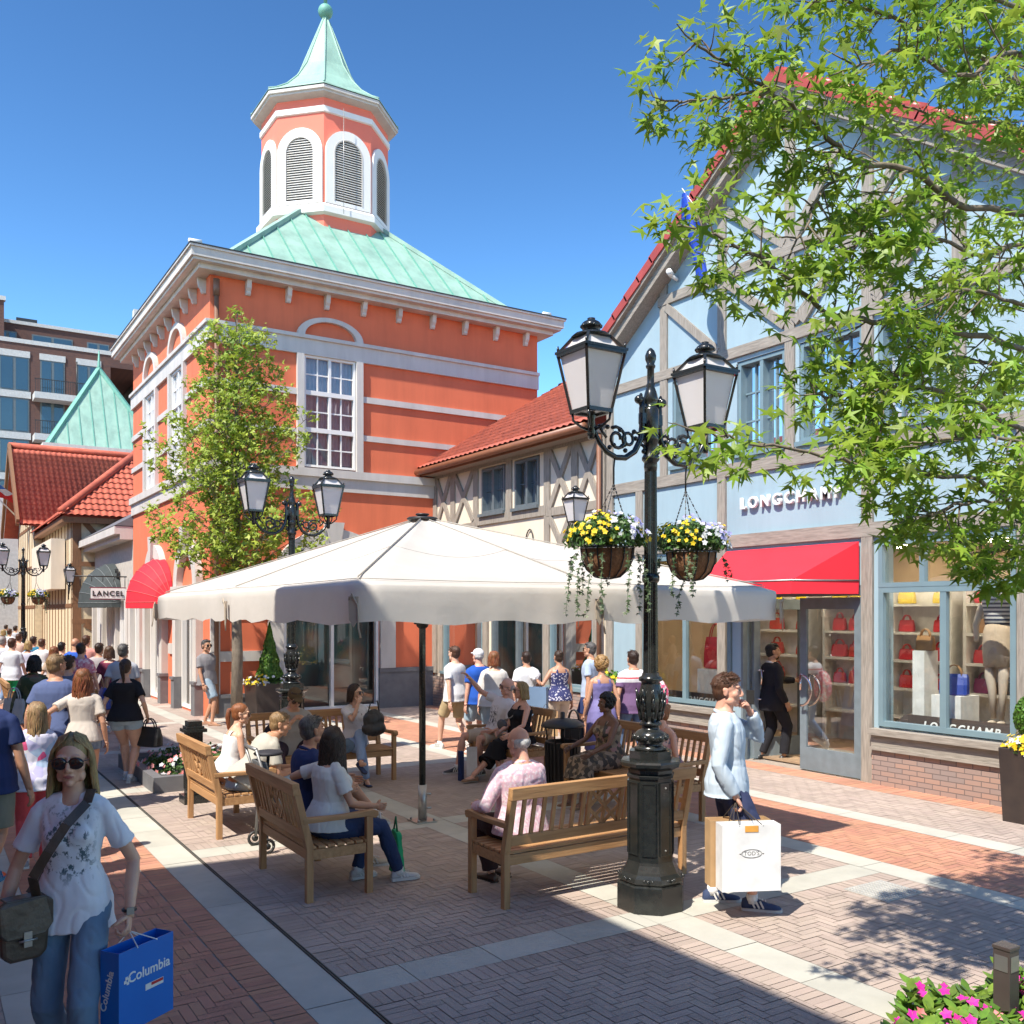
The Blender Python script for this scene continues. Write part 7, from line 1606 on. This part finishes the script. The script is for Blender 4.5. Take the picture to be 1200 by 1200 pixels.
# crowd further along: px, Y, heading, H, sex, hair, top, bottom, label
def cf(n,c): return fab('crowd_'+n,c)
crowd=[
 (144,15.3,-8,1.80,'m',('short','saltpepper'),('tee',fab('grey_marl',(.42,.43,.46)),.018),('shorts',BEI),'grey-haired man in grey t-shirt with a blue bag walking near the shop windows'),
 (128,17.6,-5,1.68,'f',('bob','brown'),('tee',cf('burgundy',(.16,.03,.06)),.014),('shorts',KH),'woman in burgundy top walking away in the crowd'),
 (116,18.2,-5,1.72,'m',('short','dbrown'),('tee',cf('stone',(.36,.33,.33)),.018),('shorts',KH),'man in stone grey t-shirt and khaki shorts in the crowd'),
 (95,17.0,0,1.76,'m',('short','dbrown'),('tee',blotch('pink_print',(.6,.25,.3),[(.7,.5,.5),(.5,.12,.2)],25),.018),('shorts',NAV),'man in pink patterned shirt in the crowd'),
 (101,21.0,0,1.80,'m',('short','brown'),('tee',cf('salmon',(.62,.28,.24)),.018),('shorts',BEI),'tall man in salmon t-shirt in the crowd'),
 (80,12.9,12,1.72,'m',('short','dbrown'),('tee',fab('slate_blue',(.12,.14,.20)),.018),('jeans',DEN),'dark-haired man in slate blue t-shirt ahead of the embracing couple'),
 (88,19.5,0,1.78,'m',('bald','grey'),('tee',cf('royal',(.03,.10,.45)),.018),('shorts',NAV),'bald man in royal blue t-shirt in the crowd'),
 (72,20.5,0,1.66,'m',('short','black'),('tee',cf('ink',(.02,.02,.04)),.018),('shorts',BLK),'dark-haired person in black t-shirt in the crowd'),
 (63,19.0,0,1.62,'f',('bob','auburn'),('tee',cf('sand',(.4,.3,.22)),.014),('jeans',LDEN),'auburn-haired woman in sand top in the crowd'),
 (49,22.5,0,1.68,'m',('short','brown'),('tee',W_,.018),('shorts',NAV),'man in white t-shirt and navy shorts in the middle of the crowd'),
 (39,24.0,0,1.70,'m',('short','dbrown'),('tee',cf('teal',(.03,.18,.30)),.018),('jeans',DEN),'man in teal t-shirt in the crowd'),
 (33,22.8,0,1.62,'f',('bob','blonde'),('tee',cf('lilac',(.5,.5,.62)),.014),('jeans',NAV),'blonde woman in lilac top in the crowd'),
 (14,20.2,0,1.76,'m',('short','brown'),('tee',cf('silver',(.6,.62,.66)),.018),('shorts',fab('green',(.02,.40,.14))),'man in silver t-shirt and bright green shorts'),
 (22,27.0,0,1.70,'m',('short','brown'),('tee',cf('peach',(.6,.42,.34)),.018),('shorts',BEI),'man in peach t-shirt behind the one in green shorts'),
 (3,23.0,0,1.72,'m',('short','grey'),('tee',cf('pale',(.55,.57,.62)),.018),('jeans',DEN),'grey-haired person in pale top at the far left'),
 (11,33.0,0,1.74,'m',('short','brown'),('tee',cf('cloud',(.66,.66,.68)),.018),('jeans',DEN),'person in cloud white t-shirt far up the street beyond the green shorts'),
 (4,36.0,0,1.66,'f',('bob','blonde'),('tee',cf('rose',(.6,.35,.35)),.014),('jeans',DEN),'blonde person in rose top far up the street'),
 (18,38.0,0,1.78,'m',('short','dbrown'),('tee',cf('ash',(.4,.42,.45)),.018),('jeans',NAV),'dark-haired person in ash t-shirt far up the street'),
 (7,44.0,0,1.74,'m',('short','dbrown'),('tee',cf('mint',(.35,.5,.45)),.018),('jeans',NAV),'person in mint t-shirt at the very end of the crowd'),
]
for px_,Y,a,H,sx,hs,tp_,bt,lab in crowd:
    d=person(lab,PX(px_,Y),a,H,sx,'tan' if rnd.random()<.5 else 'fair',hs,'walk',top=tp_,bottom=bt,shoes=('sneaker',wsh,wsh),near=0,group='walkers in the crowd up the street')
    if 'blue bag' in lab: handbag(d['WR'][-1]+Vector((0,0,-.15)),.4,.35,.2,'blue','blue bag slung on the grey-haired man near the shop windows',None)
# man alone at the orange building
person('man in two-tone grey t-shirt and denim shorts standing before the orange building',PX(243,18.75),88,1.76,'m','tan',('short','saltpepper'),'stand',top=('tee',fab('two_tone_grey',(.24,.23,.24)),.016),bottom=('shorts',LDEN),shoes=('flat',tansh,tansh),near=0,glasses=1,lean=-3,fr=(.1,.12,.088),fl=(-.1,-.08,.088),twist=35)
# ---- group on the right
g_='shoppers passing the cream and blue shops'
person('young man in white t-shirt and khaki shorts striding left',PX(533,15.4),-48,1.76,'m','fair',('short','brown'),'walk',top=('tee',W_,.020),bottom=('shorts',KH),shoes=('sneaker',wsh,wsh),near=0)
person('sunburnt man in royal blue t-shirt and white sun visor',PX(561,15.0),-35,1.72,'m','pink',('ring','white'),'stand',top=('tee',ROY,.018),bottom=('shorts',LDEN),near=0,fat=1.1,shoes=('sneaker',wsh,wsh),cap=W_)
person('woman with straight auburn hair in wide white blouse, seen from behind',PX(579,14.6),-5,1.70,'f','fair',('bob','auburn'),'stand',top=('blouse',fab('cream_blouse',(.62,.58,.54)),.03),bottom=('capri',LDEN),shoes=('flat',tansh,tansh),near=0,fat=1.15)
person('boy in white t-shirt walking beside the woman in floral top',PX(617,15.6),-10,1.66,'m','tan',('short','dbrown'),'walk',top=('tee',W_,.018),bottom=('shorts',LDEN),shoes=('sneaker',wsh,wsh),near=0)
d=person('woman in navy floral sleeveless top and beige shorts raising a white cloth',PX(655,15.4),-25,1.68,'f','tan',('bun','dbrown'),'stand',top=('tank',blotch('navy_floral',(.03,.035,.12),[(.03,.035,.12),(.5,.48,.55)],45,.6),.014),bottom=('shorts',BEI),shoes=('flat',tansh,tansh),near=0,wl=(-.34,.22,1.22),el=(-.5,-.6,-1),fat=1.1)
t=thing('white_cloth','crumpled white cloth in the raised hand of the woman in floral top','cloth',tuple(d['WR'][-1])); m=MB(); m.sph(d['WR'][-1]+Vector((0,0,.03)),(.10,.08,.09),12,8); obj('folded_cloth',remesh(m,.012,1,.02,3,20),W_,t)
t=thing('carrier_bag','blue-grey paper carrier bag between the boy in white and the woman in floral top','shopping bag'); bagbox(t,'paper_bag',cw((630-600)*14.9/1100,14.9,.62),.32,.45,.14,fab('steel_blue_paper',(.16,.24,.36),rough=.5),Matrix.Rotation(R(-50),4,'Z')); m=MB(); c=cw((630-600)*14.9/1100,14.9,1.07); rope(m,c+Vector((-.08,0,0)),c+Vector((.08,0,0)),.12); obj('rope_handle',m,soleb,t)
t=thing('carrier_bag','brown paper carrier bag low beside the woman in floral top','shopping bag'); bagbox(t,'paper_bag',cw((640-600)*14.7/1100,14.7,.32),.36,.38,.14,bpy.data.materials['kraft_paper'],Matrix.Rotation(R(-30),4,'Z')); m=MB(); c=cw((640-600)*14.7/1100,14.7,.7); rope(m,c+Vector((-.08,0,0)),c+Vector((.08,0,0)),.12); obj('rope_handle',m,soleb,t)
person('man in light blue shirt facing left behind the woman in lilac dress',PX(692,15.8),-70,1.80,'m','tan',('short','saltpepper'),'stand',top=('tee',LBL,.018),bottom=('shorts',NAV),shoes=('sneaker',wsh,wsh),near=0,glasses=1)
d=person('woman with blonde curls in a lilac slip dress, seen from behind',PX(705,13.0),-20,1.70,'f','tan',('curly','curlyblonde'),'walk',top=('dress',fab('lilac_silk',(.18,.16,.36),rough=.6),.014),shoes=('flat',tansh,tansh),near=1,wl=(-.24,.08,.82),wr=(.24,-.05,.82))
handbag(d['WR'][-1]+Vector((-.1,.1,-.32)),.3,.3,.14,'black','black and grey handbag carried left of the woman in lilac dress',None,.5)
d=person('man in striped white, red and aubergine t-shirt with jeans beside the lamp post',PX(742,13.6),-15,1.76,'m','tan',('short','dbrown'),'walk',top=('tee',stripemat('wide_striped_knit',(.14,.06,.14),(.14,.06,.14),.3),.018),bottom=('jeans',DEN),shoes=('sneaker',wsh,wsh),near=1,fat=1.08,wl=(-.26,.02,.84))
mm=FAB.get('striped_chest')
def bandmat(name,bands):
    m,N,L,P=newmat(name); P.inputs['Roughness'].default_value=.9; tc=N.new('ShaderNodeTexCoord'); sp=N.new('ShaderNodeSeparateXYZ'); L.new(tc.outputs['Object'],sp.inputs[0]); mr=N.new('ShaderNodeMapRange'); mr.inputs[1].default_value=.8; mr.inputs[2].default_value=1.6; L.new(sp.outputs[2],mr.inputs[0]); cr=N.new('ShaderNodeValToRGB'); cr.color_ramp.interpolation='CONSTANT'
    for i,(z,c) in enumerate(bands):
        e=cr.color_ramp.elements[i] if i<2 else cr.color_ramp.elements.new((z-.8)/.8); e.position=(z-.8)/.8; e.color=rgb(c)
    L.new(mr.outputs[0],cr.inputs[0]); L.new(cr.outputs[0],P.inputs['Base Color']); return m
for c in d['obj'].children:
    if c.name.startswith('t_shirt'): c.data.materials[0]=bandmat('banded_knit',[(.8,(.13,.07,.15)),(1.25,(.6,.6,.6)),(1.3,(.5,.05,.06)),(1.32,(.65,.65,.65)),(1.5,(.65,.65,.65))])
t=thing('patterned_bag','pink and white patterned bag just right of the lamp post','handbag'); c=cw((772-600)*13.4/1100,13.4,1.05); m=MB(); m.sph(c,(.16,.13,.26),14,10); obj('bag_body',remesh(m,.015,1,.015,2,9),blotch('pink_white',(.7,.08,.16),[(.75,.7,.7),(.7,.1,.2)],30,.5),t)
# ---- seated people (heading: bench facing)
R90=90-32.47; RM=-90-32.47; RB=180-32.47
# left sun-lit bench
person('ponytailed young woman in sunglasses and white top on the left sunlit bench',(2.83,10.15),R90,1.68,'f','fair',('pony','auburn'),'sit',top=('tank',W_,.016),bottom=('skirt',fab('pale_blue',(.35,.42,.6))),shoes=('flat',tansh,tansh),near=1,hy=20,lean=14,glasses=1,wr=(.1,.36,.62),wl=(-.05,.42,.66),hp=-6)
person('man in pale grey t-shirt leaning forward on the left sunlit bench',(2.85,9.62),R90,1.78,'m','tan',('short','dblonde'),'sit',top=('tee',fab('stone_grey',(.42,.40,.35)),.018),bottom=('jeans',LDEN),shoes=('sneaker',wsh,wsh),near=1,lean=38,hy=15,hp=-12,wr=(.1,.52,.60),wl=(-.08,.54,.60))
# near left bench
person('man in navy polo with greying hair on the near left bench',(2.85,7.80),R90,1.80,'m','tan',('short','saltpepper'),'sit',top=('polo',NAV,.018),bottom=('shorts',fab('dark_shorts',(.05,.05,.06))),shoes=('sneaker',mat('beige_canvas',(.45,.38,.3),.8),wsh),near=1,lean=4,hy=-8,fl=(-.02,.62,.46),kl=(.3,.4,1),fr=(.10,.52,.088),wr=(.18,.30,.70),wl=(-.16,.42,.72),pitl=20,hip=.56)
person('woman with long dark brown hair and white t-shirt on the near left bench',(2.85,7.27),R90,1.72,'f','tan',('longwavy','dbrown'),'sit',top=('tee',fab('offwhite',(.60,.60,.58)),.016),bottom=('jeans',DDEN),shoes=('sneaker',mat('silver_mesh',(.5,.5,.5),.6),wsh),near=2,lean=2,hy=-50,fat=1.18,wl=(-.46,.02,.93),el=(-.4,-.8,-.3),wr=(.20,.34,.68),er=(.5,-.6,-.6),fr=(.13,.58,.092),fl=(-.1,.30,.092),hip=.56)
t=thing('cloth_bag','green cloth bag hanging under the near left bench beside the brunette','bag'); c=Vector((3.42,7.13,.0)); m=MB(); m.prism([c+Vector((0,-.02,.04)),c+Vector((.0,.22,.04)),c+Vector((0,.17,.42)),c+Vector((0,.05,.40))],(.05,0,0)); obj('bag_body',remesh(m,.012,3,.008,1,9),mat('green_cloth',(.01,.36,.14),.7),t,fix=False)
m=MB(); m.tube([c+Vector((.02,.08,.4)),c+Vector((.02,.11,.52)),c+Vector((.02,.15,.4))],.008,6); obj('handle',m,mat('dark_green',(.01,.15,.06),.7),t)
# far bench
person('man in brown cap and sunglasses bent over a phone on the far bench',(4.05,11.72),RB,1.80,'m','tan',('short','dbrown'),'sit',top=('tee',fab('sand_grey',(.34,.31,.29)),.02),bottom=('trousers',fab('aubergine',(.04,.025,.04))),shoes=('sneaker',blsh,wsh),near=1,lean=22,hp=-28,glasses=1,cap=fab('brown_cap',(.10,.07,.04)),wr=(.08,.36,.86),wl=(-.1,.36,.86),er=(.8,-.3,-1),el=(-.8,-.3,-1),cr=60,cl=60,fr=(.2,.45,.088),fl=(-.2,.45,.088),kr=(.5,1,.3),kl=(-.5,1,.3),fat=1.1)
gs=person('brunette in sunglasses and white printed top sitting cross-legged on the far bench',(4.95,11.70),RB,1.70,'f','fair',('bob','dbrown'),'sit',top=('tee',printmat('butterfly_print',(.62,.60,.62),(.05,.05,.06),.86,.16,.1,30,.60),.014),bottom=('jeans',fab('sky_denim',(.19,.27,.42),(.26,.34,.5),sc=4)),shoes=('flat',nsh,soleb),near=1,hy=-40,glasses=1,wr=(.03,.22,1.10),er=(.5,.2,-1),pr=(0,-1,0),cr=60,wl=(-.3,.12,.88),fl=(.16,.60,.36),kl=(.3,.6,1),fr=(.0,.42,.088),pitl=25,lean=2,side=0)
t=thing('tote_bag','soft black tote bag on the armrest beside the brunette on the far bench','handbag'); c=cw((438-600)*12.1/1100,12.1,.86); m=MB(); m.sph(c,(.15,.10,.15),14,10); m.sph(c+Vector((0,0,-.1)),(.17,.13,.1),14,10); obj('bag_body',remesh(m,.014,2,.012,4,9),mat('soft_black_leather',(.025,.024,.026),.5),t); m=MB(); m.tube([c+Vector((-.08,0,.1)),c+Vector((-.04,0,.25)),c+Vector((.05,0,.25)),c+Vector((.08,0,.1))],.01,6); obj('handle',m,blsh,t)
t=thing('shoulder_bag','small denim blue bag on the seat against the brunette','handbag'); c=cw((405-600)*11.9/1100,11.9,.56); m=MB(); m.sph(c,(.13,.08,.1),14,10); obj('bag_body',remesh(m,.014,2,.01,4,9),fab('bag_denim',(.10,.14,.19)),t)
t=thing('backpack','dark backpack with red lining on the far bench','backpack'); c=cw((322-600)*12.2/1100,12.2,.62); m=MB(); m.sph(c,(.16,.12,.21),14,10); m.sph(c+Vector((0,-.09,-.05)),(.1,.06,.1),12,8); obj('bag_body',remesh(m,.014,2,.008,4,9),fab('dark_nylon',(.03,.025,.035)),t)
# couple on back right bench
person('grey-haired man shading his eyes in white t-shirt with black lettering',(6.95,11.30),RM,1.80,'m','pink',('ring','grey'),'sit',top=('tee',printmat('black_lettering',(.62,.60,.63),(.02,.02,.025),.80,.16,.15,9,.50,streak=(5,1,2.2)),.02),bottom=('shorts',BEI),shoes=('sneaker',blsh,wsh),near=1,lean=-12,side=-8,hy=12,glasses=1,wr=(.24,.30,1.28),er=(1,.2,-.5),pr=(0,0,-1),wl=(-.25,.24,.60),fr=(.2,.52,.088),fl=(-.14,.36,.088),fat=1.08,kr=(.4,1,.3),kl=(-.3,1,.3))
cl_=person('blonde woman in glasses, black top and long black skirt on the back right bench',(6.95,10.72),RM,1.72,'f','pink',('bob','blonde'),'sit',top=('tank',BLK,.018),bottom=('skirt',BLK),shoes=('flat',tansh,tansh),near=1,lean=-3,hy=25,glasses=1,fat=1.14,wl=(-.3,.36,.66),wr=(.0,.34,.66),fr=(.0,.78,.088),fl=(-.1,.40,.088))
t=thing('shoulder_bag','small grey shoulder bag with strap on the lap of the woman in black','handbag'); c=cl_['P']+cl_['F']*.20+Vector((0,0,.17))+cl_['R']*.14; m=MB(); m.sph(c,(.05,.11,.075),12,8); obj('bag_body',remesh(m,.012,2),fab('bag_grey',(.10,.10,.11)),t); m=MB(); m.tube([c+Vector((0,0,.05)),cl_['P']+cl_['F']*.16+cl_['U']*.28,cl_['sh'][-1]+cl_['F']*.07-cl_['R']*-.06,cl_['sh'][-1]+cl_['R']*.07+Vector((0,0,.06))],.008,6); obj('strap',m,GRY,t)
t=thing('carrier_bag','white paper carrier bag with navy edge on the ground before the couple','shopping bag'); bagbox(t,'paper_bag',cw((553-600)*12.6/1100,12.6,.006),.34,.42,.14,mat('offwhite_paper',(.6,.58,.56),.6),Matrix.Rotation(R(60),4,'Z')); m=MB(); c=cw((541-600)*12.55/1100,12.55,.0); m.box(c.x-.04,c.x+.02,c.y-.03,c.y+.03,.006,.40); obj('navy_gusset',m,NAV,t)
# right bench
person('woman with short black hair in patterned sleeveless dress on the right bench',(6.93,8.75),RM,1.70,'f','brown',('afro','black'),'sit',top=('tank',blotch('leaf_print',(.18,.13,.08),[(.35,.27,.18),(.08,.07,.06),(.4,.22,.2)],22,.3),.016),bottom=('skirt',blotch('leaf_print2',(.16,.12,.08),[(.33,.25,.18),(.07,.06,.05)],22,.3)),shoes=('flat',tansh,tansh),near=1,fat=1.15,hy=10,wl=(-.2,.42,.66),wr=(.22,.42,.68),lean=3)
person('young woman with a bun and bare shoulders on the right bench behind the lamp post',(6.95,7.72),RM,1.66,'f','pink',('bun','auburn'),'sit',top=('crop',blotch('pink_floral',(.5,.25,.25),[(.15,.15,.2),(.6,.4,.35)],26,.4),.014),bottom=('skirt',fab('dusty_pink',(.5,.28,.26))),shoes=('flat',tansh,tansh),near=1,hy=20,lean=12,wl=(-.1,.3,.66),wr=(.1,.3,.66))
# long bench, back to the viewer
person('balding white-haired man in pink checked shirt sitting with his back to the viewer',(4.12,6.36),-32.47,1.76,'m','pink',('ring','white'),'sit',top=('shirt',blotch('pink_check',(.62,.40,.46),[(.66,.55,.58),(.6,.42,.5)],60,.4),.022),bottom=('trousers',fab('plum_trousers',(.045,.025,.03))),shoes=('shoe',bsh,soleb),near=2,hy=-12,hp=-6,wl=(-.26,.26,.66),wr=(.2,.34,.66),fat=1.12,fr=(.12,.42,.09),fl=(-.05,.36,.09))
# ================= trees
M['bark']=mat('tree_bark',(.23,.19,.14),.9,(.13,.105,.08),14,bump=.8,bscale=30,stretch=(1,1,.4))
M['twig']=mat('twig_bark',(.16,.105,.06),.85,(.10,.065,.04),20)
def grow(seed,limbs,nsub,sublen,leafn,leafsize,kind,trunkpts,trunkr,lab,leafm,depth=2,twr=.006,dens=1.0,droop=.25):
    r=random.Random(seed); t=thing('tree',lab,'tree',trunkpts[0]); wd=MB(); tw=MB(); lf=MB()
    m=MB(); m.tube(trunkpts,trunkr,14); obj('trunk',m,M['bark'],t)
    def leaves_at(p,d,n):
        for _ in range(n):
            a=rvec(r); out=(d*.5+a*.8+Vector((0,0,-droop))).normalized(); c=p+out*leafsize*r.uniform(.35,.8)
            nrm=Vector((-.25,-.15,.75))+rvec(r)*.75; addleaf(lf,c+out*leafsize*.3,leafsize*r.uniform(.36,.76),nrm,out+Vector((0,0,-droop)),kind,r.uniform(.05,.5))
    def twig(p,d,L,lv,rad):
        n=max(2,int(L/.09)); pts=[p]; q=p; dd=d
        for i in range(n):
            dd=(dd+rvec(r)*.22+Vector((0,0,.04 if lv else -.04))).normalized(); q=q+dd*(L/n); pts.append(q)
            if lv==0 or i>=n*.3: leaves_at(q,dd,max(1,int(leafn*r.uniform(.5,1.4)*dens)))
            if lv and r.random()<.75: 
                s_=dd.cross(rvec(r)).normalized(); twig(q,(dd*.7+s_*.8).normalized(),L*r.uniform(.3,.5),lv-1,rad*.6)
        tw.tube(pts,[rad*(1-.75*i/len(pts)) for i in range(len(pts))],5,cap=False)
    for lb_ in limbs:
        pts=[Vector(p) for p in lb_['p']]; r0=lb_.get('r',.04); n=len(pts)
        # smooth the polyline
        sm=[]
        for i in range(n-1):
            a=pts[max(i-1,0)];b=pts[i];c=pts[i+1];d=pts[min(i+2,n-1)]
            for k in range(5):
                u=k/5; sm.append(.5*((2*b)+(c-a)*u+(2*a-5*b+4*c-d)*u*u+(3*b-a-3*c+d)*u**3))
        sm.append(pts[-1]); K=len(sm)
        jit=[p+rvec(r)*.012 for p in sm]; wd.tube(jit,[r0*.46*(1-.85*i/K)+.003 for i in range(K)],8)
        tot=sum((sm[i+1]-sm[i]).length for i in range(K-1)); ns=int(tot*nsub*lb_.get('k',1))
        for j in range(ns):
            f=lb_.get('s',.12)+(1-lb_.get('s',.12))*(j+r.random())/ns; i=min(int(f*(K-1)),K-2); p=sm[i].lerp(sm[i+1],f*(K-1)-i); d=(sm[i+1]-sm[i]).normalized(); s_=d.cross(rvec(r)).normalized()
            twig(p,(d*.55+s_*.9).normalized(),sublen*r.uniform(.5,1.2)*(1.2-.75*f)*lb_.get('l',1),depth-1,twr)
        twig(sm[-1],(sm[-1]-sm[-2]).normalized(),sublen*.4,1,twr)
    o=obj('branches',join(wd,tw),M['bark'],t,fix=False); obj('crown',lf,M[leafm],t,fix=False); return t,len(lf.f)
def A(*l): return [at(*q) for q in l]
TR=at(1275,718,5.35); TR.z=0
limbs=[
 dict(p=A((1270,250,5.3),(1137,243,5.0),(1080,205,4.85),(1006,190,4.7),(970,161,4.6),(946,138,4.55),(910,113,4.5),(858,80,4.4),(815,50,4.3)),r=.035,k=.85),
 dict(p=A((905,110,4.5),(870,108,4.45),(830,118,4.4),(795,118,4.35)),r=.012,s=.1,k=1.0,l=.7),
 dict(p=A((1270,170,5.3),(1180,90,5.1),(1100,40,4.9),(1010,10,4.7),(940,-10,4.6)),r=.03,k=1.1),
 dict(p=A((1270,60,5.3),(1190,10,5.1),(1120,-20,4.9),(1040,-60,4.8)),r=.03,k=1),
 dict(p=A((1270,120,5.0),(1190,60,4.7),(1130,90,4.5),(1060,60,4.4),(1000,80,4.3)),r=.025,k=1),
 dict(p=A((1270,200,5.6),(1190,150,5.7),(1120,140,5.6),(1050,120,5.5)),r=.025,k=.9),
 dict(p=A((1270,430,5.3),(1155,395,5.0),(1075,381,4.85),(1010,376,4.7),(975,368,4.6),(930,332,4.5),(887,298,4.4),(845,280,4.3),(815,268,4.25)),r=.032,k=.7,l=.75),
 dict(p=A((1006,190,4.7),(965,225,4.6),(945,262,4.5),(925,300,4.45)),r=.014,k=1.1,l=.7,s=.1),
 dict(p=A((1060,200,4.8),(1040,240,4.7),(1010,270,4.6),(1000,300,4.6)),r=.014,k=1.2,l=.7),
 dict(p=A((1270,330,5.4),(1200,290,5.2),(1150,300,5.0),(1090,280,4.8),(1050,300,4.7)),r=.03,k=1.0),
 dict(p=A((1270,540,5.2),(1190,500,5.0),(1120,465,4.8),(1050,455,4.7),(985,465,4.6),(955,462,4.5)),r=.026,k=1.0,l=.8),
 dict(p=A((1200,608,4.9),(1150,565,4.7),(1073,554,4.5),(1010,545,4.35),(950,530,4.25),(880,518,4.15),(825,508,4.1)),r=.022,k=.62,l=.45,s=.15),
 dict(p=A((1270,600,5.1),(1190,590,4.9),(1130,590,4.7),(1085,605,4.6)),r=.02,k=1.3,l=.75),
 dict(p=A((1270,640,5.1),(1195,640,4.9),(1150,648,4.8)),r=.018,k=1.3,l=.55),
 dict(p=A((1270,470,5.6),(1190,430,5.5),(1120,420,5.3),(1070,430,5.2)),r=.025,k=1.1),
 dict(p=A((1270,540,4.7),(1200,520,4.5),(1150,510,4.4),(1090,520,4.3)),r=.02,k=1.0,l=.8),
 dict(p=A((1075,385,4.85),(1050,430,4.7),(1035,470,4.6),(1030,510,4.5)),r=.012,k=1.2,l=.6),
 dict(p=A((1270,380,4.8),(1200,360,4.6),(1140,340,4.5),(1100,350,4.4)),r=.02,k=1.0),
 dict(p=A((1270,20,4.8),(1230,-60,4.6),(1150,-120,4.6)),r=.02,k=.8),
]
tp=[TR,TR+Vector((.0,.02,1.2)),TR+Vector((.02,0,2.6)),TR+Vector((-.01,.03,4.0)),TR+Vector((.03,0,5.4)),TR+Vector((0,0,6.6))]
T1,nl=grow(11,limbs,12,.33,4.2,.125,'star',tp,[.13,.11,.1,.085,.065,.03],'sweetgum tree with star-shaped bright green leaves reaching in from the right edge','leafy',depth=2,twr=.0055)
print('tree1 leaves faces',nl)
# street tree in front of the orange building
b=cw((277-600)*18.3/1100,18.3,0); r=random.Random(5)
lim=[]
for k in range(84):
    f=k/83; z=2.6+f*5.1; a=k*2.4; L=(1.62*(1-f)**.8+.22)*r.uniform(.55,1.15); 
    if z<3.6: L*=.9
    p0=b+Vector((0,0,z)); d=Vector((math.cos(a),math.sin(a),0)); lim.append(dict(p=[p0,p0+d*L*.4+Vector((0,0,L*.28)),p0+d*L*.75+Vector((0,0,L*.5)),p0+d*L+Vector((0,0,L*.72))],r=.016,k=1,s=.0))
tp=[b,b+Vector((.02,0,1.5)),b+Vector((-.02,.02,3)),b+Vector((.03,0,4.6)),b+Vector((0,.02,6.3)),b+Vector((.02,0,8.1))]
T2,nl=grow(21,lim,6,.36,4.0,.135,'star3',tp,[.12,.105,.08,.055,.03,.01],'slender young street tree with yellow-green leaves in front of the orange building','leafy2',depth=2,twr=.006,dens=1.0)
print('tree2 leaves faces',nl)
# trees further up on the left
